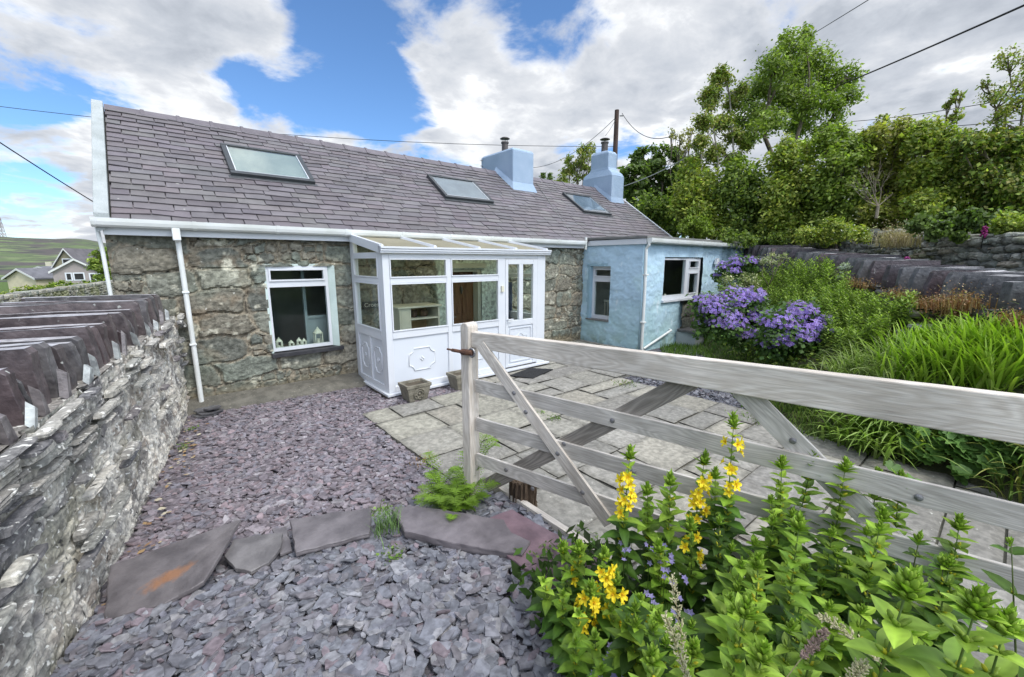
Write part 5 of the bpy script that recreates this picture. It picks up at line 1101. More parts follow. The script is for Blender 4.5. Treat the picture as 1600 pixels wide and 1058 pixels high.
P0 = P; mb = MB(); a_, b_ = P0 + Vector((0, 0, float(zbase(-3.4)) + .13)), P0 + WLD * 12.9 + Vector((0, 0, float(zbase(9.2)) + .13)); mb.add([a_, b_, b_ + WLN * .9, a_ + WLN * .9], [(0, 1, 2, 3)], (.12, .115, .115)); mb.build('wall_top', M_dry, RW)
DW = empty('dry_stone_wall', (11, 1.2, 1.6), 'grey dry stone retaining wall below the hedge at the top of the garden', 'wall')
mb = MB(); P = WL0 + WLN * 1.95 - WLD * 5
def dtop(s_): return zbase(s_ - 5) + .80 + .06 * (vn(s_ * 1.1, s_ * 0, 4) - .5) + .11 * (vn(s_ * 4.3, s_ * 0, 9) - .5)
V, F, C_ = field((P.x, P.y, 0), tuple(WLD), tuple(-WLN), 19, .9, dtop, .028, dry_fn(.24, .12, 44, [(.27, .28, .26), (.20, .205, .19), (.36, .355, .33), (.15, .155, .15), (.25, .26, .24), (.29, .265, .23)], .09)); mb.add(V, F, C_)
mb.build('wall_face', M_dry, DW, smooth=True)
mb = MB(); rubble(mb, P, WLD, -WLN, 19, .95, dtop, (.10, .36), (.06, .13), .10, [(.27, .28, .26), (.20, .205, .19), (.36, .355, .33), (.15, .155, .15), (.25, .27, .25), (.30, .27, .235), (.40, .40, .37)], .16, None, (-.02, .03), 3, tiltz=.16); mb.build('face_stones', M_dry, DW)
mb = MB(); rr = random.Random(8); s = 0
while s < 18.5:
    w = rr.uniform(.14, .36); h = rr.uniform(.05, .12); c = P + WLD * (s + w / 2) - WLN * rr.uniform(-.02, .05) + Vector((0, 0, float(dtop(np.array([s]))[0]) + h * .3)); n = 7; rg = []
    for (sc, dz) in ((.8, -.5), (1, -.1), (.95, .3), (.6, .5)):
        rg.append([c + WLD * (math.cos(a) * w * .52 * sc * rr.uniform(.9, 1.1)) + WLN * (.12 + math.sin(a) * .17 * sc) + Vector((0, 0, dz * h + rr.uniform(-.006, .006))) for a in [2 * math.pi * k / n for k in range(n)]])
    mb.add([p_ for r_ in rg for p_ in r_], [(i * n + k, i * n + (k + 1) % n, (i + 1) * n + (k + 1) % n, (i + 1) * n + k) for i in range(3) for k in range(n)] + [tuple(range(3 * n, 4 * n))], tuple(np.array((.26, .265, .24)) * rr.uniform(.65, 1.25))); s += w * .95
mb.build('top_stones', M_dry, DW)
# ================================================================== GATE
GD = Vector((.2809, -.9597, 0)); GN = Vector((-.9597, -.2809, 0)); G0 = Vector((2.03, 2.96, 0))     # GN points towards the camera side
GK = .84; G0 = G0 * GK
def gp(s, z, o=0): return G0 + GD * s * GK + GN * o * GK + Vector((0, 0, EYE + (z - EYE) * GK))
gate = empty('field_gate', gp(1.6, 0), 'weathered silver-grey timber field gate swung open beside the slabs', 'gate')
GE = 3.75
beam('top_rail', gp(.0, 1.235, .0), gp(GE, 1.19, .0), .135 * GK, .07 * GK, (0, 0, 1), M_wood, gate, .235 * GK, .006)
for nm, z0, z1, za, zb_ in (('rail', .88, .762, .76, .625), ('rail', .526, .40, .45, .32), ('rail', .185, .065, .10, -.03)):
    beam(nm, gp(.02, (z0 + z1) / 2, 0), gp(GE, (za + zb_) / 2 + .02, 0), (z0 - z1) * GK, .02, (0, 0, 1), M_wood2, gate, (za - zb_) * GK, .003)
# closing stile: chamfered post with a rounded head
m = MB(); w, d = .045, .068; prof = []
pts = [(-w, -.36), (w, -.36), (w, 1.32)] + [(w * math.cos(a), 1.335 + .045 * math.sin(a)) for a in [i * math.pi / 8 for i in range(0, 9)]] + [(-w, 1.32)]
pp = [gp(-.045 + x, z, d) for x, z in pts]; m.prism(pp, GN * (-2 * d * GK)); 
o = m.build('stile', M_wood, None, bevel=.007); M4 = Matrix(((0, 0, 1, 0), (1, 0, 0, 0), (0, 1, 0, 0), (0, 0, 0, 1)))
o.data.transform(Matrix.Translation(-gp(-.045, .6, 0))); Rz = Matrix.Rotation(0, 4, 'Z')
Q4 = Matrix(((0, 0, 1, 0), (GD.x, GD.y, 0, 0), (GN.x, GN.y, 0, 0), (0, 0, 0, 1)))     # world -> local so the grain runs up the post
o.data.transform(Q4); o.parent = gate; o.matrix_local = Matrix.Translation(gp(-.045, .6, 0) - ORG[gate.name]) @ Q4.inverted()
beam('brace', gp(.10, 1.20, .026), gp(1.30, -.03, .026), .10 * GK, .022, (GD.x, GD.y, .9), M_wood, gate, .10 * GK, .003)
beam('brace', gp(1.78, 1.15, -.026), gp(.10, -.13, -.026), .125 * GK, .022, (0, 0, 1), M_wood3, gate, .125 * GK, .003)
beam('brace', gp(2.06, 1.14, -.0235), gp(3.25, .05, -.0235), .125 * GK, .022, (0, 0, 1), M_wood2, gate, .125 * GK, .003)
mb_ = None
for (s_, z_, o_) in ((.45, .84, .04), (.565, .70, .04), (.86, .42, .04), (1.08, .16, .04), (1.28, .775, .013), (.90, .50, .013), (.35, .12, .013), (.62, .03, .013), (2.45, .80, -.0), (2.9, .72, .013), (2.35, .88, -.008), (1.45, .43, .013)):
    m = MB(); c = gp(s_, z_, o_); m.tube([c, c + GN * .004, c + GN * .008], [.016, .015, .006], 10); m.build('bolt', M_iron, gate)
m = MB(); m.tube([gp(.06, 1.135, .085), gp(-.06, 1.13, .085)], .022, 10); m.tube([gp(-.06, 1.13, .085), gp(-.17, 1.132, .085)], .013, 8); m.tube([gp(-.17, 1.132, .085), gp(-.23, 1.135, .085)], .008, 6)
m.build('latch', M_rust, gate)
m = MB(); m.tube([gp(.05 + .03 * math.cos(a), 1.135 + .035 * math.sin(a), .085 + .0) for a in [i * math.pi / 6 for i in range(13)]], .008, 6, caps=False); m.build('latch_ring', M_iron, gate)
# ---- tree stump behind the gate
c = on_z(817, 790, .01); m = MB(); n = 44; vs = []; hs = [0, .05, .11, .17, .22]
for z in hs:
    for k in range(n): a = 2 * math.pi * k / n; r_ = .098 * (1 + .12 * math.sin(k * 2.4) + .12 * (rnd.random() - .5)) + (.02 if z == 0 else 0); vs.append((c.x + r_ * math.cos(a), c.y + r_ * math.sin(a), z + (.05 if z > .2 else .01) * rnd.random()))
vs.append((c.x, c.y, .21)); m.add(vs, [(i * n + k, i * n + (k + 1) % n, (i + 1) * n + (k + 1) % n, (i + 1) * n + k) for i in range(4) for k in range(n)] + [((4) * n + k, 4 * n + (k + 1) % n, len(vs) - 1) for k in range(n)])
single(m, 'tree_stump', mat('old_bark', (.16, .115, .08), (.05, .035, .025), 6, 8, .3, .7, .95, 1, 14, .03, stretch=(5, 5, .6)), c, 'short dark ragged tree stump standing behind the lowest gate rail', 'tree stump')
# ---- telegraph pole and overhead cables
tp = at(964, 172, 19.5); base = Vector((tp.x, tp.y, 1.0)); t = empty('telegraph_pole', base, 'dark wooden telegraph pole rising behind the right-hand chimney', 'telegraph pole')
m = MB(); m.tube([base, tp], [.16, .10], 12); m.build('pole', mat('pole_wood', (.09, .055, .045), (.05, .035, .03), 5, 5, stretch=(4, 4, .4)), t)
m = MB(); m.tube([tp - Vector((0, 0, .25)) + Vector((.1, -.1, 0)), tp - Vector((0, 0, .25)) + Vector((.22, -.2, 0))], .03, 6); m.build('insulator', M_iron, t)
m = MB(); m.tube([tp - Vector((0, 0, 2.6)) - Vector((.12, .05, 0)), tp - Vector((0, 0, 1.9)) - Vector((.12, .05, 0))], .05, 6); m.build('junction_box', M_flue, t)
M_cab = mat('cable_black', (.025, .025, .028), None); M_cabg = mat('cable_grey', (.30, .31, .30), None)
def cable(a, b, sag, r_, lab, m_=None, e0=0, e1=0):
    a, b = a - (b - a) * e0, b + (b - a) * e1
    m = MB(); P = []
    for i in range(17): q = i / 16; P.append(a.lerp(b, q) - Vector((0, 0, sag * 4 * q * (1 - q))))
    m.tube(P, r_, 5, caps=False); single(m, 'overhead_cable', m_ or M_cab, a, lab, 'cable', 'overhead cables')
cable(at(972, 177, 19.4), at(1056, 210, 14), .5, .013, 'short dark cable sagging from the pole top into the tall thin tree')
cable(at(962, 184, 19.4), at(832, 262, 26), .5, .012, 'cable dropping from the pole towards the space between the chimneys')
cable(at(962, 186, 19.4), at(946, 212, 14.6), .05, .008, 'short stay wire from the pole down to the right-hand flue')
cable(at(958, 229, 19.4), at(-40, 127, 16), .9, .011, 'long nearly level cable crossing the sky above the whole roof', None, 0, .5)
cable(at(974, 291, 13.6), at(1110, 222, 12), .12, .014, 'pale grey cable rising from the right-hand chimney into the hedge trees', M_cabg)
cable(at(1318, 131, 12), at(1640, -22, 6.0), .12, .018, 'thick dark cable running up to the top right corner of the sky', None, 0, 1.6)
cable(at(1150, 200, 19), at(1318, 131, 12), .1, .012, 'thinner continuation of the thick cable seen through the big tree')
cable(at(1272, 52, 14), at(1372, -12, 10), .05, .011, 'short cable above the crown of the biggest tree', None, 0, 3)
cable(at(1330, 190, 14), at(1640, 120, 9), .3, .009, 'upper of two faint cables behind the hedge on the right', None, 0, 1)
cable(at(1340, 202, 14), at(1640, 160, 9), .3, .009, 'lower of two faint cables behind the hedge on the right', None, 0, 1)
cable(at(-40, 186, 6), at(150, 318, 8.2), .12, .010, 'dark cable descending to the left gable of the cottage', None, 2, 0)
# ================================================================== VEGETATION
def leafmat(name, rough=.5, trans=.45): return mat(name, (1, 1, 1), (.78, .84, .72), 1.2, 4, vcol=True, rough=rough, trans=trans, spec=.35)
M_leaf = leafmat('leaf'); M_leaf2 = leafmat('glossy_leaf', .52, .32); M_bark = mat('bark', (.20, .165, .13), (.10, .08, .06), 8, 6, .3, .7, .9, .7, 25, .02); M_barkp = mat('pale_bark', (.34, .32, .28), (.20, .18, .15), 8, 6, .3, .7, .9, .5, 25, .02)
def leaves(mb, C, size, cols, up=.35, out=None, asp=.55, curl=.25, var=.28):
    """many small folded leaves at centres C; each leaf is two faces bent along its midrib"""
    n = len(C); N_ = rng.normal(0, 1, (n, 3)); N_[:, 2] = np.abs(N_[:, 2]) + up
    if out is not None: N_ += out * .8
    N_ /= np.linalg.norm(N_, axis=1)[:, None]; T = rng.normal(0, 1, (n, 3)); T[:, 2] -= .25; T -= N_ * (T * N_).sum(1)[:, None]; T /= np.linalg.norm(T, axis=1)[:, None]; B = np.cross(N_, T)
    s = size * np.exp(rng.normal(0, .25, n))[:, None]; w = s * asp * .5
    a, d = C - T * s * .5, C + T * s * .5 - N_ * s * curl * .5; m = C + N_ * s * .02
    l, r_ = m + B * w - N_ * w * curl, m - B * w - N_ * w * curl
    V = np.stack([a, l, d, r_], 1); base = np.arange(n)[:, None] * 4
    F = np.concatenate([base + np.array([[0, 1, 2]]), base + np.array([[0, 2, 3]])], 0)
    c = pal(rng.random(n), cols) * np.exp(rng.normal(0, var, n))[:, None]; mb.add(V.reshape(-1, 3), F, np.repeat(c, 4, 0))
def clump_pts(c, rx, ry, rz, n, sub=9, tight=.30, hollow=.5):
    """leaf positions gathered in sprays through an ellipsoid, so that gaps and an uneven outline remain"""
    k = max(3, int(sub)); d = rng.normal(0, 1, (k, 3)); d /= np.linalg.norm(d, axis=1)[:, None]; rad = rng.uniform(hollow, 1.0, k) ** .6
    sc = d * rad[:, None] * np.array([rx, ry, rz]); which = rng.integers(0, k, n)
    off = rng.normal(0, 1, (n, 3)) * tight * np.array([rx, ry, rz * .75])
    return np.array(c) + sc[which] + off, sc + np.array(c), d[which]
def tree(name, base, clumps, n, size, cols, label, trunk=.12, bark=None, cat='tree', grp=None, sub=9, tight=.26, depth_f=.8, limbs=True, lean=None, twig=.012, asp=.55, up=.35, trunks=None, hollow=.45, group_crown=True):
    """clumps: (point, radius_m across, radius_m up)"""
    base = Vector(base); t = empty(name, base, label, cat, grp); tot = sum(c[1] * c[2] for c in clumps); mb = MB(); wood = MB()
    tips = []
    for (p, rx, rz) in clumps:
        k = int(n * rx * rz / tot); P_, S_, D_ = clump_pts(p, rx, rx * depth_f, rz, k, sub, tight, hollow); leaves(mb, P_, size, cols, up, D_, asp)
        tips.append((Vector(p), rx, S_))
    mb.build('crown' if cat == 'tree' else 'foliage', M_leaf, t)
    if limbs:
        top = sum((q[0] for q in tips), Vector()) / len(tips); fork = base.lerp(top, .45); trs = trunks or [[base, base.lerp(fork, .5) + Vector((rnd.uniform(-.1, .1), rnd.uniform(-.1, .1), 0)), fork]]
        ends = []
        for tr in trs: wood.tube(tr, [trunk * (1 - .5 * i / (len(tr) - 1)) for i in range(len(tr))], 8); ends.append(Vector(tr[-1]))
        for (c, rx, S_) in tips:
            e = min(ends, key=lambda q: (q - c).length); mid = e.lerp(c, .5) + Vector((rnd.uniform(-.15, .15), rnd.uniform(-.15, .15), -.08 * (c - e).length)) 
            wood.tube([e, mid, c], [trunk * .42, trunk * .28, trunk * .14], 6)
            for s_ in S_[:: 1 if len(S_) < 14 else 2]:
                s_ = Vector(s_); q = mid.lerp(c, rnd.uniform(.3, 1)); wood.tube([q, q.lerp(s_, .5) + Vector((0, 0, -.04)), s_], [twig * 1.6, twig, twig * .4], 4, caps=False)
        wood.build('trunk' if cat == 'tree' else 'stems', bark or M_bark, t)
    return t
def PC(lst, d, jit=.0):       # clumps given as seen positions, sizes and distance along the view axis
    out = []
    for q in lst:
        x, y, r_ = q[:3]; dd = q[3] if len(q) > 3 else d; dd += rnd.uniform(-jit, jit); s = dd / PF; out.append((at(x, y, dd), r_ * s * .95, r_ * s * .8))
    return out
def foot(x, y, d, z=None):
    p = at(x, y, d); p.z = z if z is not None else float(bank_q(np.array([p.x]), np.array([p.y]))[0]) - .05; return p
ASH = [(0.202, 0.272, 0.0517), (0.253, 0.33, 0.0665), (0.152, 0.223, 0.0444), (0.32, 0.386, 0.0887), (0.22, 0.287, 0.0591)]
DKG = [(0.117, 0.176, 0.0481), (0.157, 0.225, 0.0584), (0.195, 0.267, 0.0686), (0.0978, 0.142, 0.0377)]
MID = [(0.212, 0.287, 0.0545), (0.267, 0.355, 0.0701), (0.337, 0.424, 0.0857), (0.16, 0.227, 0.0467), (0.373, 0.424, 0.0935)]
YEL = [(0.337, 0.373, 0.0665), (0.438, 0.458, 0.0887), (0.27, 0.315, 0.0562), (0.22, 0.272, 0.0517), (0.473, 0.474, 0.103)]
OLV = [(0.293, 0.286, 0.0835), (0.363, 0.339, 0.106), (0.225, 0.221, 0.0683), (0.415, 0.368, 0.137)]
# big ash
f = foot(1222, 300, 13); tk = [at(1228, 262, 12.8), at(1205, 225, 12.8)]
big = [(1243, 72, 26), (1280, 95, 28), (1215, 100, 30), (1192, 130, 28), (1250, 118, 34), (1296, 135, 28), (1225, 150, 34), (1275, 165, 34), (1185, 175, 24), (1305, 172, 20), (1245, 195, 26), (1210, 190, 24), (1290, 205, 22), (1180, 205, 18), (1258, 55, 14), (1230, 58, 12), (1160, 190, 16), (1322, 120, 20), (1328, 150, 18), (1168, 155, 18)]
tree('ash_tree', f, PC(big, 13, 1.0), 21000, .10, ASH, 'tallest broad airy ash tree, highest crown above the hedge', .09, cat='tree', sub=18, tight=.34, hollow=.2,
     trunks=[[f, at(1228, 268, 13), at(1245, 215, 13), at(1262, 160, 13)], [f, at(1215, 262, 13), at(1195, 215, 13), at(1200, 165, 13)], [f, at(1250, 240, 13), at(1290, 200, 13)]], asp=.5)
f = foot(1128, 330, 12.5)
tree('birch_tree', f, PC([(1130, 122, 16), (1112, 152, 18), (1145, 160, 16), (1100, 190, 17), (1128, 195, 18), (1150, 215, 16), (1095, 225, 14), (1120, 240, 18), (1148, 250, 16), (1085, 250, 12), (1160, 140, 12), (1165, 225, 14)], 12.5, .7), 15000, .08, ASH + OLV, 'slender pale-stemmed tree just left of the tallest ash', .035, M_barkp, sub=12, tight=.38, hollow=.2,
     trunks=[[f, at(1122, 250, 12.5), at(1112, 180, 12.5), at(1112, 140, 12.5)], [foot(1105, 330, 12.5), at(1096, 240, 12.5), at(1097, 190, 12.5)], [foot(1142, 330, 12.5), at(1148, 260, 12.5), at(1140, 150, 12.5), at(1132, 110, 12.5)]])
f = foot(1060, 300, 16, 1.8)
tree('bare_topped_tree', f, PC([(1062, 215, 13), (1078, 205, 9), (1050, 208, 8), (1070, 228, 12)], 15.5, .4), 600, .08, OLV, 'sparse twiggy treetop between the dark round tree and the birch', .04, sub=8, tight=.3)
f = foot(1020, 330, 19, 1.6)
tree('horse_chestnut', f, PC([(1012, 250, 26), (1040, 252, 26), (992, 275, 24), (1025, 285, 30), (1055, 285, 28), (1000, 305, 24), (1040, 315, 28), (1068, 310, 24), (985, 300, 14), (1070, 262, 18)], 18, 1.0), 16000, .16, DKG + [(.11, .17, .04)], 'dense dark round tree beside the right-hand chimney', .2, sub=12, tight=.2, asp=.6, hollow=.6)
f = foot(905, 300, 24, 1)
tree('silver_birch', f, PC([(915, 238, 15), (900, 248, 16), (888, 262, 14), (905, 270, 16), (880, 285, 14), (920, 262, 12), (868, 290, 9), (925, 230, 8)], 23, .8), 2600, .15, OLV + ASH, 'thin weeping birch seen between the two chimneys', .12, sub=8, tight=.26, asp=.45, up=0)
for k, (x, w) in enumerate(((848, 6), (859, 6))):
    p = at(x, 290, 60); mb = MB(); 
    P_ = []
    for z in np.linspace(0, 1.6, 9): P_.append(np.array(p) + np.stack([rng.normal(0, .25 * (1.8 - z) * .8, 70), rng.normal(0, .25, 70), z + rng.normal(0, .06, 70)], -1))
    mb2 = empty('conifer', p, ['left of two tiny distant conifer tips above the ridge', 'right of two tiny distant conifer tips above the ridge'][k], 'tree'); leaves(mb, np.concatenate(P_), .25, DKG); mb.build('crown', M_leaf, mb2); m = MB(); m.tube([p - Vector((0, 0, 5)), p + Vector((0, 0, 1.5))], .12, 5); m.build('trunk', M_bark, mb2)
# hedge: each bush its own thing
HG = 'bushes along the top of the garden'
def bush(lst, d, n, size, cols, lab, ftx, cat='shrub', name='hedge_bush', **kw):
    f = foot(ftx[0], ftx[1], d + .3); kw.setdefault('sub', 22); kw.setdefault('tight', .33); kw.setdefault('hollow', .3); n = int(n * 1.4); size *= 1.12; return tree(name, f, PC(lst, d, .35), n, size, cols, lab, .05, cat=cat, grp=HG, **kw)
bush([(1020, 330, 30), (1050, 345, 30), (1035, 365, 24), (1075, 335, 28), (1005, 345, 14)], 14.5, 5500, .11, DKG + MID, 'dark low bush directly right of the white roof verge', (1045, 390))
bush([(1085, 270, 26), (1105, 300, 34), (1075, 300, 26), (1095, 335, 34), (1120, 355, 28), (1060, 325, 16)], 12.6, 8000, .095, YEL + MID, 'yellow-green bush below the slender birch', (1100, 390))
bush([(1160, 275, 32), (1180, 305, 34), (1145, 310, 30), (1165, 345, 34), (1195, 350, 28), (1140, 350, 22), (1165, 368, 20), (1200, 368, 18)], 11.8, 9500, .09, MID + DKG, 'mid green bush at the foot of the tallest ash', (1170, 388))
bush([(1232, 232, 22), (1225, 258, 30), (1262, 240, 22), (1255, 280, 34), (1225, 300, 34), (1240, 335, 36), (1215, 350, 28), (1275, 320, 26), (1230, 366, 20), (1262, 355, 22)], 11.0, 10500, .085, MID + YEL, 'bright leafy bush right of the ash trunk', (1240, 388))
bush([(1290, 222, 24), (1318, 215, 22), (1335, 232, 22), (1320, 255, 32), (1290, 285, 34), (1318, 305, 34), (1290, 335, 32), (1325, 345, 24), (1300, 365, 18), (1340, 345, 22), (1345, 318, 20)], 10.2, 11000, .08, ASH + MID, 'tall feathery ash-like bush left of the bare dead branches', (1300, 384))
bush([(1375, 212, 24), (1402, 208, 24), (1352, 225, 22), (1400, 245, 32), (1360, 265, 30), (1385, 290, 32), (1420, 285, 28), (1350, 240, 18), (1410, 320, 22), (1372, 330, 24), (1400, 348, 22), (1362, 352, 20), (1425, 345, 18)], 9.9, 11500, .078, YEL + OLV, 'olive green bush above the bare dead branches', (1385, 350))
bush([(1448, 210, 26), (1478, 222, 24), (1430, 225, 22), (1480, 250, 32), (1445, 275, 30), (1475, 300, 34), (1440, 320, 26), (1490, 330, 26), (1455, 345, 20)], 9.2, 10000, .075, YEL + MID, 'yellow-green hedge bush between the olive one and the hawthorn', (1460, 380))
bush([(1525, 222, 24), (1560, 225, 26), (1598, 222, 26), (1560, 255, 36), (1525, 270, 30), (1580, 290, 36), (1540, 305, 30), (1610, 250, 30), (1620, 310, 34), (1500, 225, 16)], 8.6, 11500, .072, OLV + MID + DKG, 'dark olive hedge bush at the right edge of the photo', (1560, 370))
for k, (lst, d, n, lb) in enumerate((([(1380, 185, 10), (1372, 200, 12), (1392, 205, 10), (1360, 212, 10)], 11, 700, 'small spiky sapling top poking above the middle of the hedge'), ([(1478, 158, 12), (1500, 148, 10), (1490, 180, 14), (1470, 195, 12), (1500, 205, 12)], 9.6, 800, 'thin sapling leaning left of the hawthorn'))):
    f = foot(lst[0][0], 300, d); tree('sapling', f, PC(lst, d, .2), n, .075, MID + OLV, lb, .03, cat='tree', sub=6, tight=.25)
f = foot(1572, 300, 8.6)
tree('hawthorn', f, PC([(1575, 90, 18), (1595, 125, 22), (1555, 150, 20), (1585, 165, 20), (1610, 150, 26), (1560, 185, 18), (1540, 130, 9), (1590, 205, 22), (1618, 95, 22), (1635, 180, 24)], 8.4, .5), 4200, .055, OLV + MID, 'open twiggy hawthorn tree at the right edge against the sky', .035, sub=14, tight=.34, hollow=.3,
     trunks=[[f, at(1568, 215, 8.5), at(1572, 170, 8.5)], [f, at(1560, 225, 8.5), at(1556, 170, 8.5)], [f, at(1592, 220, 8.5), at(1600, 160, 8.5)]])
# bare dead branches
f = foot(1362, 345, 9.3); t = empty('dead_bush', f, 'pale bare dead branches fanning out in the middle of the hedge', 'dead bush'); m = MB(); b0 = at(1372, 322, 8.9)
def twg(p, d, l, r_, dep):
    q = p + d * l; m.tube([p, p.lerp(q, .5) + Vector((rnd.uniform(-1, 1), rnd.uniform(-1, 1), rnd.uniform(-1, 1))) * l * .06, q], [r_, r_ * .8, r_ * .55], 5, caps=False)
    if dep:
        for _ in range(3): dd = (d + Vector((rnd.uniform(-.8, .8), rnd.uniform(-.6, .6), rnd.uniform(-.3, .6)))).normalized(); twg(p.lerp(q, rnd.uniform(.4, 1)), dd, l * rnd.uniform(.5, .75), r_ * .5, dep - 1)
m.tube([b0 - Vector((0, 0, .25)), b0], [.03, .03], 6)
for (x, y) in ((1330, 262), (1348, 250), (1365, 255), (1382, 268), (1318, 290), (1400, 300), (1340, 300)): e = at(x, y, 8.9); twg(b0, (e - b0).normalized(), (e - b0).length * .55, .009, 2)
m.build('branches', mat('dead_twig', (.26, .22, .17), (.16, .13, .10), 8, 4), t)
# low planting on top of the dry stone wall
bush([(1075, 352, 14), (1092, 350, 14), (1085, 362, 14), (1105, 360, 10)], 10.6, 3200, .06, [(.25, .33, .05), (.22, .30, .04), (.15, .21, .03)], 'small bright lime green shrub behind the flat roof', (1088, 380), name='lime_shrub', limbs=False)
bush([(1135, 372, 16), (1165, 375, 14), (1190, 372, 14), (1215, 374, 14)], 11, 2800, .06, DKG + MID, 'low dark ground bush on the wall just right of the flat roof', (1170, 392), limbs=False)
bush([(1260, 366, 16), (1290, 368, 16), (1320, 362, 16), (1345, 366, 14), (1300, 352, 14)], 8.6, 4600, .05, MID + YEL, 'low shrub with small white flowers on top of the wall', (1300, 386), name='flowering_shrub', limbs=False)
n = 120; c0 = np.array(at(1325, 358, 8.3)); C = c0 + rng.normal(0, 1, (n, 3)) * np.array([.35, .35, .14]); mb = MB(); leaves(mb, C, .035, [(.7, .7, .62)], 1.2); mb.build('blossom', M_leaf, bpy.data.objects['flowering_shrub'])
# ivy and right-hand cover
bush([(1440, 348, 16), (1465, 358, 14), (1500, 354, 15), (1535, 356, 15), (1480, 344, 15), (1520, 342, 16), (1455, 368, 8), (1500, 370, 9), (1540, 372, 9)], 6.9, 9000, .05, DKG + [(.07, .11, .03)], 'dark ivy trailing over the top of the dry stone wall', (1490, 395), name='ivy', up=-.1, asp=.85, limbs=False)
bush([(1575, 352, 18), (1600, 358, 18), (1565, 370, 10), (1595, 374, 10), (1625, 355, 20)], 6.5, 5200, .045, MID + YEL, 'fresh green cover right of the ivy at the edge of the photo', (1590, 398), name='leafy_cover', limbs=False)
# straw-coloured dead plant
p = foot(1402, 388, 7.6, float(zbase(3)) + .7); p = at(1402, 385, 7.6); mb = MB(); pts = np.array(p) + rng.normal(0, 1, (420, 3)) * np.array([.14, .14, .02]); tuft_mesh(mb, pts, .18, .42, .008, [(.42, .34, .20), (.50, .42, .27), (.34, .27, .16), (.40, .32, .24)], .8, 4)
leaves(mb, np.array(p) + np.array([0, 0, .22]) + rng.normal(0, 1, (900, 3)) * np.array([.17, .17, .10]), .035, [(.45, .36, .24), (.52, .44, .3), (.38, .28, .2)], .2, None, .3)
single(mb, 'dried_plant', M_blade, p, 'straw-coloured dried plant on the wall beside the ivy', 'dried plant')
def foxglove(x, y, d, h, lab):
    p = at(x, y, d); t = empty('foxglove', p - Vector((0, 0, h)), lab, 'foxglove'); m = MB(); m.tube([p - Vector((0, 0, h)), p + Vector((0, 0, .05))], .006, 5); m.build('stem', M_blade, t)
    m = MB()
    for k in range(14): a = k * 2.4; z = -.16 * k / 14; q = p + Vector((0, 0, z)); e = Vector((math.cos(a), math.sin(a), -.7)) * (.03 + .012 * k / 14); m.tube([q, q + e * .6, q + e], [.006, .012, .017], 7, (.42, .05, .28))
    m.build('bells', M_leaf, t)
foxglove(1540, 352, 6.4, .35, 'magenta foxglove spike in front of the ivy')
foxglove(1418, 400, 6.6, .3, 'small magenta foxglove against the dry stone wall')
# hedge-bottom ground cover so the hillside foot is not bare
n = 30000; x = rng.uniform(6, 22, n); y = rng.uniform(-10, 14, n); al, bd = wl(x, y); k = (bd > 2.05) & (bd < 5) & (al > -3) & (al < 13); x, y = x[k], y[k]; z = bank_q(x, y)
mb = MB(); leaves(mb, np.stack([x, y, z + rng.uniform(0, .25, len(x))], -1), .09, MID + DKG, .6); tag(mb.build('hedge_undergrowth', M_leaf), kind='stuff')
# ---- far left: bushes and the tree at the gable
def lbush(lst, d, n, size, cols, lab, name='roadside_bush'):
    f = at(lst[0][0], lst[0][1] + 40, d); f.z = -.2; return tree(name, f, PC(lst, d, .5), n, size, cols, lab, .05, cat='shrub', grp='bushes beyond the lane wall', sub=12, tight=.22, hollow=.5)
lbush([(20, 468, 18), (45, 461, 16), (5, 474, 14), (-20, 474, 16)], 19, 3600, .13, MID + YEL, 'bright roadside bush furthest left behind the field wall')
lbush([(70, 455, 14), (95, 450, 14), (60, 463, 14), (85, 460, 12)], 22, 3600, .13, MID, 'middle roadside bush below the cream bungalow')
lbush([(118, 450, 11), (140, 446, 12), (130, 455, 11), (155, 448, 11), (168, 452, 9)], 26, 3600, .13, DKG + MID, 'darker roadside bush nearest the cottage corner')
f = at(160, 470, 29); f.z = -.2
tree('garden_tree', f, PC([(158, 395, 10), (165, 408, 12), (152, 415, 12), (160, 428, 13), (172, 395, 8), (168, 440, 12)], 28, .5), 2600, .19, MID + ASH, 'small green tree beside the far left corner of the cottage', .08, sub=9, tight=.25)
# ================================================================== FLOWER BED
# terrace of soil-covering foliage under everything
def bedz(x, y): return np.maximum(bank_q(x, y), 0)
n = 46000; x = rng.uniform(4.6, 13, n); y = rng.uniform(-3, 5.4, n); td = toe_dist(x, y); al, bd = wl(x, y); k = (td > .12) & (bd < -.02) & ~((x > 7.7) & (y > 4.9)); x, y = x[k], y[k]
mb = MB(); leaves(mb, np.stack([x, y, bedz(x, y) + rng.uniform(.0, .12, len(x))], -1), .06, DKG + MID, .5); tag(mb.build('bed_ground_cover', M_leaf), kind='stuff')
def on_bank(px, py, z0=None):      # where the sight line through a pixel meets the garden bank
    r = ray(px, py)
    t = np.arange(60, 3000) * .01 / PF; z = EYE + r.z * t; hit = np.nonzero(z < np.maximum(bank_q(r.x * t, r.y * t), -.03))[0]
    k = t[hit[0]] if len(hit) else t[0]
    return Vector((r.x * k, r.y * k, EYE + r.z * k))
GER_F = [(.42, .30, .90), (.48, .34, .93), (.35, .25, .86), (.54, .38, .94), (.46, .28, .86)]
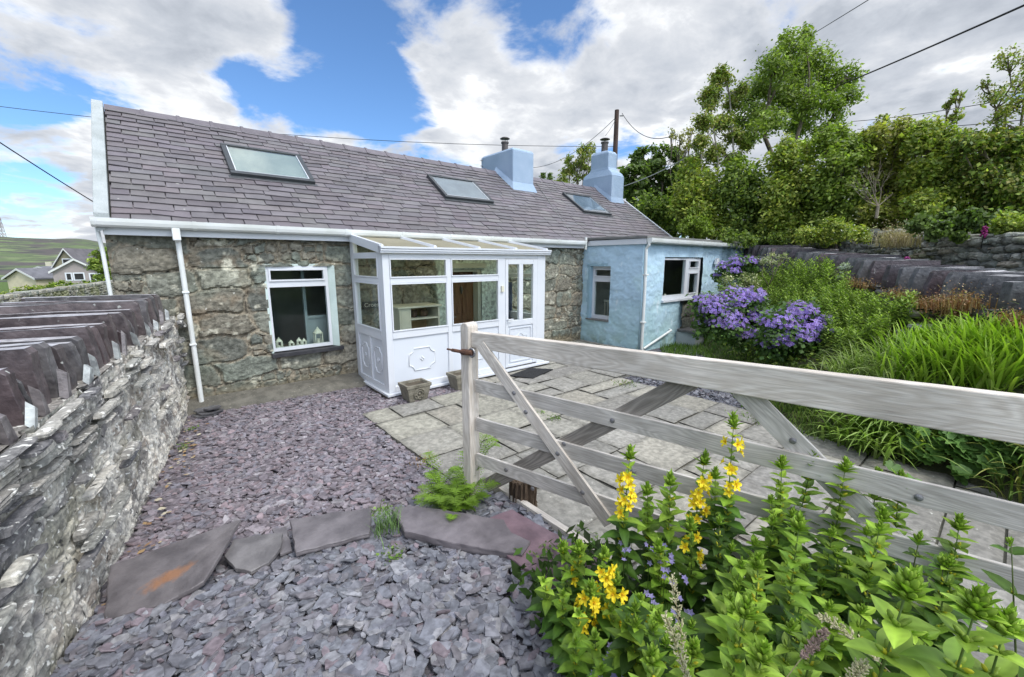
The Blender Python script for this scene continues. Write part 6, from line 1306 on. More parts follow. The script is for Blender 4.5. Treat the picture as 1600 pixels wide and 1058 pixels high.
def geranium(lst, d, nl, nf, lab, fsize=.050):
    cl = PC(lst, d, .15); b = sum((c[0] for c in cl), Vector()) / len(cl); b.z = float(bedz(np.array([b.x]), np.array([b.y]))[0]); t = empty('geranium', b, lab, 'flowering plant', 'purple geranium clumps'); tot = sum(c[1] * c[2] for c in cl)
    mb = MB(); fb = MB(); view = np.array([-.64, -.77, .2])
    for (p, rx, rz) in cl:
        k = int(nl * rx * rz / tot); P_, S_, D_ = clump_pts(p, rx, rx * .8, rz, k, 14, .42, .3); leaves(mb, P_, .055, [(.09, .17, .045), (.12, .21, .055), (.15, .26, .07), (.07, .13, .04)], .5, D_, .9)
        k = int(nf * rx * rz / tot); d_ = rng.normal(0, 1, (k, 3)); d_[:, 2] = np.abs(d_[:, 2]) * .9; d_ += view * .7; d_ /= np.linalg.norm(d_, axis=1)[:, None]
        c = np.array(p) + d_ * np.array([rx, rx * .8, rz]) * rng.uniform(1.05, 1.32, k)[:, None]
        N_ = d_ + rng.normal(0, .35, d_.shape) + np.array([0, 0, .3]); N_ /= np.linalg.norm(N_, axis=1)[:, None]; T = np.cross(N_, rng.normal(0, 1, (k, 3))); T /= np.linalg.norm(T, axis=1)[:, None]; B = np.cross(N_, T)
        s = fsize * rng.uniform(.7, 1.15, k)[:, None] * .5; cc = pal(rng.random(k), GER_F) * rng.uniform(.8, 1.2, k)[:, None]
        for q in range(5):
            a = q * 2 * math.pi / 5
            def P(r_, an, h): return c + (T * math.cos(an) + B * math.sin(an)) * s * r_ + N_ * s * h
            V = np.stack([c + N_ * s * -.1, P(.62, a - .50, .10), P(1.02, a - .42, .12), P(1.12, a, .05), P(1.02, a + .42, .12), P(.62, a + .50, .10)], 1); base = np.arange(k)[:, None] * 6
            lt = cc * 1.0; inn = np.tile(np.array([[.10, .04, .22]]), (k, 1)); C_ = np.stack([inn, cc, lt, lt, lt, cc], 1); fb.add(V.reshape(-1, 3), base + np.arange(6)[None], C_.reshape(-1, 3))
        V = np.stack([c + (T * math.cos(a) + B * math.sin(a)) * s * .2 + N_ * s * .12 for a in (0, 1.57, 3.14, 4.71)], 1); fb.add(V.reshape(-1, 3), np.arange(k)[:, None] * 4 + np.arange(4)[None], np.tile(np.array([[.62, .55, .72]]), (k * 4, 1)))
    mb.build('foliage', M_leaf, t); fb.build('blossoms', M_leaf, t); return t
geranium([(1115, 488, 28), (1145, 478, 30), (1135, 510, 30), (1170, 500, 30), (1100, 475, 18), (1175, 470, 22), (1160, 525, 22), (1105, 505, 20)], 7.0, 7000, 1500, 'left of two big mounds of purple geraniums, nearest the stone steps')
geranium([(1215, 510, 28), (1245, 500, 30), (1220, 535, 30), (1250, 530, 28), (1200, 540, 18), (1270, 515, 20), (1240, 552, 20), (1262, 490, 16), (1288, 505, 15), (1282, 535, 14)], 6.1, 6500, 1300, 'right of two big mounds of purple geraniums, beside the strappy clump')
geranium([(1150, 415, 16), (1130, 420, 12), (1170, 412, 13), (1120, 432, 8), (1145, 426, 12), (1185, 408, 8)], 9.2, 2200, 420, 'small raised purple geranium beside the end of the flat roof')
geranium([(1300, 518, 5), (1315, 520, 4)], 5.8, 250, 14, 'little isolated sprig of purple geranium above the strappy leaves')
def shrub2(nm, lst, d, n, size, cols, lab, **kw):
    cl = PC(lst, d, .1); b = sum((c[0] for c in cl), Vector()) / len(cl); b.z = float(bedz(np.array([b.x]), np.array([b.y]))[0]) - .02; return tree(nm, b, cl, n, size, cols, lab, .02, cat='shrub', sub=kw.pop('sub', 9), tight=.26, twig=.005, **kw)
shrub2('variegated_shrub', [(1145, 445, 20), (1170, 440, 18), (1135, 455, 14), (1165, 458, 16)], 8.5, 2600, .045, [(.40, .42, .20), (.50, .50, .30), (.16, .22, .07), (.10, .14, .05)], 'cream and green variegated shrub between two purple geraniums')
shrub2('white_flowered_shrub', [(1205, 405, 12), (1190, 410, 9), (1222, 402, 9)], 8.4, 700, .035, [(.50, .50, .36), (.58, .56, .42), (.2, .26, .1)], 'small cream-plumed plant at the top of the bed below the slate wall')
shrub2('silver_plant', [(1320, 418, 9), (1330, 432, 7), (1312, 430, 6)], 6.9, 500, .03, [(.46, .50, .48), (.38, .42, .40)], 'silvery pale plant against the upright slates')
# tall narrow-leaved perennials (upright leafy stems)
def perennials(nm, region, n, hmin, hmax, cols, lab, leafl=.088, leafw=.017, dens=26, cat='flowering plant'):
    t0 = region[0]; P0 = on_bank(*t0); t = empty(nm, P0, lab, cat); mb = MB(); xs, ys = [p[0] for p in region], [p[1] for p in region]; pts = []
    def inside(x, y):
        c = False; j = len(region) - 1
        for i in range(len(region)):
            if ((region[i][1] > y) != (region[j][1] > y)) and (x < (region[j][0] - region[i][0]) * (y - region[i][1]) / (region[j][1] - region[i][1]) + region[i][0]): c = not c
            j = i
        return c
    while len(pts) < n:
        x, y = rnd.uniform(min(xs), max(xs)), rnd.uniform(min(ys), max(ys))
        if inside(x, y): pts.append((x, y))
    C = []; D = []; 
    for (x, y) in pts:
        # the pixel marks the top of the stem; find a root below it on the bank
        h = rnd.uniform(hmin, hmax); r = ray(x, y); best = None
        tt = np.arange(150, 1200, 5) * .01 / PF; hit = np.nonzero(EYE + r.z * tt - h <= np.maximum(bank_q(r.x * tt, r.y * tt), 0))[0]
        if len(hit): best = r * float(tt[hit[0]])
        if best is None: continue
        root = Vector((best.x, best.y, EYE + best.z - h)); ln = Vector((rnd.uniform(-.12, .12), rnd.uniform(-.12, .12), 0)) * h; top = root + Vector((0, 0, h)) + ln
        mb.tube([root, root.lerp(top, .5) - ln * .15, top], [.004, .003, .002], 4, (.12, .19, .05), caps=False)
        for k in range(dens):
            q = (k + .5) / dens; q = .25 + .75 * q; a = k * 2.4 + rnd.uniform(-.3, .3); C.append(root.lerp(top, q)); D.append((math.cos(a), math.sin(a), .75 - .8 * (1 - q)))
    C = np.array([tuple(c) for c in C]); D = np.array(D); D /= np.linalg.norm(D, axis=1)[:, None]; m = len(C); L_ = leafl * rng.uniform(.7, 1.2, m)[:, None]
    side = np.cross(D, [0, 0, 1.]); side /= np.linalg.norm(side, axis=1)[:, None] + 1e-6; w = leafw * .5; dn = np.array([0, 0, -1.])
    V = np.stack([C, C + D * L_ * .4 + side * w, C + D * L_ * .75 + side * w * .7 + dn * L_ * .05, C + D * L_ + dn * L_ * .18, C + D * L_ * .75 - side * w * .7 + dn * L_ * .05, C + D * L_ * .4 - side * w], 1)
    c = pal(rng.random(m), cols) * np.exp(rng.normal(0, .2, m))[:, None]; mb.add(V.reshape(-1, 3), np.arange(m)[:, None] * 6 + np.arange(6)[None], np.repeat(c, 6, 0)); mb.build('leafy_stems', M_blade, t); return t
FR = [(.27, .38, .06), (.33, .45, .08), (.22, .32, .05), (.38, .49, .11), (.17, .27, .045)]
perennials('willowherb', [(1180, 425), (1230, 402), (1290, 398), (1330, 425), (1310, 470), (1240, 470), (1185, 455)], 330, .35, .6, FR, 'tall mass of narrow-leaved bright stems filling the top of the bed')
perennials('phlox', [(1270, 470), (1330, 450), (1400, 462), (1395, 500), (1330, 525), (1280, 510)], 210, .28, .45, FR, 'lower leafy clump of narrow stems below the orange sedum', .08, .016)
perennials('lily_stems', [(1385, 460), (1430, 455), (1435, 470), (1400, 480)], 20, .30, .42, FR, 'few bold whorled stems beside the stone bird ornament', .10, .02, 22)
# strappy clumps
def straps(nm, pts_px, n, lmin, lmax, w, cols, lab, droop=.7, spread=.35, zlift=0, pts=None, fan=None):
    P_ = [on_bank(*p) for p in pts_px] if pts is None else [Vector(p) for p in pts]; c0 = sum(P_, Vector()) / len(P_); t = empty(nm, c0, lab, 'strappy plant'); mb = MB(); which = rng.integers(0, len(P_), n); B0 = np.array([tuple(P_[i]) for i in which]) + rng.normal(0, 1, (n, 3)) * np.array([.10, .10, .01])
    B0[:, 2] = np.maximum(bank_q(B0[:, 0], B0[:, 1]), -.02) + zlift if pts is None else B0[:, 2]
    a = rng.uniform(0, 2 * np.pi, n) if fan is None else rng.normal(fan, .9, n); L_ = rng.uniform(lmin, lmax, n); dr = rng.uniform(.3, 1, n) * droop; out = rng.uniform(.15, 1, n) * spread; S_ = 8; rows_ = []
    dx, dy = np.cos(a), np.sin(a); tw = rng.uniform(-.6, .6, n)
    for i in range(S_ + 1):
        q = i / S_; r_ = L_ * (out * q + dr * .55 * q ** 2.2); z = L_ * (q * np.sqrt(np.maximum(.05, 1 - (out * .8) ** 2)) - dr * .62 * q ** 2.6); ww = w * .5 * (1 - q ** 2.6) * (.55 + .9 * min(q * 3, 1) * .5) + .0006
        sx, sy = -dy * np.cos(tw * q), dx * np.cos(tw * q); sz = np.sin(tw * q) * .5
        for s_ in (-1, 0, 1): rows_.append(np.stack([B0[:, 0] + dx * r_ + sx * ww * s_, B0[:, 1] + dy * r_ + sy * ww * s_, B0[:, 2] + z + sz * ww * s_ - (ww * .5 if s_ == 0 else 0)], -1))
    V = np.stack(rows_, 1); m = 3 * (S_ + 1); base = np.arange(n)[:, None, None] * m
    f = np.array([[3 * i + j, 3 * i + j + 1, 3 * i + j + 4, 3 * i + j + 3] for i in range(S_) for j in (0, 1)])[None] + base
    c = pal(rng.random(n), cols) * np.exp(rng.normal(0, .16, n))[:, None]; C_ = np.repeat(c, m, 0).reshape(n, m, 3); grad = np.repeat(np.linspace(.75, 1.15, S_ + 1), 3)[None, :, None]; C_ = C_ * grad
    mb.add(V.reshape(-1, 3), f.reshape(-1, 4), C_.reshape(-1, 3)); mb.build('leaves', M_blade, t, smooth=True); return t
CR = [(0.288, 0.45, 0.0375), (0.35, 0.525, 0.0562), (0.225, 0.375, 0.0375), (0.4, 0.55, 0.0875), (0.312, 0.45, 0.0625)]
CRP = [(0.312, 0.408, 0.12), (0.408, 0.504, 0.192), (0.24, 0.348, 0.084), (0.48, 0.552, 0.264)]
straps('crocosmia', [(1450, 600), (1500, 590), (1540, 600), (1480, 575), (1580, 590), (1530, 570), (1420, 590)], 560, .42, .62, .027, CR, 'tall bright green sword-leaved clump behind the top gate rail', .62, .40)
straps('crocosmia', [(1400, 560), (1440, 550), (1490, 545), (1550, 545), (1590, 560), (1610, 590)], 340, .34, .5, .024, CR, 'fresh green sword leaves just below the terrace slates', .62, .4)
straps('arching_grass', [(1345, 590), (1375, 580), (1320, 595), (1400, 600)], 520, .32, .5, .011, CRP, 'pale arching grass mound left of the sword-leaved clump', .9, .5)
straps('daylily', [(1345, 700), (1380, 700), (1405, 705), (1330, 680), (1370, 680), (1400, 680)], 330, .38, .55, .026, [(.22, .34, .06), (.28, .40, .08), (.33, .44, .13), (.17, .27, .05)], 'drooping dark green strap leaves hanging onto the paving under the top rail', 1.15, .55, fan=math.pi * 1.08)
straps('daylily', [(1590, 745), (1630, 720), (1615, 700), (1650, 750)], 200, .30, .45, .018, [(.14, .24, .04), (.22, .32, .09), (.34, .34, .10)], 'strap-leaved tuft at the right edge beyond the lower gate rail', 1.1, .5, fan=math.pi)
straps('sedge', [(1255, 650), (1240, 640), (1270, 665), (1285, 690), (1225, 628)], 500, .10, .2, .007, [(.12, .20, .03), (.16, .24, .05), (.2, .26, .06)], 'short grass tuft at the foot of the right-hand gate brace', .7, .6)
# lady's mantle
t0 = on_bank(1500, 740); t = empty('ladys_mantle', t0, 'round-leaved plant with lime yellow flower heads at the edge of the paving', 'flowering plant'); mb = MB(); fb = MB()
for _ in range(150):
    px, py = rnd.gauss(1495, 42), rnd.gauss(712, 24); p = on_bank(px, max(660, min(765, py))) + Vector((-.06, -.06, rnd.uniform(.10, .30))); nrm = Vector((rnd.gauss(-.45, .35), rnd.gauss(-.35, .35), 1)).normalized(); u_ = nrm.orthogonal().normalized(); w_ = nrm.cross(u_); r_ = rnd.uniform(.05, .09); K = 18; a0 = rnd.uniform(0, 6.28)
    vs = [p - nrm * r_ * .25] + [p + (u_ * math.cos(a0 + k * 6.283 / K) + w_ * math.sin(a0 + k * 6.283 / K)) * r_ * (1 + .10 * math.cos(k * math.pi)) * (.35 if k == 0 else 1) + nrm * r_ * .10 * math.cos(k * 6.283 / K * 7) for k in range(K)]
    c = np.array((.13, .24, .06)) * rnd.uniform(.7, 1.5); mb.add(vs, [(0, 1 + k, 1 + (k + 1) % K) for k in range(K)], tuple(c))
mb.build('leaves', M_leaf2, t, smooth=True)
C = []
for _ in range(38): p = on_bank(rnd.gauss(1512, 26), rnd.gauss(692, 11)) + Vector((-.08, -.08, .20)); C.append(np.array(p) + rng.normal(0, .018, (26, 3)))
leaves(fb, np.concatenate(C), .018, [(.50, .55, .06), (.42, .50, .05), (.56, .60, .10)], .6, None, .9); fb.build('flower_heads', M_leaf, t)
# sedum along the terrace slates
for k, (lst, n, lb) in enumerate((([(1400, 458), (1420, 462), (1440, 470), (1455, 476)], 1500, 'russet sedum mat at the foot of the slates behind the stone bird'), ([(1480, 470), (1500, 474), (1515, 470), (1490, 482)], 1500, 'taller orange sedum clump in the middle of the slate wall foot'), ([(1335, 440), (1350, 445)], 500, 'small russet sedum tuft furthest left below the slates'), ([(1585, 492), (1600, 500), (1612, 505)], 700, 'orange sedum tuft at the right edge below the slates'))):
    P_ = []
    for (x, y) in lst:
        r = ray(x, y); 
        q = None
        for i in range(300, 1400, 4):
            a = r * (i * .01 / PF); bd = wl(a.x, a.y)[1]
            if bd > -.16: q = Vector((a.x, a.y, EYE + a.z)); break
        P_.append(np.array(q))
    t = empty('sedum', Vector(P_[0]), lb, 'sedum', 'russet sedum along the slate wall'); mb = MB()
    for c in P_:
        h = .10 if k != 1 else .16; pts = c + rng.normal(0, 1, (n // len(P_) // 6, 3)) * np.array([.07, .07, .01]) - np.array([0, 0, h * .5]); tuft_mesh(mb, pts, h * .6, h * 1.2, .010, [(.32, .16, .07), (.38, .22, .10), (.27, .12, .06), (.42, .29, .15)], .4, 2)
        leaves(mb, c + rng.normal(0, 1, (n // len(P_), 3)) * np.array([.08, .08, h * .45]), .018, [(.34, .17, .08), (.42, .25, .13), (.28, .13, .07), (.46, .34, .20), (.25, .21, .09)], .5, None, .7)
    mb.build('foliage', M_blade, t)
# stone bird ornament and the flat rocks it sits on
c = on_bank(1432, 498) + Vector((0, 0, .05)); t = empty('bird_ornament', c, 'small stone bird ornament with a white breast among the sedum', 'garden ornament'); V_ = Vector((.77, -.64, 0))
m = MB(); m.tube([c + V_ * .17 + Vector((0, 0, .02)), c + V_ * .08 + Vector((0, 0, .01)), c, c - V_ * .07 + Vector((0, 0, .015)), c - V_ * .10 + Vector((0, 0, .05)), c - V_ * .095 + Vector((0, 0, .085)), c - V_ * .10 + Vector((0, 0, .11)), c - V_ * .135 + Vector((0, 0, .115))], [.006, .03, .05, .045, .032, .022, .026, .004], 12, np.array([(.42, .38, .22)] * 12 * 3 + [(.55, .52, .46)] * 12 + [(.62, .60, .58)] * 12 + [(.40, .38, .40)] * 12 * 3))
m.build('body', mat('bird_stone', (1, 1, 1), (.85, .85, .85), 20, 4, vcol=True), t, smooth=True)
for k, (x, y, w, lb) in enumerate(((1405, 478, .13, 'flat grey rock left of the bird ornament'), (1450, 512, .22, 'long flat grey rock below the bird ornament'), (1415, 520, .14, 'small grey rock low among the stems near the bird ornament'), (1580, 478, .18, 'pale lichened rock at the right end of the terrace slates'))):
    c = on_bank(x, y) + Vector((0, 0, .02)); m = MB(); n_ = 9; rg = [[c + Vector((.77, -.64, 0)) * math.cos(a) * w * sc * (1 + .1 * math.sin(3 * a + k)) + Vector((.64, .77, 0)) * math.sin(a) * w * .7 * sc + Vector((0, 0, z)) for a in [6.283 * j / n_ for j in range(n_)]] for sc, z in ((.85, -.05), (1, -.02), (.96, .008), (.6, .02))]
    m.add([p for r_ in rg for p in r_], [(i * n_ + j, i * n_ + (j + 1) % n_, (i + 1) * n_ + (j + 1) % n_, (i + 1) * n_ + j) for i in range(3) for j in range(n_)] + [tuple(range(3 * n_, 4 * n_))], (.22, .235, .22)); single(m, 'rock', M_dry, c, lb, 'rock')
# ================================================================== PATIO WEEDS, FERN, GRAVEL TUFTS
def weed(px, py, n, h, cols, lab, z=.03, leafy=0, rad=.04, nm='weed_tuft'):
    p = on_z(px, py, z); mb = MB(); tuft_mesh(mb, np.array(p) + rng.normal(0, 1, (n, 3)) * np.array([rad, rad, .002]), h * .5, h, .006, cols, .9, 3)
    if leafy: leaves(mb, np.array(p) + rng.normal(0, 1, (leafy, 3)) * np.array([rad, rad, h * .25]) + np.array([0, 0, h * .4]), .022, cols, .9, None, .8)
    return single(mb, nm, M_blade, p, lab, 'weed')
GW = [(.13, .22, .04), (.18, .27, .06), (.10, .17, .03)]
weed(868, 655, 26, .05, GW, 'green weed in a paving joint straight right of the diagonal brace top', leafy=30); weed(845, 645, 10, .03, GW, 'tiny weed left of its twin in the paving joint', leafy=14)
weed(660, 722, 60, .05, [(.34, .19, .07), (.40, .26, .11), (.28, .15, .06)], 'brown dried weed at the left corner of the paving', rad=.06)
weed(975, 600, 60, .05, GW + [(.30, .27, .10)], 'mossy weeds where the paving meets the fine gravel, upper patch', leafy=60, rad=.10); weed(1185, 655, 70, .06, GW, 'mossy weeds where the paving meets the fine gravel, nearest the brace', leafy=70, rad=.12)
weed(605, 825, 110, .17, [(.16, .26, .10), (.22, .33, .14), (.12, .20, .07)], 'long drooping grass tuft between two of the big slates', .10, rad=.05, nm='grass_tuft'); weed(612, 868, 8, .04, GW, 'bright low leafy seedling in the grey chippings below the grass tuft', .09, leafy=46, rad=.045)
weed(597, 803, 16, .08, GW, 'leafy sprig rising behind the grass tuft and slates', .12, leafy=60, rad=.04)
weed(287, 700, 10, .07, GW, 'little green plant with a white flower at the foot of the left wall', .03, leafy=30, rad=.03); weed(298, 672, 10, .05, GW, 'tiny green weed by the left wall near the downpipe', .03, leafy=22, rad=.03)
weed(850, 872, 8, .09, GW, 'pale leafy sprig at the tip of the purple slate', .09, leafy=40, rad=.05); weed(905, 845, 12, .07, GW, 'weed with white flowers beside the timber edging', .05, leafy=50, rad=.06)
# fern at the foot of the gate post
fc = on_z(715, 792, .03); t = empty('fern', fc, 'bright green fern growing at the foot of the gate post', 'fern'); mb = MB()
def frond(b0, az, ln, rise):
    n = 16; P_ = []
    for i in range(n + 1): q = i / n; P_.append(b0 + Vector((math.cos(az) * ln * q * (1 - .1 * q), math.sin(az) * ln * q * (1 - .1 * q), ln * rise * (q - .62 * q * q))))
    mb.tube(P_[::3] + [P_[-1]], .0016, 4, (.12, .2, .04), caps=False); c0 = np.array((.19, .31, .035)) * rnd.uniform(.75, 1.25)
    for i in range(1, n):
        q = i / n; d = (P_[i + 1] - P_[i - 1]).normalized(); sd_ = d.cross(Vector((0, 0, 1))).normalized(); L_ = ln * .30 * math.sin(math.pi * (q ** .75)) * .95 + .005
        for s_ in (-1, 1):
            e = (sd_ * s_ * .9 + d * .45 + Vector((0, 0, rnd.uniform(-.2, .15)))).normalized(); m_ = 5; w = .010
            for j in range(1, m_ + 1):
                a = P_[i] + e * L_ * (j - .5) / m_; pe = e.cross(Vector((0, 0, 1))).normalized(); l2 = L_ * .26 * (1.15 - j / m_)
                for s2 in (-1, 1): tip = a + pe * s2 * l2 + e * l2 * .5; mb.add([a, a + e * .007, tip, a - e * .004 + pe * s2 * l2 * .5], [(0, 1, 2, 3)], tuple(c0 * (.9 + .3 * q)))
for k in range(46): frond(fc + Vector((rnd.gauss(0, .08), rnd.gauss(0, .08), 0)), rnd.uniform(0, 6.283), rnd.uniform(.20, .36), rnd.uniform(1.0, 2.6))
for _q in range(4): frond(fc + Vector((.10, .0, .05)), math.radians(-40 + 25 * _q), .30, 3.6)
mb.build('fronds', M_blade, t)
# ================================================================== YELLOW LOOSESTRIFE in front of the gate
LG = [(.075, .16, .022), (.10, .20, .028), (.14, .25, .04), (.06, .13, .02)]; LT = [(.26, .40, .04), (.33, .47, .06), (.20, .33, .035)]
YF = (.95, .76, .03)
def leaf(mb, p, d, ln, w, col, droop=.3, fold=.22):
    d = Vector(d).normalized(); side = d.cross(Vector((0, 0, 1))); side = side.normalized() if side.length > .05 else Vector((1, 0, 0)); up = side.cross(d); n = 8; vs = []; cs = []; wob = rnd.uniform(-.25, .25)
    for i in range(n + 1):
        q = i / n; c = p + d * ln * q + Vector((0, 0, -ln * droop * q * q)) + side * ln * wob * q * q * .3; ww = w * .5 * (math.sin(math.pi * min(1, q * .93 + .07) ** .72)) * (1 if q < 1 else 0) + .0004; und = .05 * ww * math.sin(q * 17 + wob * 20)
        for s_ in (-1, -.5, 0, .5, 1): vs.append(c + side * ww * s_ + up * (abs(s_) * ww * fold + (und if abs(s_) == 1 else 0) - (.06 * ww if s_ == 0 else 0))); cs.append(np.array(col) * (1.25 if s_ == 0 else (.94 + .12 * ((i + (abs(s_) == 1)) % 2))))
    mb.add(vs, [(i * 5 + j, i * 5 + j + 1, (i + 1) * 5 + j + 1, (i + 1) * 5 + j) for i in range(n) for j in range(4)], np.array(cs))
def flower(mb, p, d, r_):
    d = Vector(d).normalized(); u_ = d.orthogonal().normalized(); w_ = d.cross(u_); a0 = rnd.uniform(0, 6)
    for k in range(5):
        a = a0 + k * 1.2566; e = u_ * math.cos(a) + w_ * math.sin(a); s_ = d.cross(e); q = [(0, 0, 0), (.35, .26, .30), (.72, .28, .50), (1.08, 0, .42), (.72, -.28, .50), (.35, -.26, .30)]
        mb.add([p + e * r_ * x + s_ * r_ * y + d * r_ * z for x, y, z in q] + [p + e * r_ * .6 + d * r_ * .36], [(0, 1, 6), (1, 2, 6), (2, 3, 6), (3, 4, 6), (4, 5, 6), (5, 0, 6)], np.array([(.85, .55, .02)] + [YF] * 5 + [(.95, .80, .04)]) * rnd.uniform(.85, 1.1))
    mb.tube([p, p + d * r_ * .55], [r_ * .09, r_ * .13], 5, (.75, .45, .02))
def bud(mb, p, d, s, col): d = Vector(d).normalized(); mb.tube([p, p + d * s * .4, p + d * s * .8, p + d * s], [s * .14, s * .26, s * .18, s * .02], 6, col, caps=False)
ST = []
def loosestrife(top, h, lab, leafl=.085, flowers=0, budsz=1.0, lean=None, dark=False, pairs=None, whorl=3, spikes=0, grp='yellow loosestrife stems in front of the gate', zroot=None, tipbush=1.0, open_tip=False):
    top = Vector(top); root = top - Vector((0, 0, h)); root += Vector(lean or (rnd.uniform(-.06, .06), rnd.uniform(-.06, .06), 0)); 
    t = empty('loosestrife', root, lab, 'flowering plant', grp); st = MB(); lf = MB(); fl = MB(); bd_ = MB(); mid = root.lerp(top, .5) + Vector((rnd.uniform(-.02, .02), rnd.uniform(-.02, .02), 0))
    def at_(q): a = root.lerp(mid, min(1, q * 2)) if q < .5 else mid.lerp(top, q * 2 - 1); return a
    st.tube([at_(q / 6) for q in range(7)], [.0042, .004, .0036, .0032, .0028, .0022, .0012], 6, (.17, .25, .06) if not dark else (.13, .16, .05)); st.build('stem', M_leaf2, t, smooth=True)
    n = pairs or max(6, int(h / .048)); a = rnd.uniform(0, 6)
    ftop = .34 if flowers else .0
    for k in range(n):
        q = .12 + .83 * (k / (n - 1)) ** .93; p = at_(q); a += 2 * math.pi / whorl / 2 + rnd.uniform(-.2, .2)
        zone = q > 1 - ftop; sz = leafl * ((1.0 - .55 * max(0, (q - .55) / .45)) if not zone else .36) * rnd.uniform(.8, 1.15) * (.75 + .5 * min(1, q * 2.2))
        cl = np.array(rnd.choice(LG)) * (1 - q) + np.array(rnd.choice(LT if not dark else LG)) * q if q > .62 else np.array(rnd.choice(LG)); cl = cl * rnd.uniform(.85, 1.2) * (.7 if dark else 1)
        for j in range(whorl):
            b = a + j * 2 * math.pi / whorl + rnd.uniform(-.2, .2); el = .15 + .75 * max(0, q - .45) + rnd.uniform(-.15, .2); d = Vector((math.cos(b), math.sin(b), el)); leaf(lf, p, d, sz * rnd.uniform(.8, 1.15), sz * rnd.uniform(.42, .56), tuple(cl * rnd.uniform(.6, 1.3)), rnd.uniform(.15, .55) * (1.2 - .7 * q))
        if zone and rnd.random() < .95:
            for j in range(rnd.choice((1, 2, 3)) if q < .95 else 2):
                b = rnd.uniform(0, 6.283); 
                if rnd.random() < .75: b = math.atan2(-.77, -.64) + rnd.uniform(-1.3, 1.3)
                d = Vector((math.cos(b), math.sin(b), .35)); q2 = p + d * rnd.uniform(.020, .040) + Vector((0, 0, rnd.uniform(-.01, .012))); st_ = MB()
                if q < .90: flower(fl, q2, d, rnd.uniform(.024, .033))
                else: bud(bd_, p, d, .02, (.55, .55, .03))
        elif q > .42 and q < .9 and not zone:
            for j in range(whorl):      # axillary buds
                b = a + j * 2 * math.pi / whorl; d = Vector((math.cos(b), math.sin(b), .9))
                for z in range(2): bud(bd_, p + d * .008 * z, d + Vector((rnd.uniform(-.5, .5), rnd.uniform(-.5, .5), 0)), .018 * budsz, (.27, .38, .05) if rnd.random() < .8 else (.60, .56, .04))
    for k in range(int(30 * tipbush)):       # clustered tip
        b = k * 2.4; q = k / (30 * tipbush); d = Vector((math.cos(b) * (1 - q * .7), math.sin(b) * (1 - q * .7), .7 + q)); p = top - Vector((0, 0, .045 * (1 - q) * budsz)); s = .030 * budsz * rnd.uniform(.7, 1.15) * (1.15 - .5 * q)
        if k % 3 == 0: bud(bd_, p + d * .006, d, s, tuple(np.array((.26, .38, .045)) * rnd.uniform(.8, 1.3)))
        else: leaf(lf, p, d, s * rnd.uniform(1.3, 2.0), s * .5, tuple(np.array((.22, .35, .04)) * rnd.uniform(.75, 1.3)), .1, .5)
    lf.build('leaves', M_leaf2, t, smooth=True)
    if fl.v: fl.build('flowers', mat_y, t)
    bd_.build('buds', M_leaf2, t, smooth=True)
    return t
mat_y = mat('yellow_petal', (1, 1, 1), (.95, .9, .9), 5, 3, vcol=True, rough=.55, trans=.25)
SP = [(985, 703, 2.05, 1.02, 1, 'loosestrife stem with yellow flower spike standing alone against the gate brace'),
      (1147, 652, 2.0, 1.12, 1, 'tallest loosestrife stem with stacked yellow flowers, rising over the middle gate rail'),
      (1080, 815, 1.95, .80, 1, 'short loosestrife stem with one tight yellow flower cluster, centre of the clump'),
      (880, 852, 1.95, .62, 1, 'leftmost loosestrife stem with yellow flowers, leaning over the chippings'),
      (906, 852, 1.9, .62, 0, 'green-budded loosestrife stem right beside the leftmost flowering one'),
      (945, 862, 1.8, .66, 1, 'loosestrife stem with a dense drooping yellow spike, low on the left'),
      (1000, 935, 1.65, .55, 1, 'low loosestrife stem with small yellow cluster right of the drooping spike'),
      (1102, 712, 2.1, .98, .4, 'loosestrife stem with a few yellow blooms just left of the tallest one'),
      (1048, 745, 2.05, .92, 0, 'green loosestrife tip between the lone spike and the tallest stem'),
      (1118, 735, 2.15, .9, 0, 'dark green loosestrife tip directly under the tallest flowers'),
      (1012, 760, 2.1, .85, 0, 'slim green loosestrife tip right of the lone flower spike'),
      (1222, 718, 2.0, 1.0, 0, 'green loosestrife top with brown withered leaves right of the tallest stem'),
      (1272, 712, 2.0, 1.02, 0, 'green loosestrife top close under the right-hand gate brace'),
      (1322, 722, 1.9, 1.02, 0, 'broad pale green loosestrife top in the centre right of the clump'),
      (1372, 738, 1.9, 1.0, 0, 'upright loosestrife top against the lower gate rail'),
      (1408, 742, 1.85, 1.0, 0, 'rightmost upright loosestrife top against the lower gate rail'),
      (1382, 800, 1.75, .9, 0, 'small fresh loosestrife tip below the two rightmost tops'),
      (1250, 812, 1.45, .88, .25, 'loosestrife stem with many yellow buds in the middle foreground'),
      (1185, 872, 1.4, .78, .15, 'pale loosestrife tip left of the budding middle stem'),
      (1500, 812, 1.7, .9, 0, 'dark green loosestrife stem leaning right in front of the pale rail'),
      (1168, 945, 1.0, .75, .35, 'near loosestrife spike with elongated yellow buds at the bottom centre'),
      (1195, 1015, .95, .6, .2, 'low near loosestrife tip at the bottom edge, beside the grass plume'),
      (1020, 1020, 1.05, .6, 0, 'bright green loosestrife leaves at the very bottom, left of the grass plume'),
      (1275, 1000, 1.0, .62, .2, 'small near loosestrife head right of the pink grass plume'),
      (962, 900, 1.78, .62, 1, 'loosestrife stem with yellow flowers just right of the dense drooping spike'),
      (925, 915, 1.75, .58, 1, 'small flowering loosestrife stem between the leftmost stem and the drooping spike'),
      (1030, 850, 1.9, .7, 0, 'leafy loosestrife shoot in front of the pale violet bellflowers'),
      (1085, 1010, 1.25, .5, 0, 'low bushy loosestrife shoot at the bottom centre')]
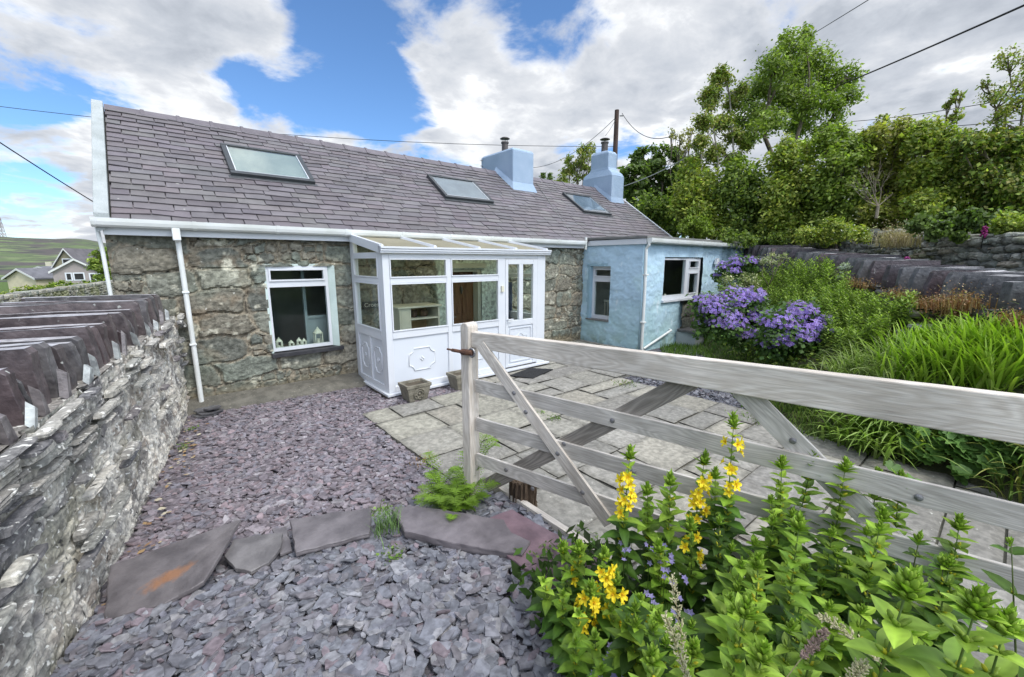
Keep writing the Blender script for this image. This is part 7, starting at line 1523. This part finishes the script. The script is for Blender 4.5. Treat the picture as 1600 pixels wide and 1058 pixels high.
for (x, y, d, h, fl_, lb) in SP: loosestrife(at(x, y, d), h, lb, leafl=.100 if d > 1.5 else .082, flowers=1 if fl_ >= .4 else 0, budsz=1.15 if d > 1.5 else .95, lean=None)
loosestrife(at(1423, 905, .86), .75, 'largest nearest loosestrife head with plump green buds, bottom right', .10, 0, 1.2, pairs=9, whorl=3, tipbush=2.0)
loosestrife(at(1530, 935, .80), .7, 'second large near loosestrife head, further right of the plumpest one', .098, 0, 1.1, pairs=9, whorl=3, tipbush=1.8)
loosestrife(at(1575, 965, .95), .6, 'near loosestrife head partly cut by the right edge', .095, 0, 1.1, pairs=8, whorl=3, tipbush=1.5)
loosestrife(at(1580, 845, 1.45), .85, 'broken brown-tipped loosestrife stem curving up at the right edge', .13, 0, .6, dark=True, pairs=6, whorl=2, lean=(-.12, -.18, 0), tipbush=.3)
# denser leafy stems filling the body of the clump
k = 0
while k < 52:
    px = rnd.uniform(960, 1500); py = rnd.uniform(775, 1000); lim = 760 + 60 * max(0, (1080 - px) / 120) + 90 * max(0, (px - 1400) / 100)
    if py < lim or (px < 1110 and py < 930): continue
    d = 2.05 - .9 * (py - 760) / 300 + rnd.uniform(-.1, .1); p = at(px, py, d)
    if (p - G0).dot(GN) < .12: d -= .25; p = at(px, py, d)
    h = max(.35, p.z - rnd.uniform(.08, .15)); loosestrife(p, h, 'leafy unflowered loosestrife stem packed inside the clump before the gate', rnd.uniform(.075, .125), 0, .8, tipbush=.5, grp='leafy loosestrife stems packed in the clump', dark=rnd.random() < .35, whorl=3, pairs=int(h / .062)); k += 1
for (px, py, d) in ((850, 905, 1.95), (880, 925, 1.8), (905, 955, 1.7), (930, 990, 1.6), (955, 950, 1.75), (970, 1010, 1.5), (900, 1000, 1.6), (940, 1040, 1.45), (990, 985, 1.6)):
    p = at(px, py, d); loosestrife(p, max(.25, p.z - .08), 'short leafy loosestrife shoot at the left skirt of the clump', .085, 0, .7, tipbush=.4, grp='short shoots at the left skirt of the clump')
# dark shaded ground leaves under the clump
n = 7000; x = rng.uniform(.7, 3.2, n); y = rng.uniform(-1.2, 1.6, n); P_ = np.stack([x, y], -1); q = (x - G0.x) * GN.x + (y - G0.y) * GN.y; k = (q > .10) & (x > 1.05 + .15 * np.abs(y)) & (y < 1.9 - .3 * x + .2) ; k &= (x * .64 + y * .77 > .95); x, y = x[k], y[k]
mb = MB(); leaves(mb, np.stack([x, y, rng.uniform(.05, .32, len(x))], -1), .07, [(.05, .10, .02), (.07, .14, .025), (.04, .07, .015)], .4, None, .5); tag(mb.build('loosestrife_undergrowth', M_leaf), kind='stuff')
# bellflowers among the loosestrife
for k, (px, py, d, n, lb) in enumerate(((1025, 872, 1.95, 26, 'pale violet bellflowers behind the drooping yellow spike'), (1062, 960, 1.6, 12, 'small violet bellflowers beside the cream grass plume'), (975, 1050, 1.5, 16, 'violet bellflowers at the bottom edge under the left shoots'))):
    c = np.array(at(px, py, d)); mb = MB()
    for _ in range(n): p = Vector(c + rng.normal(0, 1, 3) * np.array([.07, .07, .02])); flo = MB(); q0 = len(mb.v); dd = Vector((rnd.uniform(-.8, .2), rnd.uniform(-.9, .1), .8)); u_ = dd.orthogonal().normalized(); w_ = dd.normalized().cross(u_); r_ = .014; mb.add([p] + [p + (u_ * math.cos(a * .6283) + w_ * math.sin(a * .6283)) * r_ * (1.1 if a % 2 else .6) + dd.normalized() * r_ * .5 for a in range(10)], [(0, 1 + a, 1 + (a + 1) % 10) for a in range(10)], (.42, .36, .72)); mb.tube([p, Vector((p.x, p.y, .06))], .0014, 3, (.1, .15, .04), caps=False)
    single(mb, 'bellflower', M_leaf, (c[0], c[1], .06), lb, 'flowering plant')
# grass plumes
def plume(tip, base, ln, w, col, lab):
    tip, base = Vector(tip), Vector(base); mb = MB(); d = (tip - base); pts = [base + d * q + Vector((0, 0, .12 * math.sin(q * 3.1) * d.length * .5)) for q in [i / 10 for i in range(11)]]; mb.tube(pts, .0013, 4, (.30, .26, .14), caps=False)
    n = 46
    for k in range(n):
        q = 1 - ln * (k / n); i = min(9, int(q * 10)); p = pts[i].lerp(pts[i + 1], q * 10 - i); a = k * 2.4; dd = (d.normalized() * .9 + Vector((math.cos(a), math.sin(a), rnd.uniform(-.5, .5))) * .8).normalized(); l = w * (.35 + .65 * math.sin(math.pi * min(1, k / n + .1))); e = p + dd * l
        mb.tube([p, e], .0006, 3, (.4, .36, .26), caps=False)
        for j in range(7): s = p.lerp(e, .3 + .1 * j) + Vector((rnd.uniform(-1, 1), rnd.uniform(-1, 1), rnd.uniform(-1, 1))) * .003; bud(mb, s, dd + Vector((rnd.uniform(-.6, .6), rnd.uniform(-.6, .6), rnd.uniform(-.4, .4))), .0065, tuple(np.array(col) * rnd.uniform(.75, 1.15)))
    single(mb, 'grass_plume', M_blade, base, lab, 'grass', 'flowering grass stems in the clump')
CRM = (.72, .65, .48); PNK = (.46, .32, .30)
b0 = on_z(1130, 1050, .1)
plume(at(1050, 905, 1.25), at(1075, 1090, 1.2), .85, .022, CRM, 'cream grass plume standing upright at the bottom centre'); plume(at(1040, 965, 1.15), at(1090, 1120, 1.1), .8, .022, CRM, 'lower cream grass plume crossing the upright one')
plume(at(1290, 988, 1.0), at(1200, 1100, .95), .45, .012, PNK, 'tight pinkish grass head arching at the bottom'); plume(at(1285, 965, 1.1), at(1400, 1060, 1.0), .8, .022, CRM, 'feathery cream grass plume arching left between near stems'); plume(at(1350, 1040, .9), at(1290, 1130, .9), .8, .02, CRM, 'lowest feathery grass plume at the bottom edge')
